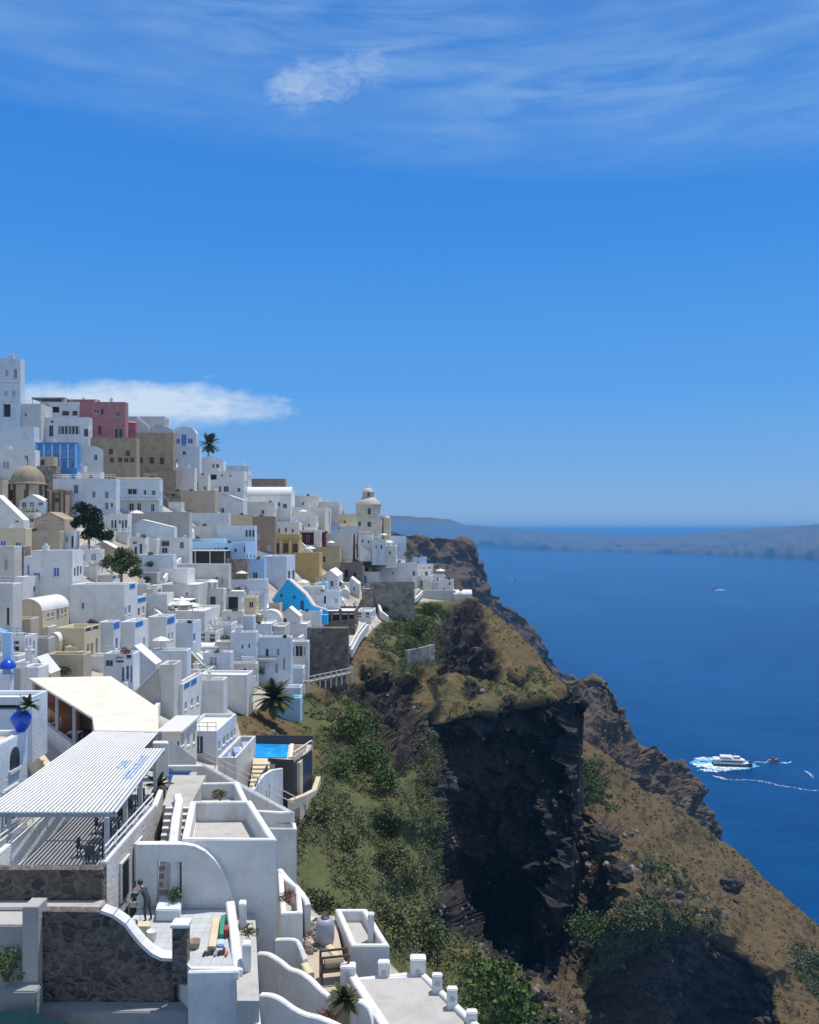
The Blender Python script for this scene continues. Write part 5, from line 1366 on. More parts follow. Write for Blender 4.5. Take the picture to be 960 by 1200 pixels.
for small in (0, 1):
  ys = 548
  while ys < 850:
      xs_ = 4 + fr.uniform(0, 6)
      while xs_ < 545:
          if inside_town[int(ys), int(xs_)]:
              d = float(near_depth(np.array([[xs_, ys]]))[0]); m = d / F
              wpx, hpx = (fr.uniform(3.6, 7.5) / m, fr.uniform(2.6, 4.2) / m) if not small else (fr.uniform(2.2, 4.2) / m, fr.uniform(1.0, 3.0) / m)
              a = cov[int(ys - hpx):int(ys), int(max(0, xs_ - wpx / 2)):int(xs_ + wpx / 2)]
              bot = cov[int(ys) - 2:int(ys) + 2, int(max(0, xs_ - wpx / 2)):int(xs_ + wpx / 2)]
              if a.size and a.mean() < (.72, .84)[small] and bot.mean() < (.85, .93)[small]: fill_spot(xs_, ys, wpx, hpx)
          xs_ += 5
      ys += 5
# ------------------------------------------------------------------ foreground: restaurant, terraces, stone wall
def L(x, d, z): return Vector((x, d, EYE + z))
plaster('nearwhite', (0.70, 0.70, 0.69), .55); plaster('shadegrey', (0.27, 0.29, 0.30), .5); plaster('lattice_floor', (0.42, 0.42, 0.42), .4)  # shadegrey: wall colour darkened for the deep shade of the near left corner
# dark lava masonry with pale joints
m, t, b = new_mat('lava_masonry')
geo = t.n('ShaderNodeNewGeometry'); pos = geo.outputs['Position']
wob = t.n('ShaderNodeTexNoise'); wob.inputs['Scale'].default_value = 2.4; wob.inputs['Detail'].default_value = 3; t.l(pos, wob.inputs['Vector'])
mxv = t.n('ShaderNodeMix', data_type='VECTOR'); mxv.inputs[0].default_value = 0.42; t.l(pos, mxv.inputs[4]); t.l(wob.outputs['Color'], mxv.inputs[5])
mp = t.n('ShaderNodeMapping'); mp.inputs['Scale'].default_value = (3.0, 3.0, 4.8); t.l(mxv.outputs[1], mp.inputs[0])
ve = t.n('ShaderNodeTexVoronoi', feature='DISTANCE_TO_EDGE'); ve.inputs['Scale'].default_value = 1; t.l(mp.outputs[0], ve.inputs['Vector'])
vc = t.n('ShaderNodeTexVoronoi', feature='F1'); vc.inputs['Scale'].default_value = 1; t.l(mp.outputs[0], vc.inputs['Vector'])
vs = t.n('ShaderNodeSeparateColor'); t.l(vc.outputs['Color'], vs.inputs[0])
big = t.noise(.35, 3, pos)
stn = t.mix(vs.outputs[0], (0.040, 0.036, 0.035), (0.135, 0.112, 0.092))
stn = t.mix(t.rng(vs.outputs[1], .75, 1, 0, .7), stn, (0.16, 0.12, 0.09))
c = t.mix(t.rng(ve.outputs[0], 0.02, 0.22, 1, 0), stn, t.mix(big, (0.12, 0.105, 0.095), (0.25, 0.215, 0.185)))
t.l(c, b.inputs['Base Color']); b.inputs['Roughness'].default_value = .95
bp = t.n('ShaderNodeBump'); bp.inputs['Strength'].default_value = .9; bp.inputs['Distance'].default_value = .12
t.l(t.rng(ve.outputs[0], 0, .25), bp.inputs['Height']); t.l(bp.outputs[0], b.inputs['Normal'])
MAT['masonry'] = m
# tiles
m, t, b = new_mat('terrace_tiles')
geo = t.n('ShaderNodeNewGeometry')
br = t.n('ShaderNodeTexBrick'); br.offset = 0; br.inputs['Scale'].default_value = 1.0; br.inputs['Brick Width'].default_value = .45; br.inputs['Row Height'].default_value = .45; br.inputs['Mortar Size'].default_value = .012
br.inputs['Color1'].default_value = (.50, .52, .53, 1); br.inputs['Color2'].default_value = (.45, .47, .48, 1); br.inputs['Mortar'].default_value = (.30, .30, .30, 1)
t.l(geo.outputs['Position'], br.inputs['Vector'])
t.l(t.mix(t.rng(t.noise(.9, 5, geo.outputs['Position']), .45, .8, 0, .5), br.outputs[0], (.33, .30, .27)), b.inputs['Base Color']); b.inputs['Roughness'].default_value = .7
MAT['tiles'] = m

def bevelled(bm, w_=.04):
    bmesh.ops.remove_doubles(bm, verts=bm.verts, dist=.0005)
    finish(bm)
    bmesh.ops.bevel(bm, geom=[e for e in bm.edges if len(e.link_faces) == 2 and e.calc_face_angle(0) > .5], offset=w_, segments=2, affect='EDGES', clamp_overlap=True)
    return bm

def near_wall(name, label, cat, pts, zbase, thick=.35, mat='nearwhite', parent=None, smooth=1):
    """Rendered wall along (px,py,d) points with a softly rounded white top."""
    T = [P(*p) for p in pts]
    if smooth > 1:
        out = []
        for i in range(len(T) - 1):
            p0, p1, p2, p3 = T[max(i - 1, 0)], T[i], T[i + 1], T[min(i + 2, len(T) - 1)]
            for k in range(smooth):
                u = k / smooth
                out.append(0.5 * ((2 * p1) + (p2 - p0) * u + (2 * p0 - 5 * p1 + 4 * p2 - p3) * u * u + (3 * p1 - p0 - 3 * p2 + p3) * u ** 3))
        T = out + [T[-1]]
    bm = bmesh.new(); rows = []
    for i, p in enumerate(T):
        a, c = T[max(i - 1, 0)], T[min(i + 1, len(T) - 1)]
        dr = Vector((c.x - a.x, c.y - a.y, 0)); dr = dr.normalized() if dr.length > 1e-5 else Vector((1, 0, 0))
        o = Vector((-dr.y, dr.x, 0)) * thick / 2; r_ = min(.05, thick * .25)
        zb = EYE + zbase
        rows.append([bm.verts.new(v) for v in (Vector((p.x, p.y, zb)) - o, p - o - Vector((0, 0, r_)), p - o * (1 - 2 * r_ / thick), p + o * (1 - 2 * r_ / thick), p + o - Vector((0, 0, r_)), Vector((p.x, p.y, zb)) + o)])
    for r, q in zip(rows, rows[1:]):
        for k in range(6): bm.faces.new((r[k], r[(k + 1) % 6], q[(k + 1) % 6], q[k]))
    bm.faces.new(rows[0]); bm.faces.new(list(reversed(rows[-1])))
    o = link_mesh(name, finish(bm), MAT[mat], parent)
    if label: tag(o, label, cat)
    return o

def near_box(name, label, cat, pts, z0, z1, mat='nearwhite', parent=None, bev=.04, rim=0, rimt=.3, floor='floor'):
    """Solid block over a plan polygon (x, d); rim > 0 makes a roof terrace sunk between parapets."""
    bm = bmesh.new()
    if rim:
        n = len(pts); c = Vector((sum(p[0] for p in pts) / n, sum(p[1] for p in pts) / n))
        inn = []
        for i in range(n):
            p = Vector(pts[i]); a = (Vector(pts[i - 1]) - p).normalized(); b_ = (Vector(pts[(i + 1) % n]) - p).normalized()
            s = abs(a.x * b_.y - a.y * b_.x); inn.append(p + (a + b_) * (rimt / max(s, .3)))
        lo = [bm.verts.new((p[0], p[1], EYE + z0)) for p in pts]; hi = [bm.verts.new((p[0], p[1], EYE + z1)) for p in pts]
        ih = [bm.verts.new((p.x, p.y, EYE + z1)) for p in inn]; il = [bm.verts.new((p.x, p.y, EYE + z1 - rim)) for p in inn]
        for i in range(n):
            j = (i + 1) % n
            bm.faces.new((lo[i], lo[j], hi[j], hi[i])); bm.faces.new((hi[i], hi[j], ih[j], ih[i])); bm.faces.new((ih[i], ih[j], il[j], il[i]))
        bm.faces.new(il); bm.faces.new(list(reversed(lo)))
        o = None
    else:
        prism(bm, pts, EYE + z0, EYE + z1)
    o = link_mesh(name, bevelled(bm, bev) if bev else finish(bm), MAT[mat], parent)
    if rim:
        fb = bmesh.new(); quad_pts = [(p.x, p.y, EYE + z1 - rim + .006) for p in inn]; fb.faces.new([fb.verts.new(p) for p in quad_pts]); link_mesh('terrace_floor', fb, MAT[floor], o if parent is None else parent)
    if label: tag(o, label, cat)
    return o

# ---- pavilion restaurant
RX0, RX1, ZF, ZR = -18.5, -13.6, -15.8, -13.2
rest = empty('restaurant', L(-16, 38.3, -25), 0, 'open pavilion restaurant under a long white slatted and cream roof above a dark stone wall', 'restaurant')
def R_(name, bm, mat, parent=None):
    p = parent or rest
    o = link_mesh(name, bm, MAT[mat] if isinstance(mat, str) else mat, p)
    o.matrix_parent_inverse = Matrix.Translation(-rest.location) if p is rest else Matrix.Identity(4)
    return o
# terrace body and floor
bm = bmesh.new(); prism(bm, [(RX0, 38.32), (RX1 - .3, 38.32), (-14.9, 51.2), (-16.6, 56), (-20.5, 56.2)], EYE - 24, EYE + ZF); R_('terrace_body', finish(bm), 'nearwhite')
bm = bmesh.new(); prism(bm, [(RX0 + .3, 38.9), (RX1 - .32, 38.9), (-15.2, 51), (-16.8, 55.8), (-20.1, 56)], EYE + ZF, EYE + ZF + .02); R_('terrace_floor', finish(bm), 'lattice_floor')
# side parapets (the right one is the bright flank with window recesses)
bm = bmesh.new()
prism(bm, [(RX1 - .3, 38.3), (RX1, 38.3), (-13.75, 46.4), (-14.05, 46.4)], EYE - 18.2, EYE - 14.85)
R_('right_parapet', bevelled(bm, .03), 'nearwhite')
bm = bmesh.new(); prism(bm, [(-13.75, 46.4), (-14.05, 46.4), (-15.0, 52), (-14.7, 52)], EYE - 22, EYE - 15.0); R_('right_parapet', bevelled(bm, .03), 'nearwhite')
bm = bmesh.new(); prism(bm, [(RX0 - .3, 38.3), (RX0, 38.3), (RX0, 56), (RX0 - .3, 56)], EYE - 22, EYE - 14.55); R_('left_parapet', bevelled(bm, .03), 'nearwhite')
for x, z in ((RX0 - .25, -14.2), (RX0 - .25, -13.95)):
    bm = bmesh.new(); tube(bm, L(x, 38.5, z), L(x, 55, z), .035, seg=6); R_('handrail', finish(bm), 'p_white')
for k in range(9):
    bm = bmesh.new(); tube(bm, L(RX0 - .25, 38.5 + 2 * k, -14.6), L(RX0 - .25, 38.5 + 2 * k, -13.93), .03, seg=6); R_('baluster', finish(bm), 'p_white')
for x, z in ((RX1 - .15, -14.55), (RX1 - .15, -14.25)):
    bm = bmesh.new(); tube(bm, L(x, 38.5, z), L(x - .15, 46.3, z + .0), .04, seg=6); R_('handrail', finish(bm), 'p_white')
for k in range(6):
    bm = bmesh.new(); tube(bm, L(RX1 - .15 - .03 * k, 38.6 + 1.5 * k, -14.9), L(RX1 - .15 - .03 * k, 38.6 + 1.5 * k, -14.23), .03, seg=6); R_('baluster', finish(bm), 'p_white')
# slatted roof: beams, posts, slats
poly = [(-20.0, 40.0), (-13.8, 40.0), (-14.86, 51.6), (-15.8, 51.8), (-16.4, 55.7), (-20.7, 56.2)]
def xr(d): return np.interp(d, [40, 51.6, 51.61, 55.7], [-13.8, -14.86, -15.75, -16.4])
bm = bmesh.new()
n = 31
for i in range(n):
    u = i / (n - 1); x0 = -20.0 + u * 6.2; slope = (-1.06 / 11.6) * u + (-.7 / 16.2) * (1 - u)
    dend = 56.1 if u < .62 else (55.7 if x0 + slope * 15.7 < -16.35 else 51.7)
    w2 = .062
    x1 = x0 + slope * (dend - 40)
    v = [bm.verts.new(p) for z in (ZR - .03, ZR + .03) for p in ((x0 - w2, 40, EYE + z), (x0 + w2, 40, EYE + z), (x1 + w2, dend, EYE + z), (x1 - w2, dend, EYE + z))]
    for q in ((3, 2, 1, 0), (4, 5, 6, 7), (0, 1, 5, 4), (1, 2, 6, 5), (2, 3, 7, 6), (3, 0, 4, 7)): bm.faces.new([v[k] for k in q])
R_('roof_slat', finish(bm), 'roofwhite')
bm = bmesh.new()
for dd in (40.05, 44, 48, 51.4, 55.6):
    xl = -20.0 - .7 * (dd - 40) / 16.2; bbox(bm, xl - .1, xr(dd) + .05, dd - .06, dd + .06, EYE + ZR - .22, EYE + ZR - .034)
R_('roof_beam', finish(bm), 'p_grey')
bm = bmesh.new(); prism(bm, [(-13.92, 40), (-13.8, 40), (-14.86, 51.6), (-14.98, 51.6)], EYE + ZR - .16, EYE + ZR + .035); R_('roof_edge', finish(bm), 'p_grey')
for (x, d, zb) in ((-14.15, 39.9, ZF), (-14.25, 42.8, ZF), (-14.5, 46, ZF), (-14.75, 49.5, ZF), (-18.9, 40.3, -16), (-19.4, 46, -16), (-20.2, 52, -16)):
    bm = bmesh.new(); bbox(bm, x - .1, x + .1, d - .1, d + .1, EYE + zb, EYE + ZR - .2); R_('post', bevelled(bm, .015), 'p_steel')
# plain cream rear roof, glazed flank, floor
back = [(-20.75, 56.15), (-16.4, 55.75), (-18.7, 63.5), (-27.0, 77.2), (-34.1, 76.3), (-22.3, 60.0)]
bm = bmesh.new(); prism(bm, back, EYE + ZR - .12, EYE + ZR + .06); R_('cream_roof', bevelled(bm, .03), 'roofcream')
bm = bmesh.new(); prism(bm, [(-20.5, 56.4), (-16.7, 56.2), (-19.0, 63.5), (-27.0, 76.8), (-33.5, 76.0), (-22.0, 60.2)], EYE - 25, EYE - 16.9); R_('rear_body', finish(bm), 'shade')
bm = bmesh.new(); prism(bm, [(-33.9, 76.0), (-33.6, 76.25), (-21.6, 59.6), (-21.9, 59.35)], EYE - 17.5, EYE - 16.05); R_('sill_wall', bevelled(bm, .03), 'nearwhite')
for u in (0.05, .22, .46, .72, .98):
    x, d = -33.7 + 11.8 * u, 76.1 - 16.5 * u; bm = bmesh.new(); bbox(bm, x - .13, x + .13, d - .13, d + .13, EYE - 16.1, EYE + ZR - .1); R_('post', bevelled(bm, .015), 'p_steel')
bm = bmesh.new(); prism(bm, [(-19.1, 63.4), (-18.8, 63.5), (-26.9, 77.0), (-27.2, 76.9)], EYE - 17, EYE + ZR - .13); R_('far_wall', finish(bm), 'white2')
bm = bmesh.new(); prism(bm, [(-33.6, 76.3), (-27.1, 77), (-27.1, 77.2), (-33.6, 76.5)], EYE - 17, EYE + ZR - .13); R_('end_wall', finish(bm), 'salmon')
bm = bmesh.new(); prism(bm, [(-32.4, 75.6), (-28.9, 75.9), (-27.3, 70.6), (-28.5, 69.8)], EYE - 16.88, EYE - 15.3); R_('orange_bench', finish(bm), 'p_terra')
bm = bmesh.new(); prism(bm, [(-31.9, 73.4), (-25.6, 72.4), (-25.5, 72.7), (-31.8, 73.7)], EYE - 16.9, EYE - 15.35); R_('inner_parapet', finish(bm), 'cream')
# painted notice on the slats
def text_obj(name, body, loc, size, rz, mat, parent, tilt=0.0, ext=.004):
    cu = bpy.data.curves.new(name, 'FONT'); cu.body = body; cu.size = size; cu.extrude = ext; cu.align_x = 'CENTER'
    o = bpy.data.objects.new(name, cu); COL.objects.link(o)
    dg = bpy.context.evaluated_depsgraph_get(); me = bpy.data.meshes.new_from_object(o.evaluated_get(dg)); bpy.data.objects.remove(o)
    me.transform(Matrix.Translation(loc) @ Matrix.Rotation(rz, 4, 'Z') @ Matrix.Rotation(tilt, 4, 'X'))
    return R_(name, me, mat, parent)
rz = math.atan2(11.6, -1.06)
text_obj('lettering', 'CAFE', L(-15.85, 48.1, ZR + .034), .72, rz, 'p_sign', rest)
text_obj('lettering', 'RESTAURANT', L(-14.95, 47.7, ZR + .034), .78, rz, 'p_sign', rest)
for o in rest.children:
    if o.name.startswith('restaurant') : pass

# tables and chairs in the shade
def table(label, pt, w_=.8, mat='p_slate'):
    r = empty('table', pt, 0, label, 'table')
    b_ = bmesh.new(); bbox(b_, -w_ / 2, w_ / 2, -w_ / 2, w_ / 2, .71, .75); link_mesh('table_top', finish(b_), MAT[mat], r)
    for sx in (-1, 1):
        for sy in (-1, 1):
            b_ = bmesh.new(); bbox(b_, sx * w_ * .42 - .03, sx * w_ * .42 + .03, sy * w_ * .42 - .03, sy * w_ * .42 + .03, 0, .71); link_mesh('leg', finish(b_), MAT[mat], r)
    return r
def chair(label, pt, rz, mat='p_slate', group=None):
    r = empty('chair', pt, rz, label, 'chair', group)
    b_ = bmesh.new(); bbox(b_, -.22, .22, -.22, .22, .42, .46); link_mesh('seat', finish(b_), MAT[mat], r)
    b_ = bmesh.new(); bbox(b_, -.22, .22, .2, .24, .46, .92); link_mesh('backrest', finish(b_), MAT[mat], r)
    for sx in (-1, 1):
        for sy in (-1, 1):
            b_ = bmesh.new(); bbox(b_, sx * .19 - .02, sx * .19 + .02, sy * .19 - .02, sy * .19 + .02, 0, .42); link_mesh('leg', finish(b_), MAT[mat], r)
    return r
spots = [(-15.1, 41.4), (-15.4, 44.6), (-15.5, 48.2)]
for i, (x, d) in enumerate(spots):
    table(('front', 'middle', 'rear')[i] + ' dark square table under the slatted roof along the right parapet', L(x, d, ZF + .02))
    for k, (ox, oy, rz_) in enumerate(((-.75, 0, R(90)), (.0, .85, 0), (0, -.85, R(180)))):
        chair('dark chair ' + ('on the left of', 'behind', 'in front of')[k] + ' the ' + ('front', 'middle', 'rear')[i] + ' table under the slatted roof', L(x + ox, d + oy, ZF + .02), rz_, group='dark restaurant chairs')
for i, (x, d) in enumerate(((-29.6, 72.0), (-26.9, 68.5), (-24.2, 64.8))):
    table(('far', 'middle', 'near')[i] + ' white clothed table behind the open windows of the cream roofed dining room', L(x, d, -16.9), 1.0, 'p_white')

# ---- dark stone wall with white trim below the pavilion
sw = empty('stone_wall', L(-20, 35.5, -25), 0, 'dark lava stone wall with a curving white coping in the foreground', 'stone wall')
def S_(name, bm, mat, parent=None):
    o = link_mesh(name, bm, MAT[mat], parent or sw)
    if parent is None: o.matrix_parent_inverse = Matrix.Translation(-sw.location)
    return o
bm = bmesh.new(); bbox(bm, -30, RX1 + .02, 37.7, 38.28, EYE - 17, EYE - 14.98); S_('upper_wall', finish(bm), 'masonry')
bm = bmesh.new(); bbox(bm, -30, -13.2, 35.6, 37.7, EYE - 17.6, EYE - 16.45); bbox(bm, -30, -13.4, 36.9, 37.69, EYE - 16.45, EYE - 16.3); S_('ledge', bevelled(bm, .05), 'grey')
px_top = [(46, 1063), (122, 1064), (136, 1069), (150, 1079), (158, 1090), (168, 1102), (180, 1113), (192, 1119), (207, 1120)]
bm = bmesh.new()
pts = [((x - CX) / F * 35.5, EYE + (HY - y) / F * 35.5) for x, y in px_top]
profile_prism(bm, [(pts[0][0], EYE - 19.5), (pts[-1][0], EYE - 19.5)] + list(reversed(pts)), 35.1, 35.58); S_('lower_wall', finish(bm), 'masonry')
near_wall('coping', None, None, [(x, y - 1, 35.33) for x, y in px_top[1:]], -16.2, .5, 'nearwhite') if False else None
bm = bmesh.new()
pts2 = [Vector(p) for p in pts[1:]]
for p, q in zip(pts2, pts2[1:]):
    n_ = Vector((-(q.y - p.y), q.x - p.x)).normalized() * .13
    profile_prism(bm, [(p.x, p.y), (q.x, q.y), (q.x + n_.x, q.y + n_.y), (p.x + n_.x, p.y + n_.y)], 35.0, 35.62)
bmesh.ops.remove_doubles(bm, verts=bm.verts, dist=.02)
S_('coping', finish(bm), 'nearwhite')
bm = bmesh.new(); x0, x1 = (205 - CX) / F * 35.0, (222 - CX) / F * 35.0; bbox(bm, x0, x1, 34.6, 35.09, EYE - 18.4, EYE - 16.1); S_('stone_pier', finish(bm), 'masonry')
bm = bmesh.new(); bbox(bm, x0 - .06, x1 + .08, 34.5, 35.2, EYE - 16.1, EYE - 15.95); S_('pier_cap', bevelled(bm, .03), 'nearwhite')
bm = bmesh.new(); bbox(bm, (30 - CX) / F * 35.0, (48.5 - CX) / F * 35.0, 34.7, 35.6, EYE - 18.7, EYE - 15.3); S_('white_pilaster', bevelled(bm, .02), 'grey')  # grey puts the corner shade into the white pilaster
bm = bmesh.new(); bbox(bm, (8 - CX) / F * 34.6, (50 - CX) / F * 34.6, 34.0, 34.69, EYE - 21, EYE - 18.35); S_('white_block', bevelled(bm, .05), 'shadegrey')  # white block coloured as if in deep shade
bm = bmesh.new(); bbox(bm, -30, (30 - CX) / F * 36, 36.2, 36.6, EYE - 20, EYE - 17.55); S_('back_recess', finish(bm), 'grey')
bm = bmesh.new(); bbox(bm, (46 - CX) / F * 34.9, (283 - CX) / F * 34.3, 34.32, 35.08, EYE - 23, EYE - 19.35); S_('base_wall', bevelled(bm, .04), 'shadegrey')  # wall colour darkened to stand for the corner shade

# ---- little terrace with the person
TZ = -17.6
near_box('terrace', 'tiled white terrace with drying clothes right of the dark stone wall', 'terrace', [((224 - CX) / F * 34.3, 34.3), ((281 - CX) / F * 34.3, 34.3), (-8.1, 39.6), (-12.6, 39.6), (-12.6, 35.7), ((206 - CX) / F * 35.6, 35.62)], -23, TZ, bev=0)
bm = bmesh.new(); prism(bm, [((224 - CX) / F * 34.4, 34.5), ((276 - CX) / F * 34.5, 34.5), (-8.5, 39.5), (-12.5, 39.5), (-12.5, 35.75), ((207 - CX) / F * 35.6, 35.68)], EYE + TZ, EYE + TZ + .012); tag(link_mesh('paving', finish(bm), MAT['tiles']), kind='structure')
near_wall('parapet', 'low white front parapet of the tiled terrace', 'parapet', [(222, 1137, 34.3), (281, 1136, 34.2)], -23, .3)
near_wall('parapet', 'thick white side parapet right of the drying clothes', 'parapet', [(279, 1137, 34.25), (275, 1095, 36.6), (270, 1056, 39.2)], -23, .4)
# curved white wall behind it with the door opening
cw = empty('wall', L(-11, 39.7, -18), 0, 'curved topped white wall with an opening onto the steps', 'wall')
d0 = 39.8; q = lambda x, y: ((x - CX) / F * d0, EYE + (HY - y) / F * d0)
arc = [q(x, y) for x, y in ((160, 991), (216, 991), (228, 993), (240, 999), (250, 1008), (258, 1019), (264, 1031), (269, 1044), (272, 1060))]
bm = bmesh.new()
oL, oR, oT = q(184, 0)[0], q(213, 0)[0], q(0, 1010)[1]; zb = EYE - 18.2
def seg(pts): profile_prism(bm, pts, d0, d0 + .35)
xl, xr_ = arc[0][0], arc[-1][0]
seg([(xl, zb), (oL, zb), (oL, arc[0][1]), (xl, arc[0][1])])
seg([(oL, oT), (oR, oT), (oR, arc[1][1] + .0), (oL, arc[1][1])])
seg([(oR, zb), (xr_, zb)] + list(reversed(arc[1:])) + [(oR, arc[1][1])])
bmesh.ops.remove_doubles(bm, verts=bm.verts, dist=.001)
o = link_mesh('wall_panel', finish(bm), MAT['nearwhite'], cw); o.matrix_parent_inverse = Matrix.Translation(-cw.location)
bm = bmesh.new()
A2 = [Vector(p) for p in arc]
for p, r_ in zip(A2, A2[1:]):
    n_ = Vector((-(r_.y - p.y), r_.x - p.x)).normalized() * .07
    profile_prism(bm, [(p.x, p.y), (r_.x, r_.y), (r_.x + n_.x, r_.y + n_.y), (p.x + n_.x, p.y + n_.y)], d0 - .05, d0 + .4)
o = link_mesh('coping', finish(bm), MAT['white'], cw); o.matrix_parent_inverse = Matrix.Translation(-cw.location)
near_box('block', 'low pale blue bench block in front of the wall opening', 'bench', [((184 - CX) / F * 38.6, 38.4), ((212 - CX) / F * 38.6, 38.4), ((212 - CX) / F * 39.4, 39.7), ((184 - CX) / F * 39.4, 39.7)], TZ, TZ + .55, 'paleblue', bev=.05)
# steps between pavilion and rail wall
stairs('staircase', 'grey and white outdoor steps climbing between the pavilion and the white rail wall', L(-12.2, 40.25, -17.5), L(-13.2, 46.3, -14.9), 1.35, 13, 'floor', side=(1, 0), zdrop=4)
bm = bmesh.new()
for i in range(13):
    a = L(-12.2, 40.25, -17.5).lerp(L(-13.2, 46.3, -14.9), (i + .0) / 13); z = EYE - 17.5 + 2.6 * (i + 1) / 13
    bbox(bm, a.x, a.x + 1.34, a.y - .03, a.y + .16, z - .02, z + .012)
tag(link_mesh('step_edge', finish(bm), MAT['white']), 'white strips along the edges of the outdoor steps', 'step edges')  # paler strip laid along the front of each tread
near_wall('rail_wall', 'long narrow white wall along the right of the outdoor steps', 'wall', [(206, 990, 39.9), (203, 985, 40.2), (206, 958, 43.0), (210, 938, 45.8), (208, 930, 47.0)], -19, .42)
near_box('landing', 'pale landing at the head of the outdoor steps', 'landing', [(-13.4, 46.3), (-11.9, 46.3), (-12.4, 52), (-14.4, 52)], -22, -14.9, 'floor', bev=0)
near_wall('rail_wall', 'short white wall inside the opening beside the lower steps', 'wall', [(192, 1062, 40.4), (197, 1010, 41.5)], -19, .25)

# ---- roof terraces
near_box('house', 'white box house with a sunk grey roof terrace beside the outdoor steps', 'house', [((213 - CX) / F * 40.1, 40.1), (-6.2, 40.0), (-8.5, 45.9), ((222 - CX) / F * 45.6, 45.8)], -25, -14.5, rim=1.0, rimt=.32)
near_box('house', 'white house with a narrow terrace holding a yellow shrub behind the sunk grey roof terrace', 'house', [((216 - CX) / F * 46.1, 46.2), (-8.55, 46.2), (-10.2, 51.0), ((219 - CX) / F * 50.5, 50.8)], -25, -15.0, rim=.9, rimt=.32)
near_box('house', 'long white terrace house whose right wall runs down towards the cliff', 'house', [((216 - CX) / F * 51.2, 51.2), (-7.6, 50.2), (-6.75, 50.4), (-14.4, 60.6), ((190 - CX) / F * 60.5, 60.5), (-15.6, 53.6)], -26, -16.6, rim=1.1, rimt=.35)
near_box('house', 'small white end block at the cliff side of the long white terrace house', 'house', [((306 - CX) / F * 49.3, 49.3), (-6.5, 49.2), (-6.72, 50.35), (-7.7, 50.15), (-8.9, 51.6)], -26, -17.2, rim=.5, rimt=.2)
# steel rail on the long terrace
rl = empty('railing', L(-10, 55, -16.6), 0, 'thin pale steel railing along the top of the long white terrace house', 'railing')
def rail(parent, pts, h_=.9, n=9, mat='p_steel', r_=.03):
    T = [L(*p) for p in pts]
    for zz in (h_, h_ * .5):
        b_ = bmesh.new()
        for p, q_ in zip(T, T[1:]): tube(b_, p + Vector((0, 0, zz)), q_ + Vector((0, 0, zz)), r_, seg=6)
        o = link_mesh('handrail', finish(b_), MAT[mat], parent); o.matrix_parent_inverse = Matrix.Translation(-parent.location)
    for p, q_ in zip(T, T[1:]):
        for i in range(n):
            b_ = bmesh.new(); s = p.lerp(q_, i / (n - 1)); tube(b_, s, s + Vector((0, 0, h_)), r_, seg=6)
            o = link_mesh('post', finish(b_), MAT[mat], parent); o.matrix_parent_inverse = Matrix.Translation(-parent.location)
rail(rl, [(-14.5, 60.7, -16.6), (-6.8, 50.6, -16.6)], .85, 9)
near_wall('stair_wall', 'grey sloping wall under the cream roof, left of the teal door', 'wall', [(187, 858, 60.0), (205, 872, 64), (228, 889, 68)], -24, .3, 'grey')
near_box('slab', 'low white post and beam frame behind the slatted roof corner', 'frame', [((178 - CX) / F * 54, 54.2), ((196 - CX) / F * 54, 54.2), ((196 - CX) / F * 54.6, 54.9), ((178 - CX) / F * 54.6, 54.9)], -18, -13.5, 'white2')

# ---- right hand strip: path, wavy walls, lower terraces
near_box('path', 'pale paved path dropping between two white walls', 'path', [((278 - CX) / F * 32.5, 32.5), ((304 - CX) / F * 32.5, 32.5), ((300 - CX) / F * 40, 39.8), ((276 - CX) / F * 40, 39.8)], -24, -17.9, 'floor', bev=0)
near_wall('wall', 'slim white wall right of the pale paved path', 'wall', [(302, 1205, 32.2), (297, 1150, 34.5), (292, 1110, 36.8), (288, 1084, 39.2)], -24, .28)
near_box('pillar', 'upper white square pillar on the pale paved path', 'pillar', [((280 - CX) / F * 38.4, 38.4), ((288.5 - CX) / F * 38.4, 38.4), ((288.5 - CX) / F * 38.8, 38.9), ((280 - CX) / F * 38.8, 38.9)], -18, -17.75 + .95)
near_box('pillar', 'lower white square pillar on the pale paved path', 'pillar', [((284 - CX) / F * 34.6, 34.6), ((294 - CX) / F * 34.6, 34.6), ((294 - CX) / F * 35, 35.1), ((284 - CX) / F * 35, 35.1)], -18, -17.9 + 1.1)
near_box('house', 'white lower wing below the sunk grey roof terrace with a small planted balcony', 'house', [(-6.15, 40.9), ((355 - CX) / F * 41, 41.0), ((352 - CX) / F * 44, 44), ((326 - CX) / F * 46, 46)], -26, -18.35, rim=.9, rimt=.25)
near_wall('wall', 'upper curved white buttress wall right of the sunk grey roof terrace', 'wall', [(328, 1018, 46.5), (338, 1030, 45.2), (350, 1042, 44.0), (358, 1052, 43.2), (361, 1060, 42.8)], -26, .3, smooth=3)
near_wall('wall', 'upper wavy white wall stepping down to the rubble court', 'wall', [(303, 1116, 38.6), (315, 1117, 38.4), (330, 1126, 38.0), (340, 1134, 37.7), (352, 1138, 37.4), (364, 1146, 37.0), (376, 1158, 36.6), (386, 1166, 36.4)], -26, .3, smooth=3)
near_wall('wall', 'lower wavy white wall at the bottom of the picture', 'wall', [(306, 1164, 35.6), (318, 1165, 35.4), (330, 1170, 35.2), (344, 1180, 35.0), (358, 1187, 34.8), (374, 1191, 34.6), (392, 1198, 34.4), (412, 1208, 34.2)], -26, .3, smooth=3)
near_wall('wall', 'grey shaded wall under the upper curved buttress', 'wall', [(322, 1100, 40.0), (345, 1100, 40.2), (352, 1108, 40.0), (358, 1124, 39.6)], -26, .25, smooth=3)
near_box('court', 'dusty rubble court with builders debris between white walls', 'yard', [((350 - CX) / F * 38, 37.6), ((412 - CX) / F * 38, 37.6), ((392 - CX) / F * 45, 45), ((358 - CX) / F * 45, 45)], -27, -20.3, 'beige', bev=0)
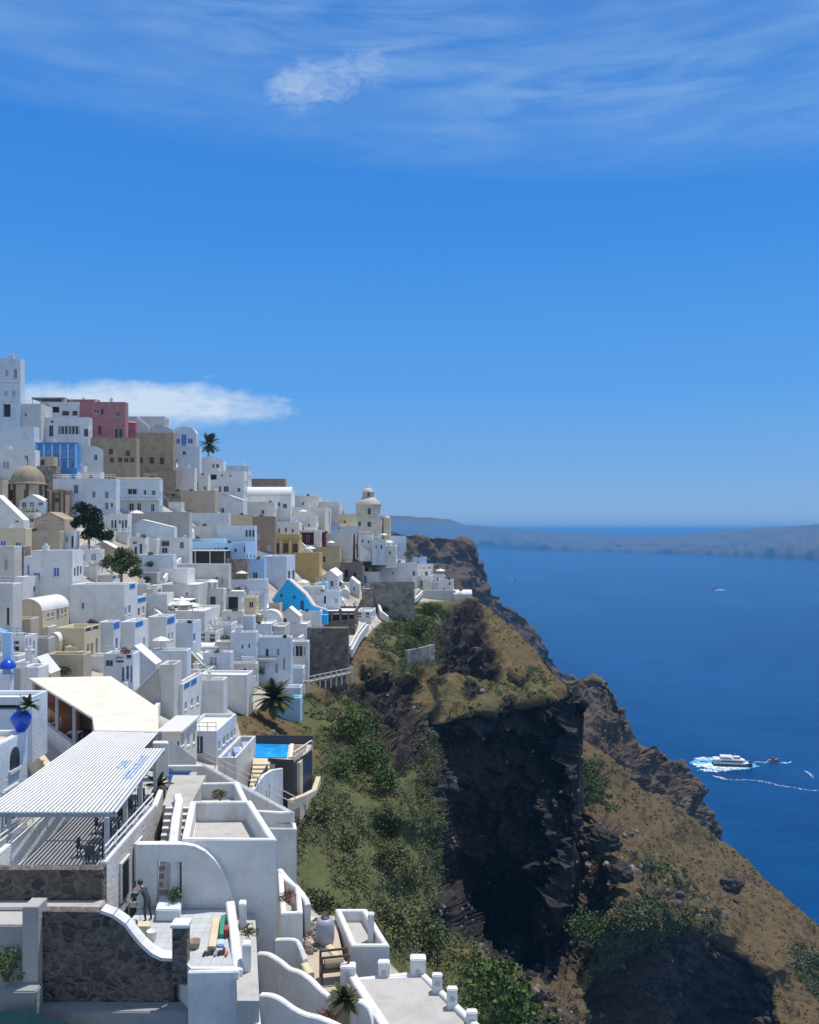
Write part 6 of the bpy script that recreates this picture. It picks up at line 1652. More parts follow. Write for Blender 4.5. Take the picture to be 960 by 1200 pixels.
near_wall('wall', 'angled white wall behind the rubble court', 'wall', [(358, 1073, 45.0), (381, 1087, 43.5), (402, 1083, 44.2), (419, 1077, 44.8)], -26, .4)
near_wall('wall', 'slanting cream wall between the rubble court and the small grey terrace', 'wall', [(373, 1090, 43.0), (386, 1108, 41.5), (402, 1128, 40.0)], -26, .35, 'cream')
near_wall('wall', 'short cream sloped kerb in the rubble court', 'wall', [(352, 1119, 40.4), (358, 1130, 39.4), (364, 1140, 38.6)], -26, .35, 'cream')
near_box('house', 'white block with a small grey sunk terrace left of the pillared terrace', 'house', [((412 - CX) / F * 40.6, 40.6), ((457 - CX) / F * 40.6, 40.6), ((430 - CX) / F * 44.6, 44.6), ((393 - CX) / F * 44.6, 44.6)], -27, -19.75, rim=.55, rimt=.28)
near_box('pillar', 'white corner pillar on the small grey sunk terrace', 'pillar', [((431 - CX) / F * 42, 42), ((438.5 - CX) / F * 42, 42), ((438.5 - CX) / F * 42.4, 42.4), ((431 - CX) / F * 42.4, 42.4)], -20.5, -18.9)
pt = [((404 - CX) / F * 38.3, 38.3), ((496 - CX) / F * 38.6, 38.6), ((566 - CX) / F * 34, 34.0), ((452 - CX) / F * 33, 33.0)]
near_box('terrace', 'wide grey paved terrace edged by short white pillars', 'terrace', list(reversed([(p[0], p[1]) for p in pt]))[::-1], -27, -20.1, 'nearwhite', bev=0)
bm = bmesh.new(); c_ = Vector((sum(p[0] for p in pt) / 4, sum(p[1] for p in pt) / 4)); prism(bm, [tuple(c_ + (Vector(p) - c_) * .94) for p in pt], EYE - 20.1, EYE - 20.09); tag(link_mesh('paving', finish(bm), MAT['floor']), kind='structure')
near_wall('parapet', 'low white back kerb between the pillars of the wide grey terrace', 'parapet', [(418, 1147, 38.4), (494, 1139, 38.7)], -24, .3)
near_wall('parapet', 'low white cliff side kerb between the pillars of the wide grey terrace', 'parapet', [(495, 1140, 38.6), (562, 1203, 34.2)], -26, .3)
near_wall('parapet', 'stepped white inner wall along the left of the wide grey terrace', 'parapet', [(412, 1140, 38.3), (428, 1165, 36.4), (440, 1183, 35.2), (452, 1202, 34.0)], -26, .4)
near_wall('wall', 'white arch wall at the bottom beside the wide grey terrace', 'wall', [(414, 1174, 35.8), (424, 1172, 35.6), (434, 1178, 35.2), (440, 1192, 34.8), (442, 1206, 34.5)], -26, .4, smooth=3)
for i, (px, yt, yb, d, w_) in enumerate(((408, 1130, 1150, 38.3, .55), (450, 1126, 1149, 38.6, .42), (490, 1121, 1147, 38.8, .58), (512.5, 1141, 1163, 37.2, .36), (530, 1157, 1181, 36, .36), (553, 1184, 1208, 34.8, .36))):
    lab = ('broad white pillar at the left end of the back kerb', 'white pillar with a round lamp in the middle of the back kerb', 'thickest white corner pillar of the wide grey terrace', 'first slim white pillar down from the thick corner pillar', 'second slim white pillar down the cliff side kerb', 'lowest slim white pillar, cut by the bottom edge')[i]
    x = (px - CX) / F * d; hw = w_ * .62
    r = empty('pillar', L(x, d, (HY - yb) / F * d - .1), 0, lab, 'pillar')
    b_ = bmesh.new(); bbox(b_, -hw, hw, -hw * .8, hw * .8, -1, (yb - yt) / F * d + .1); link_mesh('shaft', bevelled(b_, .04), MAT['nearwhite'], r)
    b_ = bmesh.new(); lathe(b_, [(0, .02), (.1, .02), (.12, 0), (.12, -.06)], 12); xform(b_, Matrix.Translation((0, -hw * .8 - .02, .55)) @ Matrix.Rotation(R(90), 4, 'X')); link_mesh('lamp', finish(b_), MAT['p_steel'], r)

# ---- left: blue trimmed house with the urn
lh = near_box('house', 'white house at the left margin with an arched window, under the big blue urn', 'house', [(-33, 40), (-22.55, 40), (-22.55, 50.4), (-33, 50.4)], -25, -11.75, 'paleblue', rim=.3, rimt=.4, floor='cream')
b_ = bmesh.new(); pts = [(48.15, -13.55), (49.25, -13.55)] + [(48.7 + .55 * math.cos(a), -12.95 + .62 * math.sin(a)) for a in np.linspace(0, math.pi, 10)]
vs_ = [[b_.verts.new((x, y, EYE + z)) for y, z in pts] for x in (-22.62, -22.5)]
b_.faces.new(vs_[0]); b_.faces.new(list(reversed(vs_[1])))
for i in range(len(pts)): b_.faces.new((vs_[0][i], vs_[0][(i + 1) % len(pts)], vs_[1][(i + 1) % len(pts)], vs_[1][i]))
link_mesh('arched_window', finish(b_), MAT['p_dark'], lh)
b_ = bmesh.new(); bbox(b_, -22.6, -22.42, 48.0, 49.4, EYE - 13.75, EYE - 13.56); link_mesh('sill', finish(b_), MAT['white'], lh)
b_ = bmesh.new(); bbox(b_, -22.6, -22.5, 47.4, 49.0, EYE - 16.4, EYE - 14.6); w_ = link_mesh('window', finish(b_), MAT['glass'], lh)
b_ = bmesh.new()
for a, c, e, f in ((47.25, 47.4, -16.5, -14.5), (49.0, 49.15, -16.5, -14.5), (47.4, 49.0, -14.6, -14.45), (47.2, 49.2, -16.6, -16.4), (48.15, 48.25, -16.4, -14.6)): bbox(b_, -22.6, -22.46, a, c, EYE + e, EYE + f)
link_mesh('frame', finish(b_), MAT['p_white'], w_)
urn = empty('urn', L(-22.75, 50.0, -11.75), 0, 'big glossy cobalt blue urn on the corner of the left house roof', 'urn')
b_ = bmesh.new(); lathe(b_, [(0, 0), (.24, 0), (.27, .05), (.5, .45), (.58, .72), (.55, .92), (.40, 1.10), (.27, 1.18), (.26, 1.26), (.32, 1.32), (.30, 1.34), (.22, 1.28), (.2, 1.15), (0, 1.1)], 28)
link_mesh('pot', b_, MAT['p_cobalt'], urn)
MAT['p_cobalt'].node_tree.nodes['Principled BSDF'].inputs['Roughness'].default_value = .25
H('urn_beam', -40, 38, 41, 817, 850, 'paleblue', 'pale house wall with a dark lattice strip behind the big blue urn', '8,829,30,5,n', d=58, bits='', rim=.3)
H('urn_pier', 16, 24, 27, 783, 826, 'grey', 'tall grey chimney pier standing behind the big blue urn', '', d=63, bits='', dep=1.2)
H('urn_white', 24, 45, 48, 782, 830, 'white', 'white cube house behind the left end of the cream roof', '', d=84, bits='')
bm = bmesh.new(); prism(bm, [(-34.6, 74.9), (-33.4, 75.6), (-21.6, 59.0), (-23.8, 58.2)], EYE - 19, EYE - 17.4); tag(link_mesh('path', finish(bm), MAT['roofgrey']), kind='structure')
near_wall('wall', 'low cream wall along the grey alley beside the dining room', 'wall', [(30, 862, 70), (44, 879, 64), (60, 900, 58)], -22, .5, 'cream')
bp_ = empty('gate_post', P(9, 790, 80), 0, 'bright blue painted post and beam at the left margin', 'frame')
b_ = bmesh.new(); bbox(b_, -.35, .45, -.3, .3, -2, 3.9); link_mesh('post', finish(b_), MAT['skyblue'], bp_)
b_ = bmesh.new(); o_ = P(-5, 737, 83) - P(9, 790, 80)
tube(b_, (0, 0, 3.8), o_, .3, seg=4); link_mesh('beam', finish(b_), MAT['skyblue'], bp_)
b_ = empty('blue_dome', P(9, 783, 79), 0, 'small blue domed cover at the foot of the blue post', 'dome')
q_ = bmesh.new(); lathe(q_, [(.75, 0), (.72, .3), (.5, .62), (.2, .8), (0, .84)], 16); link_mesh('cover', q_, MAT['p_cobalt'], b_)

# ---- dark teal car roof in the bottom left corner
car = empty('parked_car', L(-15.25, 32.5, -20.1), R(5), 'dark teal car parked in the shade at the bottom left corner', 'car')
b_ = bmesh.new()
prof = [(-2.0, .35), (-2.05, .75), (-1.35, .88), (-.85, 1.38), (.55, 1.42), (1.25, .98), (1.95, .85), (2.05, .55), (2.0, .35)]
paint('car_paint_shaded', (.006, .030, .036), .3)  # teal darkened so the car reads as standing in shade
profile_prism(b_, prof, -.82, .82); link_mesh('body', bevelled(b_, .07), MAT['car_paint_shaded'], car)
b_ = bmesh.new(); profile_prism(b_, [(-1.2, .92), (-.8, 1.3), (.5, 1.33), (1.05, .98)], -.835, .835); link_mesh('side_window', finish(b_), MAT['glass'], car)
for x in (-1.3, 1.3):
    for y in (-.78, .78):
        b_ = bmesh.new(); tube(b_, (x, y - .1, .32), (x, y + .1, .32), .32, seg=16); link_mesh('wheel', finish(b_), MAT['p_dark'], car)
b_ = bmesh.new(); bbox(b_, -30, -11, 27, 34, EYE - 20.6, EYE - 20.1); tag(link_mesh('lane', finish(b_), MAT['shade']), kind='structure')

# ---- swimming pool and its dark screens
m, t, b = new_mat('pool_water'); b.inputs['Base Color'].default_value = (.015, .30, .66, 1); b.inputs['Roughness'].default_value = .12
geo = t.n('ShaderNodeNewGeometry'); nz = t.noise(1.1, 3, geo.outputs['Position'])
t.l(t.mix(t.rng(nz, .35, .7), (.008, .22, .62), (.03, .42, .74)), b.inputs['Base Color']); MAT['pool'] = m
dz = 86.0; pz = (HY - 882) / F * dz
pool = empty('swimming_pool', L((320 - CX) / F * dz, dz, pz), 0, 'small bright blue swimming pool with a pale deck on the cliff edge', 'swimming pool')
def PL(px, py): d_ = -pz / ((py - HY) / F); return ((px - CX) / F * d_, d_)
def PP(name, bm, mat):
    o = link_mesh(name, bm, MAT[mat], pool); o.matrix_parent_inverse = Matrix.Translation(-pool.location)
b_ = bmesh.new(); prism(b_, [PL(296, 895), PL(352, 892), PL(366, 871), PL(299, 869)], EYE + pz - 6, EYE + pz - .15); PP('deck', finish(b_), 'cream')
b_ = bmesh.new(); prism(b_, [PL(299, 886.5), PL(336.5, 887), PL(338.5, 872), PL(299.5, 871)], EYE + pz - .2, EYE + pz - .05); PP('water', finish(b_), 'pool')
b_ = bmesh.new()
for a, c in ((PL(338.5, 887.5), PL(340.5, 872)),): prism(b_, [a, (a[0] + .35, a[1]), (c[0] + .35, c[1]), c], EYE + pz - .15, EYE + pz + .06)
PP('kerb', finish(b_), 'white')
b_ = bmesh.new(); prism(b_, [PL(341, 890), PL(352, 889), PL(360, 872.5), PL(343, 872)], EYE + pz - .15, EYE + pz - .09); PP('sun_deck', finish(b_), 'p_wood')
sc_ = empty('pool_screen', L(-12, 86, pz), 0, 'dark slatted wind screen wrapped around the swimming pool', 'screen')
def SC(name, p, q_, z0, z1, mat='p_slate', th=.12):
    b_ = bmesh.new(); p, q_ = Vector(p), Vector(q_); n_ = Vector((-(q_ - p).y, (q_ - p).x)).normalized() * th
    prism(b_, [tuple(p), tuple(q_), tuple(q_ + n_), tuple(p + n_)], EYE + z0, EYE + z1)
    o = link_mesh(name, finish(b_), MAT[mat], sc_); o.matrix_parent_inverse = Matrix.Translation(-sc_.location)
SC('rear_screen', PL(299, 870), PL(367, 870.5), pz - .3, pz + .75)
SC('front_screen', PL(314, 893), PL(344, 895), pz - 4.2, pz + .35)
SC('front_screen', PL(344, 895), PL(366, 880), pz - 4.5, pz + .1)
SC('side_screen', PL(300, 926), PL(314, 903), pz - 3.2, pz + .5)
for x, y in ((344, 894), (351, 890), (358, 885), (366, 879)):
    b_ = bmesh.new(); a = PL(x, y); tube(b_, L(a[0], a[1], pz - .2), L(a[0], a[1], pz + 1.0), .05, seg=6); o = link_mesh('post', finish(b_), MAT['p_white'], sc_); o.matrix_parent_inverse = Matrix.Translation(-sc_.location)
SC('handrail', PL(344, 894), PL(366, 879), pz + .95, pz + 1.02, 'p_white'); SC('handrail', PL(344, 894), PL(366, 879), pz + .5, pz + .56, 'p_white')
near_wall('path_edge', 'cream path edge curving under the dark pool screen', 'path edge', [(340, 937, 79), (356, 931, 81), (368, 925, 84), (373, 910, 87)], -25.9, .5, 'cream')
stairs('staircase', 'cream steps descending beside the swimming pool', L(*((-14.4, 76.5, -23.4))), L(*((-15.0, 82, -22.2))), 1.6, 7, 'cream', side=(1, 0), zdrop=3)
near_wall('wall', 'white sloping wall along the cream pool steps', 'wall', [(296, 925, 73), (308, 908, 76), (318, 902, 79), (330, 900, 81)], -29, .3)
# small plunge pool under the portal house
H('plunge', 318, 352, 354, 818, 836, 'skyblue', 'turquoise tiled plunge terrace behind the fan palm', '', bits='', roofmat='p_aqua', rim=.25, name='plunge_pool', cat='pool')

# ---- blue loungers on the terrace block, striped cushions, clothes, pots
def lounger(label, pt, rz, mat):
    r = empty('lounger', pt, rz, label, 'lounger')
    b_ = bmesh.new(); bbox(b_, -.32, .32, -.95, .95, .22, .28); link_mesh('frame', finish(b_), MAT['p_white'], r)
    b_ = bmesh.new(); bbox(b_, -.3, .3, -.9, .3, .285, .36); prism(b_, [(-.3, .3), (.3, .3), (.3, .92), (-.3, .92)], [.285, .285, .62, .62], [.36, .36, .72, .72]); link_mesh('cushion', finish(b_), MAT[mat], r)
    for sx in (-.28, .28):
        for sy in (-.8, .8):
            b_ = bmesh.new(); bbox(b_, sx - .03, sx + .03, sy - .03, sy + .03, 0, .22); link_mesh('leg', finish(b_), MAT['p_white'], r)
hb_ = HOUSES['blue_terrace']; O = Vector((hb_['A'].x, hb_['A'].y, hb_['zr']))
for i in range(3):
    w_ = hb_['ux'] * (hb_['W'] * (.3 + .2 * i)) + hb_['uy'] * (hb_['dep'] * (.25 + .25 * i))
    lounger(('front', 'middle', 'back')[i] + ' blue cushioned lounger on the terrace block left of the swimming pool', O + Vector((w_.x, w_.y, 0)), R(20), 'p_cushion')
cz = -17.7
near_box('platform', 'low pale platform holding the row of navy and white sunbeds', 'platform', [(-16.3, 53.3), (-14.1, 53.3), (-14.5, 58.4), (-16.9, 58.4)], -22, -16.52, 'floor', bev=0)
for i in range(4):
    lounger(('nearest', 'second', 'third', 'farthest')[i] + ' navy and white sunbed in the row behind the slatted roof corner', L(-15.2 - .12 * i, 54.0 + 1.05 * i, -16.5), R(88), 'p_cobalt' if i % 2 == 0 else 'p_navy')
near_box('cover', 'purple blue tarpaulin lying on the long white terrace', 'tarpaulin', [(-14.2, 53.2), (-12.6, 53.4), (-12.4, 54.6), (-14.0, 54.3)], cz, cz + .5, 'p_cobalt', bev=.15)
# things on the tiled terrace
near_box('board', 'cream plank leaning along the tiled terrace', 'plank', [((246 - CX) / F * 36, 35.7), ((255 - CX) / F * 36, 35.7), ((258 - CX) / F * 38.4, 38.4), ((250 - CX) / F * 38.4, 38.4)], TZ + .02, TZ + .22, 'cream', bev=.01)
near_box('board', 'green plank beside the cream plank on the tiled terrace', 'plank', [((257 - CX) / F * 36.6, 36.6), ((262 - CX) / F * 36.6, 36.6), ((264 - CX) / F * 38.4, 38.4), ((259 - CX) / F * 38.4, 38.4)], TZ + .02, TZ + .3, 'p_green', bev=.01)
near_box('bucket', 'orange red box next to the green plank', 'box', [((263.5 - CX) / F * 37, 36.8), ((268 - CX) / F * 37, 36.8), ((268 - CX) / F * 37.3, 37.3), ((263.5 - CX) / F * 37.3, 37.3)], TZ + .02, TZ + .4, 'p_red', bev=.02)
near_box('folded_cloth', 'pale blue folded cloth on the tiled terrace', 'cloth', [((255 - CX) / F * 36.2, 36.0), ((264 - CX) / F * 36.2, 36.0), ((264 - CX) / F * 36.5, 36.5), ((255 - CX) / F * 36.5, 36.5)], TZ + .02, TZ + .16, 'skyblue', bev=.04)
bm = bmesh.new(); lathe(bm, [(0, .02), (.2, .02), (.26, .3), (.23, .3), (.18, .06), (0, .06)], 16, L((228 - CX) / F * 36, 36, TZ + .02)); tag(link_mesh('basket', bm, MAT['tan']), 'round woven basket on the tiled terrace', 'basket')
for i in range(7):
    x = (240 + i * 4.3 - CX) / F * 35.4; bm = bmesh.new(); bbox(bm, x - .06, x + .06, 35.2 + .07 * (i % 3), 35.55 + .1 * (i % 2), EYE + TZ + .02, EYE + TZ + .12 + .05 * (i % 3)); tag(link_mesh('shoe', bevelled(bm, .03), MAT[('p_dark', 'p_brown', 'p_dark', 'p_grey', 'p_dark', 'p_brown', 'p_terra')[i]]), ('left end dark', 'second brown', 'third black', 'grey middle', 'fifth black', 'sixth brown', 'terracotta last')[i] + ' shoe in the row drying on the tiled terrace', 'shoe')
def tub(label, pt, s=1.0, mat='p_terra'):
    r = empty('plant_pot', pt, 0, label, 'plant pot')
    b_ = bmesh.new(); lathe(b_, [(0, 0), (.16 * s, 0), (.24 * s, .4 * s), (.27 * s, .42 * s), (.27 * s, .47 * s), (.22 * s, .47 * s), (.2 * s, .4 * s), (0, .4 * s)], 16); link_mesh('pot', b_, MAT[mat], r)
    return r
# ------------------------------------------------------------------ foliage
def leaf_mat(key, c1, c2, c3=None):
    m, t, b = new_mat('leaves_' + key)
    geo = t.n('ShaderNodeNewGeometry')
    rnd = geo.outputs['Random Per Island']
    c = t.mix(rnd, c1, c2)
    big = t.noise(.5, 3, geo.outputs['Position'])
    c = t.mix(t.rng(big, .4, .7, 0, .6), c, c3 or tuple(x * .6 for x in c1))
    t.l(c, b.inputs['Base Color']); b.inputs['Roughness'].default_value = .75; b.inputs['Specular IOR Level'].default_value = .2
    b.inputs['Subsurface Weight'].default_value = 0
    MAT[key] = m
leaf_mat('sage', (.095, .115, .052), (.150, .165, .085), (.15, .13, .065))
leaf_mat('green', (.060, .120, .024), (.110, .175, .040))
leaf_mat('deep', (.026, .050, .016), (.055, .085, .028))
leaf_mat('straw', (.22, .155, .065), (.15, .105, .042), (.12, .10, .035))
leaf_mat('pine', (.014, .026, .012), (.030, .046, .020))
leaf_mat('olive_leaf', (.065, .090, .026), (.120, .145, .050))
leaf_mat('palm', (.035, .055, .018), (.080, .095, .032), (.10, .085, .035))
leaf_mat('flower', (.40, .05, .10), (.30, .10, .08))

def leaves_mesh(name, C, S, mats, midx, parent=None, flat=0.0, up=0.0):
    """One mesh of many small leaf quads: centres C (n,3), sizes S (n,), random turn each."""
    n = len(C)
    a = rng.normal(size=(n, 3)); a[:, 2] = a[:, 2] * (1 - up) + up * np.abs(a[:, 2]) * 2.2; a /= np.linalg.norm(a, axis=1, keepdims=True)
    r = rng.normal(size=(n, 3)); b_ = np.cross(a, r); b_ /= np.linalg.norm(b_, axis=1, keepdims=True) + 1e-9
    wdt = (0.34 + 0.2 * rng.random(n))[:, None]
    u = a * S[:, None]; v = b_ * S[:, None] * wdt
    Q = np.stack([C - u * .6, C + v, C + u * .6, C - v], 1).reshape(-1, 3)
    me = bpy.data.meshes.new(name)
    me.vertices.add(4 * n); me.vertices.foreach_set('co', Q.reshape(-1).astype(np.float32))
    me.loops.add(4 * n); me.loops.foreach_set('vertex_index', np.arange(4 * n, dtype=np.int32))
    me.polygons.add(n); me.polygons.foreach_set('loop_start', np.arange(0, 4 * n, 4, dtype=np.int32)); me.polygons.foreach_set('loop_total', np.full(n, 4, dtype=np.int32))
    me.polygons.foreach_set('material_index', midx.astype(np.int32))
    me.update(calc_edges=True)
    return link_mesh(name, me, [MAT[m] for m in mats], parent)

def clump(c, r, n, squash=.75, lumps=7):
    """Points of an uneven leafy mound."""
    ctr = rng.normal(size=(lumps, 3)); ctr /= np.linalg.norm(ctr, axis=1, keepdims=True); ctr *= (.35 + .4 * rng.random((lumps, 1))); ctr[:, 2] = np.abs(ctr[:, 2]) * squash
    k = rng.integers(0, lumps, n)
    off = rng.normal(size=(n, 3)); off /= np.linalg.norm(off, axis=1, keepdims=True); off *= (.30 + .22 * rng.random((n, 1)))
    p = ctr[k] + off; p[:, 2] *= squash
    return np.asarray(c)[None] + p * r

def sample_surface(W, M, n, thresh=.35):
    """n random points on a land sheet, denser where the mask M is high; keeps true areas."""
    A = np.linalg.norm(np.cross(W[1:, :-1] - W[:-1, :-1], W[:-1, 1:] - W[:-1, :-1]), axis=2)
    m_ = M[:-1, :-1]; pr = A * np.where(m_ > thresh, m_, 0)
    pr = pr.reshape(-1) / pr.sum()
    k = rng.choice(len(pr), n, p=pr); j, i = np.divmod(k, A.shape[1])
    u, v = rng.random((n, 1)), rng.random((n, 1))
    p = W[j, i] * (1 - u) * (1 - v) + W[j, i + 1] * u * (1 - v) + W[j + 1, i] * (1 - u) * v + W[j + 1, i + 1] * u * v
    return p
def visible(p, lo=-60, hi=1020, top=600, bot=1260):
    px = CX + p[:, 0] / p[:, 1] * F; py = HY - (p[:, 2] - EYE) / p[:, 1] * F
    return p[(p[:, 1] > 20) & (px > lo) & (px < hi) & (py > top) & (py < bot)]

town_n, green_n, rock_n = NEARC[2], NEARC[1], NEARC[0]
def scrub(name, label, W, M, n, rmin, rmax, per, leaf, mats, probs, thresh=.35, squash=.7):
    P_ = visible(sample_surface(W, M, n, thresh))
    Cs, Ss, Mi = [], [], []
    for p in P_:
        nz = noise.noise(Vector(p) * .09)
        if noise.noise(Vector(p) * .16 + Vector((9, 3, 1))) > .22: continue
        r = (rmin + (rmax - rmin) * rng.random() ** 2) * (1.0 + .5 * nz)
        k = int(per * (.6 + r))
        Cs.append(clump(p, r, k, squash)); Ss.append(leaf * (.6 + .8 * rng.random(k)) * (.7 + .3 * p[1] / 100))
        Mi.append(np.full(k, rng.choice(len(mats), p=probs)) if nz < .15 else np.full(k, 0))
    o = leaves_mesh(name, np.concatenate(Cs), np.concatenate(Ss), mats, np.concatenate(Mi))
    tag(o, label, 'scrub', kind='stuff')
    return o
Mg = np.clip(green_n - rock_n * .6 - town_n * 1.5, 0, 1)
scrub('scrub', 'grey green scrub covering the steep slope under the town', NEARW, Mg, 3000, .35, 2.1, 52, .17, ['sage', 'olive_leaf', 'green', 'deep', 'straw'], [.44, .24, .14, .06, .12])
scrub('grass', 'short pale grass between the scrub of the steep slope', NEARW, Mg, 6500, .12, .5, 10, .13, ['straw', 'sage', 'olive_leaf', 'green'], [.4, .3, .2, .1], .3, .8)
Mdry = np.clip(.55 - green_n * .5 - rock_n * .9 - town_n * 2, 0, 1)
scrub('dry_grass', 'dry straw coloured tussocks on the rocky knob', NEARW, Mdry, 5200, .2, .8, 15, .17, ['straw', 'sage', 'olive_leaf', 'green'], [.5, .24, .18, .08], .1, .6)
Mrk = np.clip(rock_n - .4, 0, 1) * (np.abs(np.gradient(NEARW[..., 2], axis=0)) < 1.2)
scrub('rock_tufts', 'sparse tufts growing on ledges of the dark cliff', NEARW, np.clip(Mrk, 0, 1), 240, .2, .7, 14, .18, ['sage', 'straw', 'deep'], [.5, .3, .2], .1, .6)
Ms = np.clip(SLOPEC[1] - SLOPEC[0] * .4, 0, 1)
scrub('slope_scrub', 'dark green scrub on the brown slope above the sea', SLOPEW, Ms, 1500, .6, 2.4, 40, .28, ['sage', 'olive_leaf', 'deep', 'straw'], [.42, .28, .16, .14], .25)
Msd = np.clip(.5 - SLOPEC[0] * .7 - SLOPEC[1] * .2, 0, 1)
scrub('slope_tussocks', 'dry tussocks dotting the brown slope above the sea', SLOPEW, Msd, 9500, .3, 1.2, 12, .26, ['straw', 'sage', 'olive_leaf', 'deep'], [.6, .22, .1, .08], .1, .6)

# rubble stones on the slope
def rubble(name, label, pts, rmin, rmax, mat):
    bm = bmesh.new()
    for p in pts:
        r = rmin + (rmax - rmin) * rng.random() ** 3
        vs = bmesh.ops.create_icosphere(bm, subdivisions=1, radius=r)['verts']
        q = rng.normal(size=3); sc = .55 + .7 * rng.random(3)
        rot = Matrix.Rotation(rng.random() * 6.28, 3, Vector(q).normalized())
        for v in vs: v.co = rot @ Vector((v.co.x * sc[0] * (1 + .35 * (rng.random() - .5)), v.co.y * sc[1] * (1 + .35 * (rng.random() - .5)), v.co.z * sc[2])) + Vector(p)
    o = link_mesh(name, bm, mat); tag(o, label, 'rubble', kind='stuff'); return o
m, t, b = new_mat('rubble_stone'); geo = t.n('ShaderNodeNewGeometry')
t.l(t.mix(geo.outputs['Random Per Island'], (.07, .06, .055), (.25, .215, .185)), b.inputs['Base Color']); b.inputs['Roughness'].default_value = .95; MAT['rubble'] = m
qs = np.stack([CX + SLOPEW[..., 0] / np.maximum(SLOPEW[..., 1], 1) * F, HY - (SLOPEW[..., 2] - EYE) / np.maximum(SLOPEW[..., 1], 1) * F], -1)
def pm(poly, soft): return poly_mask(qs.reshape(-1, 2), poly, soft).reshape(qs.shape[:2])
Mr = np.maximum(pm([(665,975),(730,960),(790,1040),(860,1070),(840,1085),(760,1050),(720,1040),(690,1090),(655,1120),(640,1180),(690,1180),(640,1215),(600,1215),(615,1110)], 8), .05 * SLOPEC[0])
rubble('rubble', 'pale broken rubble lying on the brown slope', visible(sample_surface(SLOPEW, Mr, 900, .03)), .25, 1.5, MAT['rubble'])
Mn = np.clip(rock_n - .3, 0, 1) * .6 + Mdry * .25
rubble('scree', 'scattered stones on the rocky knob', visible(sample_surface(NEARW, Mn, 1300, .05)), .15, .8, MAT['rubble'])
def boulder(label, pt, r, seed):
    bm = bmesh.new(); bmesh.ops.create_icosphere(bm, subdivisions=4, radius=1)
    for v in bm.verts:
        d_ = v.co.normalized(); f = 1 + .32 * noise.fractal(d_ * 1.3 + Vector((seed, 0, 0)), .8, 2.2, 5)
        q = d_ * f; q = Vector((round(q.x * 3.2) / 3.2 * .35 + q.x * .65, round(q.y * 3) / 3 * .3 + q.y * .7, round(q.z * 3) / 3 * .35 + q.z * .65))
        v.co = Vector((q.x * r * 1.25, q.y * r, q.z * r * .95))
    o = link_mesh('boulder', bm, M_slope); me = o.data
    ca = me.color_attributes.new('cover', 'FLOAT_COLOR', 'POINT'); ca.data.foreach_set('color', np.tile([1, 0, 0, 1], len(me.vertices)).astype(np.float32))
    o.location = pt; tag(o, label, 'boulder')
sl_depth = RBF(slope_pts)
def sd_(px, py): return float(sl_depth(np.array([[px, py]]))[0])
boulder('biggest pale angular boulder lying free on the brown slope', P(726, 1023, sd_(726, 1027) - 1), 2.6, 3)
boulder('dark broken boulder standing above the pale angular boulder', P(706, 985, sd_(706, 990) - 1), 3.4, 9)
boulder('dark boulder outcrop on the open right part of the brown slope', P(858, 1036, sd_(858, 1040) - 1), 3.0, 14)
boulder('grey boulder near the bottom left of the brown slope', P(641, 1168, sd_(641, 1172) - 1), 1.4, 21)

def shrub(label, pt, r, n, mats, squash=.8, leaf=.2, stem=True, name='shrub', cat='shrub', lumps=14):
    root = empty(name, pt, 0, label, cat)
    C = clump((0, 0, r * .12), r, n, squash, lumps)
    o = leaves_mesh('foliage', C, leaf * (.6 + .8 * rng.random(n)), mats, rng.integers(0, len(mats), n), root)
    bm = bmesh.new()
    for k in range(5):
        a = k * 1.257; tube(bm, (0, 0, -.3), (math.cos(a) * r * .4, math.sin(a) * r * .4, r * squash * .6), .05 * r, .015 * r, 5)
    link_mesh('stem', finish(bm), MAT['p_wood'], root)
    return root
SH = [
 ('big deep green shrub in the shaded gully under the footbridge', 418, 862, 4.2, 'deep,green', -3),
 ('dense green shrub below the gully, left of the rocky spur', 432, 893, 3.2, 'green,deep', -2),
 ('bright green shrub beside the dark pool screen', 400, 905, 2.4, 'green,olive_leaf', -1),
 ('green shrub falling down the gully under the wooden rail', 445, 920, 2.5, 'green,deep', -1),
 ('tall bright green shrub mass below the stone bastion', 492, 742, 5.2, 'green,green,olive_leaf', -4),
 ('dark green rounded shrub at the foot of the last white houses', 508, 717, 3.6, 'deep,green', -4),
 ('low pale green shrub left of the grey stone terrace wall', 478, 760, 3.0, 'olive_leaf,green', -4),
 ('sage shrub in front of the grey stone terrace wall', 512, 800, 2.6, 'sage,olive_leaf', -2),
 ('rounded sage bush in the middle of the green slope', 408, 990, 1.7, 'sage,olive_leaf', -1),
 ('dark bush in the shaded fold of the green slope', 455, 1015, 2.6, 'deep,sage', -1),
 ('pale sage bush left of the dark shaded fold', 380, 960, 1.8, 'sage', -1),
 ('big sage bush on the rim above the dark ravine', 500, 1110, 3.0, 'sage,deep', -2),
 ('wide grey green bush on the slope above the pillared terrace', 465, 1090, 2.4, 'sage,olive_leaf', -1),
 ('bright dark green bush right of the pillared terrace', 575, 1178, 3.6, 'green,deep', -3),
 ('second dark green bush at the bottom edge right of the pillared terrace', 600, 1200, 2.8, 'deep,green', -3),
 ('bush beside the corner of the angled white wall', 372, 1062, 1.4, 'deep,sage', -1),
 ('small bush hugging the sunk grey roof terrace house', 340, 1000, 1.6, 'green,sage', -1),
]
for lb, px, py, r, mt, off in SH:
    shrub(lb, P(px, py, gd(px, py, off)), r, int(420 * r), mt.split(','), .8, .17 + .03 * r)
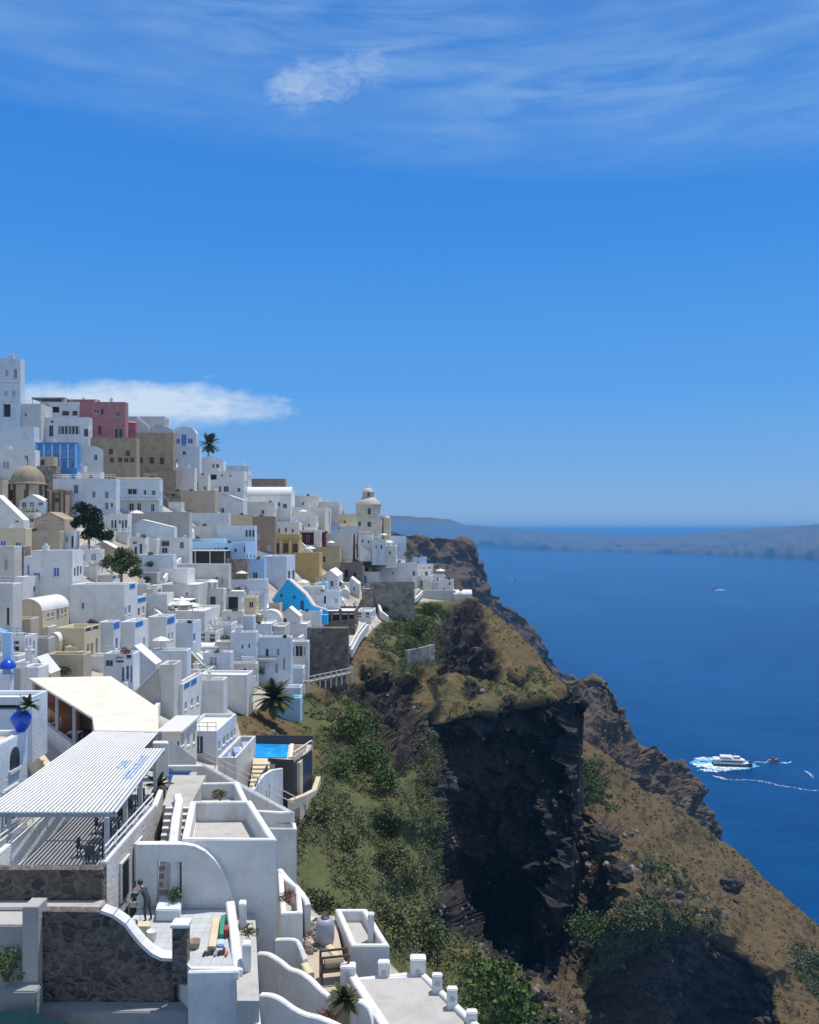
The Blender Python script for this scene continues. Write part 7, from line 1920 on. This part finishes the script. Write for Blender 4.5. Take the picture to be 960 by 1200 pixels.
for lb, px, py, r, mt in (('long dark green bush in the fold between cliff and brown slope', 690, 925, 5.5, 'green,deep'), ('upper dark bush in the fold between cliff and brown slope', 678, 902, 4.0, 'deep,green'),
   ('large dark green bush at the foot of the dark cliff', 688, 1092, 6.0, 'deep,green'), ('dark green bush right of the large bush on the brown slope', 740, 1080, 4.4, 'deep,sage'), ('lone green bush at the right edge of the brown slope', 952, 1130, 4.2, 'deep,sage')):
    shrub(lb, P(px, py, sd_(px, py) - 3), r, int(260 * r), mt.split(','), .75, .42)
TOWN_SH = [
 ('round shrub growing at the foot of the grey retaining wall', 207, 617, .9, 'green'), ('green shrub row on the planted roof terrace', 300, 730, 1.9, 'green,olive_leaf'),
 ('green shrub right of the small barrel vault', 327, 733, 1.0, 'green'), ('leafy shrub on the middle planted terrace', 264, 752, 1.4, 'green,olive_leaf'),
 ('spreading green bush on a pole terrace above the fan palm', 285, 771, 1.7, 'green,olive_leaf'), ('bushy plant hanging under the fan palm terrace', 300, 790, 1.4, 'deep,green'),
 ('olive creeper hanging beside the rough whitewashed wall', 279, 693, .9, 'olive_leaf,green'), ('shrub on the terrace of the bluish house right of the olive tree', 175, 663, .9, 'deep,green'),
 ('dark shrub in the grey yard right of the olive tree', 172, 681, 1.0, 'deep'), ('dark shrub before the long pale wall below the awning terrace', 219, 678, .9, 'deep,sage'),
 ('second dark shrub before the long pale wall', 244, 681, .8, 'deep'), ('bush in front of the stone church belfry', 35, 605, 2.4, 'olive_leaf,green'),
 ('small green tree against the dark lava wall', 377, 782, 1.7, 'deep,green'), ('dark cactus shrub in the beige courtyard', 41, 735, 1.0, 'deep,sage'),
 ('round shrub before the beige terrace wall with pots', 74, 790, 1.0, 'sage,deep'), ('flowering shrub on the beige terrace wall', 100, 790, .8, 'sage,flower'),
 ('red flowering plant on the cream walled house roof', 78, 735, .6, 'flower,sage'), ('orange brown shrub on the blank wall house ledge', 109, 731, .8, 'straw,flower'),
 ('shrub beside the turquoise roof terrace', 478, 652, 1.9, 'deep,green'), ('shrub on the promontory below the turquoise roof terrace', 503, 684, 2.0, 'deep,green'),
 ('dark shrub at the foot of the white wall down to the cliff path', 452, 716, 1.5, 'deep'),
]
for lb, px, py, r, mt in TOWN_SH:
    shrub(lb, P(px, py, gd(px, py, -5)), r, int(240 * r + 60), mt.split(','), .85, .2)

def tree(label, pt, h_, lobes, mats, n, leaf, trunk=.28, name='tree'):
    root = empty(name, pt, 0, label, 'tree')
    bm = bmesh.new(); tube(bm, (0, 0, -1), (.1, 0, h_ * .45), trunk, trunk * .7, 8)
    for (x, y, z, r) in lobes: tube(bm, (.1, 0, h_ * .3), (x, y, z), trunk * .5, trunk * .15, 6)
    link_mesh('trunk', finish(bm), MAT['p_wood'], root)
    C = np.concatenate([clump((x, y, z - r * .2), r, int(n * r / sum(l[3] for l in lobes)), .95, 10) for (x, y, z, r) in lobes])
    leaves_mesh('crown', C, leaf * (.6 + .8 * rng.random(len(C))), mats, rng.integers(0, len(mats), len(C)), root)
d = gd(105, 645, -5); m_ = d / F
tree('tall dark evergreen tree beside the stone belfry', P(104, 645, d), 60 * m_, [(-6 * m_, 0, 50 * m_, 12 * m_), (3 * m_, .5, 40 * m_, 14 * m_), (-10 * m_, .3, 32 * m_, 11 * m_), (10 * m_, -.5, 27 * m_, 13 * m_), (18 * m_, .2, 17 * m_, 11 * m_), (0, .5, 20 * m_, 12 * m_)], ['pine', 'pine', 'deep'], 6500, .30)
d = gd(142, 685, -6); m_ = d / F
tree('broad olive green tree right of the blue shuttered window house', P(142, 684, d), 42 * m_, [(-12 * m_, 0, 26 * m_, 12 * m_), (2 * m_, .5, 34 * m_, 13 * m_), (12 * m_, 0, 24 * m_, 13 * m_), (0, -1, 18 * m_, 12 * m_), (16 * m_, .4, 12 * m_, 9 * m_)], ['olive_leaf', 'olive_leaf', 'deep', 'green'], 5200, .24)

def palm(label, pt, trunk_h, frond, nf, trunk_r=.22, droop=1.0, leafw=.05, name='palm_tree'):
    root = empty(name, pt, 0, label, 'palm tree')
    bm = bmesh.new(); segs = 8
    for k in range(segs): tube(bm, (.05 * k, 0, trunk_h * k / segs - .3), (.05 * (k + 1), 0, trunk_h * (k + 1) / segs - .28), trunk_r * (1.1 - .03 * k), trunk_r * (.95 - .03 * k), 9)
    link_mesh('trunk', finish(bm), MAT['p_wood'], root)
    top = Vector((.05 * segs, 0, trunk_h)); bm = bmesh.new(); rr = random.Random(label)
    for k in range(nf):
        az_ = k * 2.39996 + rr.uniform(-.2, .2); lift = R(rr.uniform(-25, 78)); ln = frond * rr.uniform(.8, 1.1)
        dr = Vector((math.cos(az_), math.sin(az_), 0)); p = top.copy(); v = dr * math.cos(lift) + Vector((0, 0, math.sin(lift))); sd2 = Vector((-dr.y, dr.x, 0))
        st = 12
        for i in range(st):
            q = p + v * ln / st; v = (v + Vector((0, 0, -.085 * droop))).normalized()
            w0 = ln * .24 * math.sin(math.pi * (.1 + .86 * (i + .5) / st)) ** .7
            tube(bm, p, q, .022, .018, 3, caps=False)
            for s in (-1, 1):
                for jj in (0.15, .5, .85):
                    b0 = p.lerp(q, jj); tip = b0 + sd2 * s * w0 + v * w0 * .55 + Vector((0, 0, -.25 * w0 * droop + .1 * w0 * rr.random()))
                    wv = v * leafw
                    bm.faces.new([bm.verts.new(x) for x in (b0 - wv, b0 + wv, tip)])
            p = q
    link_mesh('crown', bm, MAT['palm'], root)
d = gd(243, 536, -2)
palm('palm tree on the crest against the sky', P(244, 534, d), 13 * d / F, 15 * d / F, 34, .22, .9, .10)
d = gd(318, 834, -4)
palm('big fan of palm fronds above the green slope', P(318, 833, d), 14 * d / F, 27 * d / F, 60, .35, 1.0, .08)
palm('small palm plant growing out of the cobalt urn', urn.location + Vector((0, 0, 1.25)), .25, .75, 22, .06, .8, .03, 'potted_palm')
palm('spiky yucca in the planter between the wavy white walls', P(393, 1186, 35.6), .5, .75, 26, .08, .7, .03, 'yucca')
palm('little palm in a pot at the head of the outdoor steps', P(178, 930, 50), .5, .9, 22, .08, .9, .03, 'potted_palm')
shrub('yellow green potted shrub in the curved wall opening', P(205, 1052, 39.3), .42, 260, ['olive_leaf', 'green'], 1.0, .09)
shrub('yellow shrub on the narrow sunk terrace', P(258, 934, 47.6), .5, 260, ['straw', 'olive_leaf'], .8, .09)
shrub('reddish brown plant in the bottom planter between wavy walls', P(380, 1194, 35.4), .55, 260, ['straw', 'flower'], .6, .08)
shrub('reddish plants on the small balcony of the white lower wing', P(338, 1053, 42.6), .5, 260, ['flower', 'straw', 'sage'], .7, .09)
shrub('dark potted shrub beside the upper path pillar', P(291, 1098, 37.9), .45, 260, ['deep', 'sage'], 1.1, .09)
shrub('yellow green bush at the left edge before the dark recess', P(8, 1142, 34.9), 1.0, 900, ['olive_leaf', 'green'], .9, .09)
shrub('rust coloured dry plant at the foot of the lower path pillar', P(289, 1112, 37.0), .35, 160, ['flower', 'straw'], .8, .08)

# roof greenery and shade on the town's terraces
gr = random.Random(5)
cand = [(sh, k) for k, sh in named.items() if len(sh.split()) <= 7 and HOUSES[k]['px'][3] > 555 and HOUSES[k]['px'][0] > 0 and HOUSES[k]['W'] > 3 and not k.startswith('fill') and 'wall' not in sh and 'vault' not in sh and 'gable' not in sh and 'chapel' not in sh]
gr.shuffle(cand)
for i, (sh, k) in enumerate(cand[:44]):
    sh = sh.rstrip(','); h = HOUSES[k]; u = gr.uniform(.12, .88) * h['W']; v = gr.uniform(.5, 1.4)
    p = h['A'] + h['ux'] * u + h['uy'] * v; pt = Vector((p.x, p.y, h['zr'] - .02))
    if i % 4 == 3: parasol(gr.choice(('white', 'pale')) + ' canvas parasol on the roof of the ' + sh, pt, gr.uniform(1.2, 1.7), 2.3, 'p_canvas')
    else:
        p = h['A'] + h['ux'] * u + h['uy'] * .16; pt = Vector((p.x, p.y, h['zt'] - .05))
        shrub(gr.choice(('green', 'leafy', 'small')) + ' potted shrub on the roof edge of the ' + sh, pt, gr.uniform(.4, .75), 150, gr.choice((['green', 'olive_leaf'], ['green', 'deep'], ['green', 'flower', 'olive_leaf'])), .95, .17)
# ------------------------------------------------------------------ boats on the water
def sea_pt(px, py): d_ = EYE / ((py - HY) / F); return Vector(((px - CX) / F * d_, d_, 0))
m, t, b = new_mat('sea_foam'); b.inputs['Base Color'].default_value = (.80, .86, .90, 1); b.inputs['Roughness'].default_value = .9; MAT['foam'] = m
m, t, b = new_mat('churned_water'); b.inputs['Base Color'].default_value = (.10, .36, .55, 1); b.inputs['Roughness'].default_value = .5; MAT['churn'] = m
def foam(name, label, pts, mat, z=.12):
    """Flat flecks of foam: pts = (x, y, size)."""
    bm = bmesh.new()
    for x, y, s in pts:
        k = random.randint(5, 7); a0 = random.random() * 6
        bm.faces.new([bm.verts.new((x + s * random.uniform(.6, 1.3) * 1.7 * math.cos(a0 + 6.283 * i / k), y + s * random.uniform(.6, 1.3) * math.sin(a0 + 6.283 * i / k), z + random.random() * .08)) for i in range(k)])
    o = link_mesh(name, bm, MAT[mat]); tag(o, label, 'foam', kind='stuff'); return o
def ell(px, py, wx, wy, n, smin, smax):
    c = sea_pt(px, py); d_ = c.y; out = []
    for _ in range(n):
        a, r = random.random() * 6.283, random.random() ** .6
        out.append((c.x + math.cos(a) * r * wx * d_ / F, c.y + math.sin(a) * r * wy * d_ / F / ((py - HY) / F), random.uniform(smin, smax)))
    return out
foam('wake', 'churned turquoise water around the excursion ferry', ell(848, 895, 34, 7, 260, 1.2, 3.0), 'churn', .1)
foam('wake', 'white foam boiling behind and beside the excursion ferry', ell(828, 897, 15, 3.0, 100, .3, 1.3) + ell(836, 903, 18, 1.9, 60, .25, 1.0) + ell(858, 900.5, 24, 1.6, 90, .25, 1.0) + ell(828, 889, 13, 1.4, 45, .25, 1.0), 'foam', .25)
tr = []
for (a, c) in (((842, 912), (890, 916)), ((890, 916), (930, 923)), ((930, 923), (975, 930)), ((884, 894), (905, 892)), ((915, 895), (928, 893)), ((944, 903), (953, 911)), ((836, 909), (848, 913))):
    for _ in range(80):
        u = random.random(); px, py = a[0] + (c[0] - a[0]) * u, a[1] + (c[1] - a[1]) * u + random.gauss(0, .35) + .7 * math.sin(a[0] + u * 6)
        p = sea_pt(px, py); tr.append((p.x + random.gauss(0, .5), p.y, random.uniform(.1, .34)))
foam('wake', 'thin broken foam trail curving across the blue sea', tr, 'foam', .2)
foam('wake', 'faint distant wakes behind the far motor boats', [(p.x + random.gauss(0, 8), p.y + random.gauss(0, 14), random.uniform(1.2, 3)) for p in (sea_pt(842, 692), sea_pt(846, 691), sea_pt(603, 679)) for _ in range(14)], 'foam', .3)

def ferry():
    c = sea_pt(857, 897); r = empty('ferry', c, R(-10), 'white excursion ferry with a dark hull surrounded by foam', 'ferry')
    def hull(y0, y1):
        bm = bmesh.new(); st = [(-15, .9, 0.0), (-8, 1, .0), (6, 1, .2), (12, .7, .7), (16.5, .05, 1.4)]
        rows = []
        for x, w_, lift in st:
            cy, hw = (y0 + y1) / 2, (y1 - y0) / 2
            rows.append([bm.verts.new(q) for q in ((x, cy - hw * w_, 2.6 + lift * .5), (x, cy - hw * w_ * .6, -.4), (x, cy + hw * w_ * .6, -.4), (x, cy + hw * w_, 2.6 + lift * .5))])
        for p, q in zip(rows, rows[1:]):
            for k in range(4): bm.faces.new((p[k], p[(k + 1) % 4], q[(k + 1) % 4], q[k]))
        bm.faces.new(rows[0]); bm.faces.new(list(reversed(rows[-1])))
        return finish(bm)
    for y in ((-5, -2.2), (2.2, 5)): link_mesh('hull', hull(*y), MAT['p_slate'], r)
    bm = bmesh.new(); prism(bm, [(-15, -5), (10, -5), (14, -2.5), (14, 2.5), (10, 5), (-15, 5)], 2.4, 3.0); link_mesh('deck', bevelled(bm, .1), MAT['p_white'], r)
    bm = bmesh.new(); prism(bm, [(-10, -4.3), (8.5, -4.3), (11, -2), (11, 2), (8.5, 4.3), (-10, 4.3)], 3.0, 5.6); link_mesh('cabin', bevelled(bm, .15), MAT['p_white'], r)
    bm = bmesh.new(); prism(bm, [(-9.2, -4.36), (8.3, -4.36), (10.5, -2.1), (10.5, 2.1), (8.3, 4.36), (-9.2, 4.36)], 3.8, 4.9)
    link_mesh('window_band', finish(bm), MAT['glass'], r)
    bm = bmesh.new(); prism(bm, [(-14.5, -4.6), (8, -4.6), (10, -2), (10, 2), (8, 4.6), (-14.5, 4.6)], 5.6, 5.9); link_mesh('upper_deck', bevelled(bm, .06), MAT['p_white'], r)
    bm = bmesh.new(); prism(bm, [(2, -2.6), (7, -2.2), (7, 2.2), (2, 2.6)], 5.9, 8.0); w_ = link_mesh('wheelhouse', bevelled(bm, .12), MAT['p_white'], r)
    bm = bmesh.new(); prism(bm, [(2.2, -2.65), (7.08, -2.25), (7.08, 2.25), (2.2, 2.65)], 6.8, 7.5); link_mesh('window_band', finish(bm), MAT['glass'], w_)
    bm = bmesh.new(); bbox(bm, -9, 1, -3.6, 3.6, 8.0, 8.2); link_mesh('awning', finish(bm), MAT['p_canvas'], r)
    for x in (-8.8, -4, .8):
        for y in (-3.4, 3.4):
            bm = bmesh.new(); tube(bm, (x, y, 5.9), (x, y, 8.0), .07, seg=6); link_mesh('awning_post', finish(bm), MAT['p_steel'], r)
    bm = bmesh.new(); tube(bm, (3, 0, 8), (2.6, 0, 11), .1, seg=6); tube(bm, (2.75, -1, 10), (2.75, 1, 10), .05, seg=5); link_mesh('mast', finish(bm), MAT['p_steel'], r)
    bm = bmesh.new()
    for y in (-4.9, 4.9):
        tube(bm, (-14.8, y, 4), (9.8, y, 4), .05, seg=5)
        for k in range(12): tube(bm, (-14.8 + 2.2 * k, y, 3), (-14.8 + 2.2 * k, y, 4), .04, seg=5)
    link_mesh('railing', finish(bm), MAT['p_steel'], r)
    return r
ferry()
def motorboat(label, px, py, s, rz):
    r = empty('motorboat', sea_pt(px, py), rz, label, 'boat'); bm = bmesh.new(); rows = []
    for x, w_, h_ in ((-3, .9, 1), (0, 1, 1.05), (2, .75, 1.2), (3.6, .04, 1.5)):
        rows.append([bm.verts.new(q) for q in ((x, -1.15 * w_, h_), (x, -.7 * w_, -.2), (x, .7 * w_, -.2), (x, 1.15 * w_, h_))])
    for p, q in zip(rows, rows[1:]):
        for k in range(4): bm.faces.new((p[k], p[(k + 1) % 4], q[(k + 1) % 4], q[k]))
    bm.faces.new(rows[0]); bm.faces.new(list(reversed(rows[-1]))); xform(bm, Matrix.Scale(s, 4)); link_mesh('hull', finish(bm), MAT['p_terra'], r)
    bm = bmesh.new(); prism(bm, [(-1, -.8), (.8, -.7), (1.3, 0), (.8, .7), (-1, .8)], 1, 2.1); xform(bm, Matrix.Scale(s, 4)); link_mesh('cabin', bevelled(bm, .08), MAT['p_brown'], r)
    bm = bmesh.new(); tube(bm, (-.6, 0, 2.1), (-.6, 0, 3.6), .05, seg=5); xform(bm, Matrix.Scale(s, 4)); link_mesh('mast', finish(bm), MAT['p_steel'], r)
motorboat('small brown motorboat right of the excursion ferry', 906, 892, 1.5, R(15))
motorboat('far motorboat, a speck in the upper right of the bay', 838, 690.5, 2.0, R(5))
motorboat('tiny boat far out near the left side of the bay', 603, 679.5, 2.0, R(-20))

# ------------------------------------------------------------------ person bending over the washing on the tiled terrace
def person():
    r = empty('person', L((172.5 - CX) / F * 38.4, 38.4, TZ + .012), R(243), 'person in dark clothes and a dark red top bending forward on the tiled terrace', 'person'); r.scale = (1.06, 1.06, 1.06)
    J = {'pelvis': (0, .02, .93, .135, .12), 'belly': (0, -.05, 1.08, .125, .10), 'chest': (0, -.17, 1.25, .15, .115), 'neckb': (0, -.27, 1.40, .065, .06), 'neck': (0, -.33, 1.455, .052, .052), 'headc': (0, -.40, 1.54, .085, .10), 'headt': (0, -.44, 1.62, .07, .08),
         'hipL': (.095, .02, .88, .095, .095), 'kneeL': (.11, -.04, .48, .062, .062), 'ankL': (.11, .03, .09, .042, .042), 'toeL': (.12, -.13, .045, .035, .03),
         'hipR': (-.095, .02, .88, .095, .095), 'kneeR': (-.12, .04, .48, .062, .062), 'ankR': (-.12, .13, .09, .042, .042), 'toeR': (-.13, -.03, .045, .035, .03),
         'shL': (.19, -.22, 1.33, .062, .06), 'elL': (.25, -.38, 1.10, .043, .043), 'wrL': (.20, -.58, 1.02, .03, .03), 'hdL': (.185, -.66, 1.00, .036, .018),
         'shR': (-.19, -.22, 1.33, .062, .06), 'elR': (-.25, -.40, 1.12, .043, .043), 'wrR': (-.19, -.60, 1.05, .03, .03), 'hdR': (-.175, -.68, 1.03, .036, .018)}
    E = [('pelvis', 'belly'), ('belly', 'chest'), ('chest', 'neckb'), ('neckb', 'neck'), ('neck', 'headc'), ('headc', 'headt'), ('pelvis', 'hipL'), ('hipL', 'kneeL'), ('kneeL', 'ankL'), ('ankL', 'toeL'), ('pelvis', 'hipR'), ('hipR', 'kneeR'), ('kneeR', 'ankR'), ('ankR', 'toeR'), ('chest', 'shL'), ('shL', 'elL'), ('elL', 'wrL'), ('wrL', 'hdL'), ('chest', 'shR'), ('shR', 'elR'), ('elR', 'wrR'), ('wrR', 'hdR')]
    for s, sx in (('L', 1), ('R', -1)):
        hx, hy, hz = J['hd' + s][:3]
        for k, (ox, ln, dz_) in enumerate(((-.028, .075, -.02), (-.009, .085, -.028), (.010, .08, -.028), (.028, .062, -.02))):
            J[f'f{k}{s}'] = (hx + ox, hy - ln * .55, hz + dz_ * .4, .0095, .0095); J[f'g{k}{s}'] = (hx + ox, hy - ln * .85, hz + dz_ * 1.6, .008, .008)
            E += [('hd' + s, f'f{k}{s}'), (f'f{k}{s}', f'g{k}{s}')]
        J['t' + s] = (hx - sx * .045, hy + .01, hz - .01, .0105, .0105); J['u' + s] = (hx - sx * .055, hy - .03, hz - .03, .009, .009); E += [('hd' + s, 't' + s), ('t' + s, 'u' + s)]
    names = list(J); me = bpy.data.meshes.new('body'); me.from_pydata([J[n][:3] for n in names], [(names.index(a), names.index(c)) for a, c in E], [])
    o = link_mesh('body', me, None, r)
    sk = o.modifiers.new('skin', 'SKIN'); sk.use_smooth_shade = True
    lay = me.skin_vertices[0] if me.skin_vertices else None
    for i, n in enumerate(names): lay.data[i].radius = J[n][3:]; lay.data[i].use_root = n == 'pelvis'
    o.modifiers.new('sub', 'SUBSURF').levels = 2; o.modifiers['sub'].render_levels = 2
    dg = bpy.context.evaluated_depsgraph_get(); dg.update()
    nm = bpy.data.meshes.new_from_object(o.evaluated_get(dg)); o.modifiers.clear(); o.data = nm
    nm.materials.clear()
    for k in ('p_skin', 'p_red2', 'p_slate', 'p_dark'): nm.materials.append(MAT[k])
    for p in nm.polygons:
        c = p.center; p.use_smooth = True
        if c.z < .075: p.material_index = 3
        elif c.z < .97 and c.y > -.35: p.material_index = 2
        elif c.z < 1.36 and c.y > -.30: p.material_index = 2
        elif c.z < 1.43 and c.y > -.55: p.material_index = 1
        else: p.material_index = 0
    bm = bmesh.new(); lathe(bm, [(0, .135), (.06, .125), (.105, .07), (.118, 0), (.10, -.06), (.07, -.09)], 18); xform(bm, Matrix.Translation((0, -.385, 1.60)) @ Matrix.Rotation(R(14), 4, 'X')); link_mesh('hair', finish(bm), MAT['p_dark'], r)
    bm = bmesh.new()
    for sx in (-.035, .035): bmesh.ops.create_uvsphere(bm, u_segments=8, v_segments=6, radius=.013, matrix=Matrix.Translation((sx, -.505, 1.555)))
    link_mesh('eyes', bm, MAT['p_dark'], r)
    bm = bmesh.new(); bmesh.ops.create_cone(bm, cap_ends=True, segments=8, radius1=.017, radius2=.006, depth=.04, matrix=Matrix.Translation((0, -.515, 1.53)) @ Matrix.Rotation(R(70), 4, 'X')); link_mesh('nose', bm, MAT['p_skin'], r)
    bm = bmesh.new(); bbox(bm, -.025, .025, -.502, -.488, 1.485, 1.494); link_mesh('mouth', bm, MAT['p_red'], r)
paint('p_red2', (.10, .018, .022), .8)
person()
def cloth(label, x0, x1, z0, z1, mat, d_=37.95):
    bm = bmesh.new(); n = 8; a, c = (x0 - CX) / F * d_, (x1 - CX) / F * d_
    rows = [[bm.verts.new((a + (c - a) * i / n, d_ + .05 * math.sin(i * 1.9 + j), EYE + z1 + (z0 - z1) * j / 4)) for i in range(n + 1)] for j in range(5)]
    for p, q_ in zip(rows, rows[1:]):
        for i in range(n): bm.faces.new((p[i], p[i + 1], q_[i + 1], q_[i])).smooth = True
    bmesh.ops.solidify(bm, geom=bm.faces[:], thickness=.02)
    tag(link_mesh('cloth', bm, MAT[mat]), label, 'cloth')
cloth('folded green cloth hanging beside the bending person', 153, 160, -16.35, -16.1, 'p_green')
cloth('red and white cloth hanging under the green cloth', 152.5, 159.5, -16.75, -16.5, 'p_canvas')
rk = empty('drying_rack', L((157 - CX) / F * 37.95, 37.95, TZ + .012), 0, 'thin metal drying rack carrying the cloths beside the bending person', 'drying rack')
bm = bmesh.new()
for z in (.85, 1.1, 1.5): tube(bm, (-.22, 0, z), (.28, 0, z), .012, seg=5)
for x in (-.22, .28): tube(bm, (x, 0, 0), (x, 0, 1.52), .014, seg=5)
link_mesh('frame', finish(bm), MAT['p_steel'], rk)
near_box('box', 'pink beige carton at the feet of the bending person', 'box', [((161 - CX) / F * 37, 37.0), ((176 - CX) / F * 37, 37.0), ((176 - CX) / F * 37.4, 37.5), ((161 - CX) / F * 37.4, 37.5)], TZ + .012, TZ + .45, 'cream', bev=.01)
bk = empty('bucket', L((178 - CX) / F * 36.6, 36.6, TZ + .012), 0, 'white bucket near the curving stone wall coping', 'bucket')
bm = bmesh.new(); lathe(bm, [(0, 0), (.17, 0), (.21, .4), (.23, .41), (.23, .44), (.19, .44), (.16, .05), (0, .05)], 18); link_mesh('pail', bm, MAT['p_white'], bk)
bm = bmesh.new()
for i in range(10): tube(bm, (.22 * math.cos(math.pi * i / 10), 0, .42 + .18 * math.sin(math.pi * i / 10)), (.22 * math.cos(math.pi * (i + 1) / 10), 0, .42 + .18 * math.sin(math.pi * (i + 1) / 10)), .008, seg=4)
link_mesh('handle', bm, MAT['p_steel'], bk)
# doors and windows on the shaded flank under the right parapet
for (d0_, d1_, z0, z1, nm) in ((40.2, 41.2, -17.5, -15.75, 'door'), (42.3, 43.2, -17.3, -15.6, 'door')):
    bm = bmesh.new(); bbox(bm, -13.62, -13.57, d0_, d1_, EYE + z0, EYE + z1); p_ = R_(nm, finish(bm), 'glass')
    bm = bmesh.new()
    for a, c, e, f in ((d0_ - .12, d0_, z0, z1 + .12), (d1_, d1_ + .12, z0, z1 + .12), (d0_, d1_, z1, z1 + .12)): bbox(bm, -13.62, -13.52, a, c, EYE + e, EYE + f)
    R_('door_frame', finish(bm), 'p_white')
# odds and ends in the rubble court
bl = empty('barrel', L((381 - CX) / F * 42, 42, -20.3), 0, 'grey plastic barrel among debris in the rubble court', 'barrel')
bm = bmesh.new(); lathe(bm, [(0, 0), (.4, 0), (.45, .2), (.47, .6), (.45, 1.0), (.38, 1.2), (.2, 1.24), (0, 1.24)], 20); link_mesh('drum', bm, MAT['p_grey'], bl)
bm = bmesh.new(); lathe(bm, [(0, 1.3), (.2, 1.3), (.22, 1.24)], 14); link_mesh('lid', bm, MAT['p_slate'], bl)
ct = empty('cart', L((392 - CX) / F * 38.6, 38.6, -20.25), R(12), 'old dark wooden cart at the foot of the rubble court', 'cart')
bm = bmesh.new(); bbox(bm, -.65, .65, -.35, .35, .45, .55); link_mesh('bed', finish(bm), MAT['p_brown'], ct)
bm = bmesh.new(); tube(bm, (-.45, 0, .72), (.4, 0, .72), .28, .26, 14); link_mesh('tank', finish(bm), MAT['tan'], ct)
for x in (-.6, .6):
    for y in (-.32, .32):
        bm = bmesh.new(); bbox(bm, x - .05, x + .05, y - .05, y + .05, 0, 1.15); link_mesh('post', finish(bm), MAT['p_brown'], ct)
bm = bmesh.new()
for y in (-.32, .32): bbox(bm, -.65, .65, y - .04, y + .04, 1.1, 1.18)
link_mesh('rail', finish(bm), MAT['p_brown'], ct)
rubble('debris', 'broken plaster debris in the rubble court', [tuple(L((random.uniform(356, 376) - CX) / F * 43, random.uniform(41, 44.5), -20.28)) for _ in range(70)], .05, .28, MAT['rubble'])
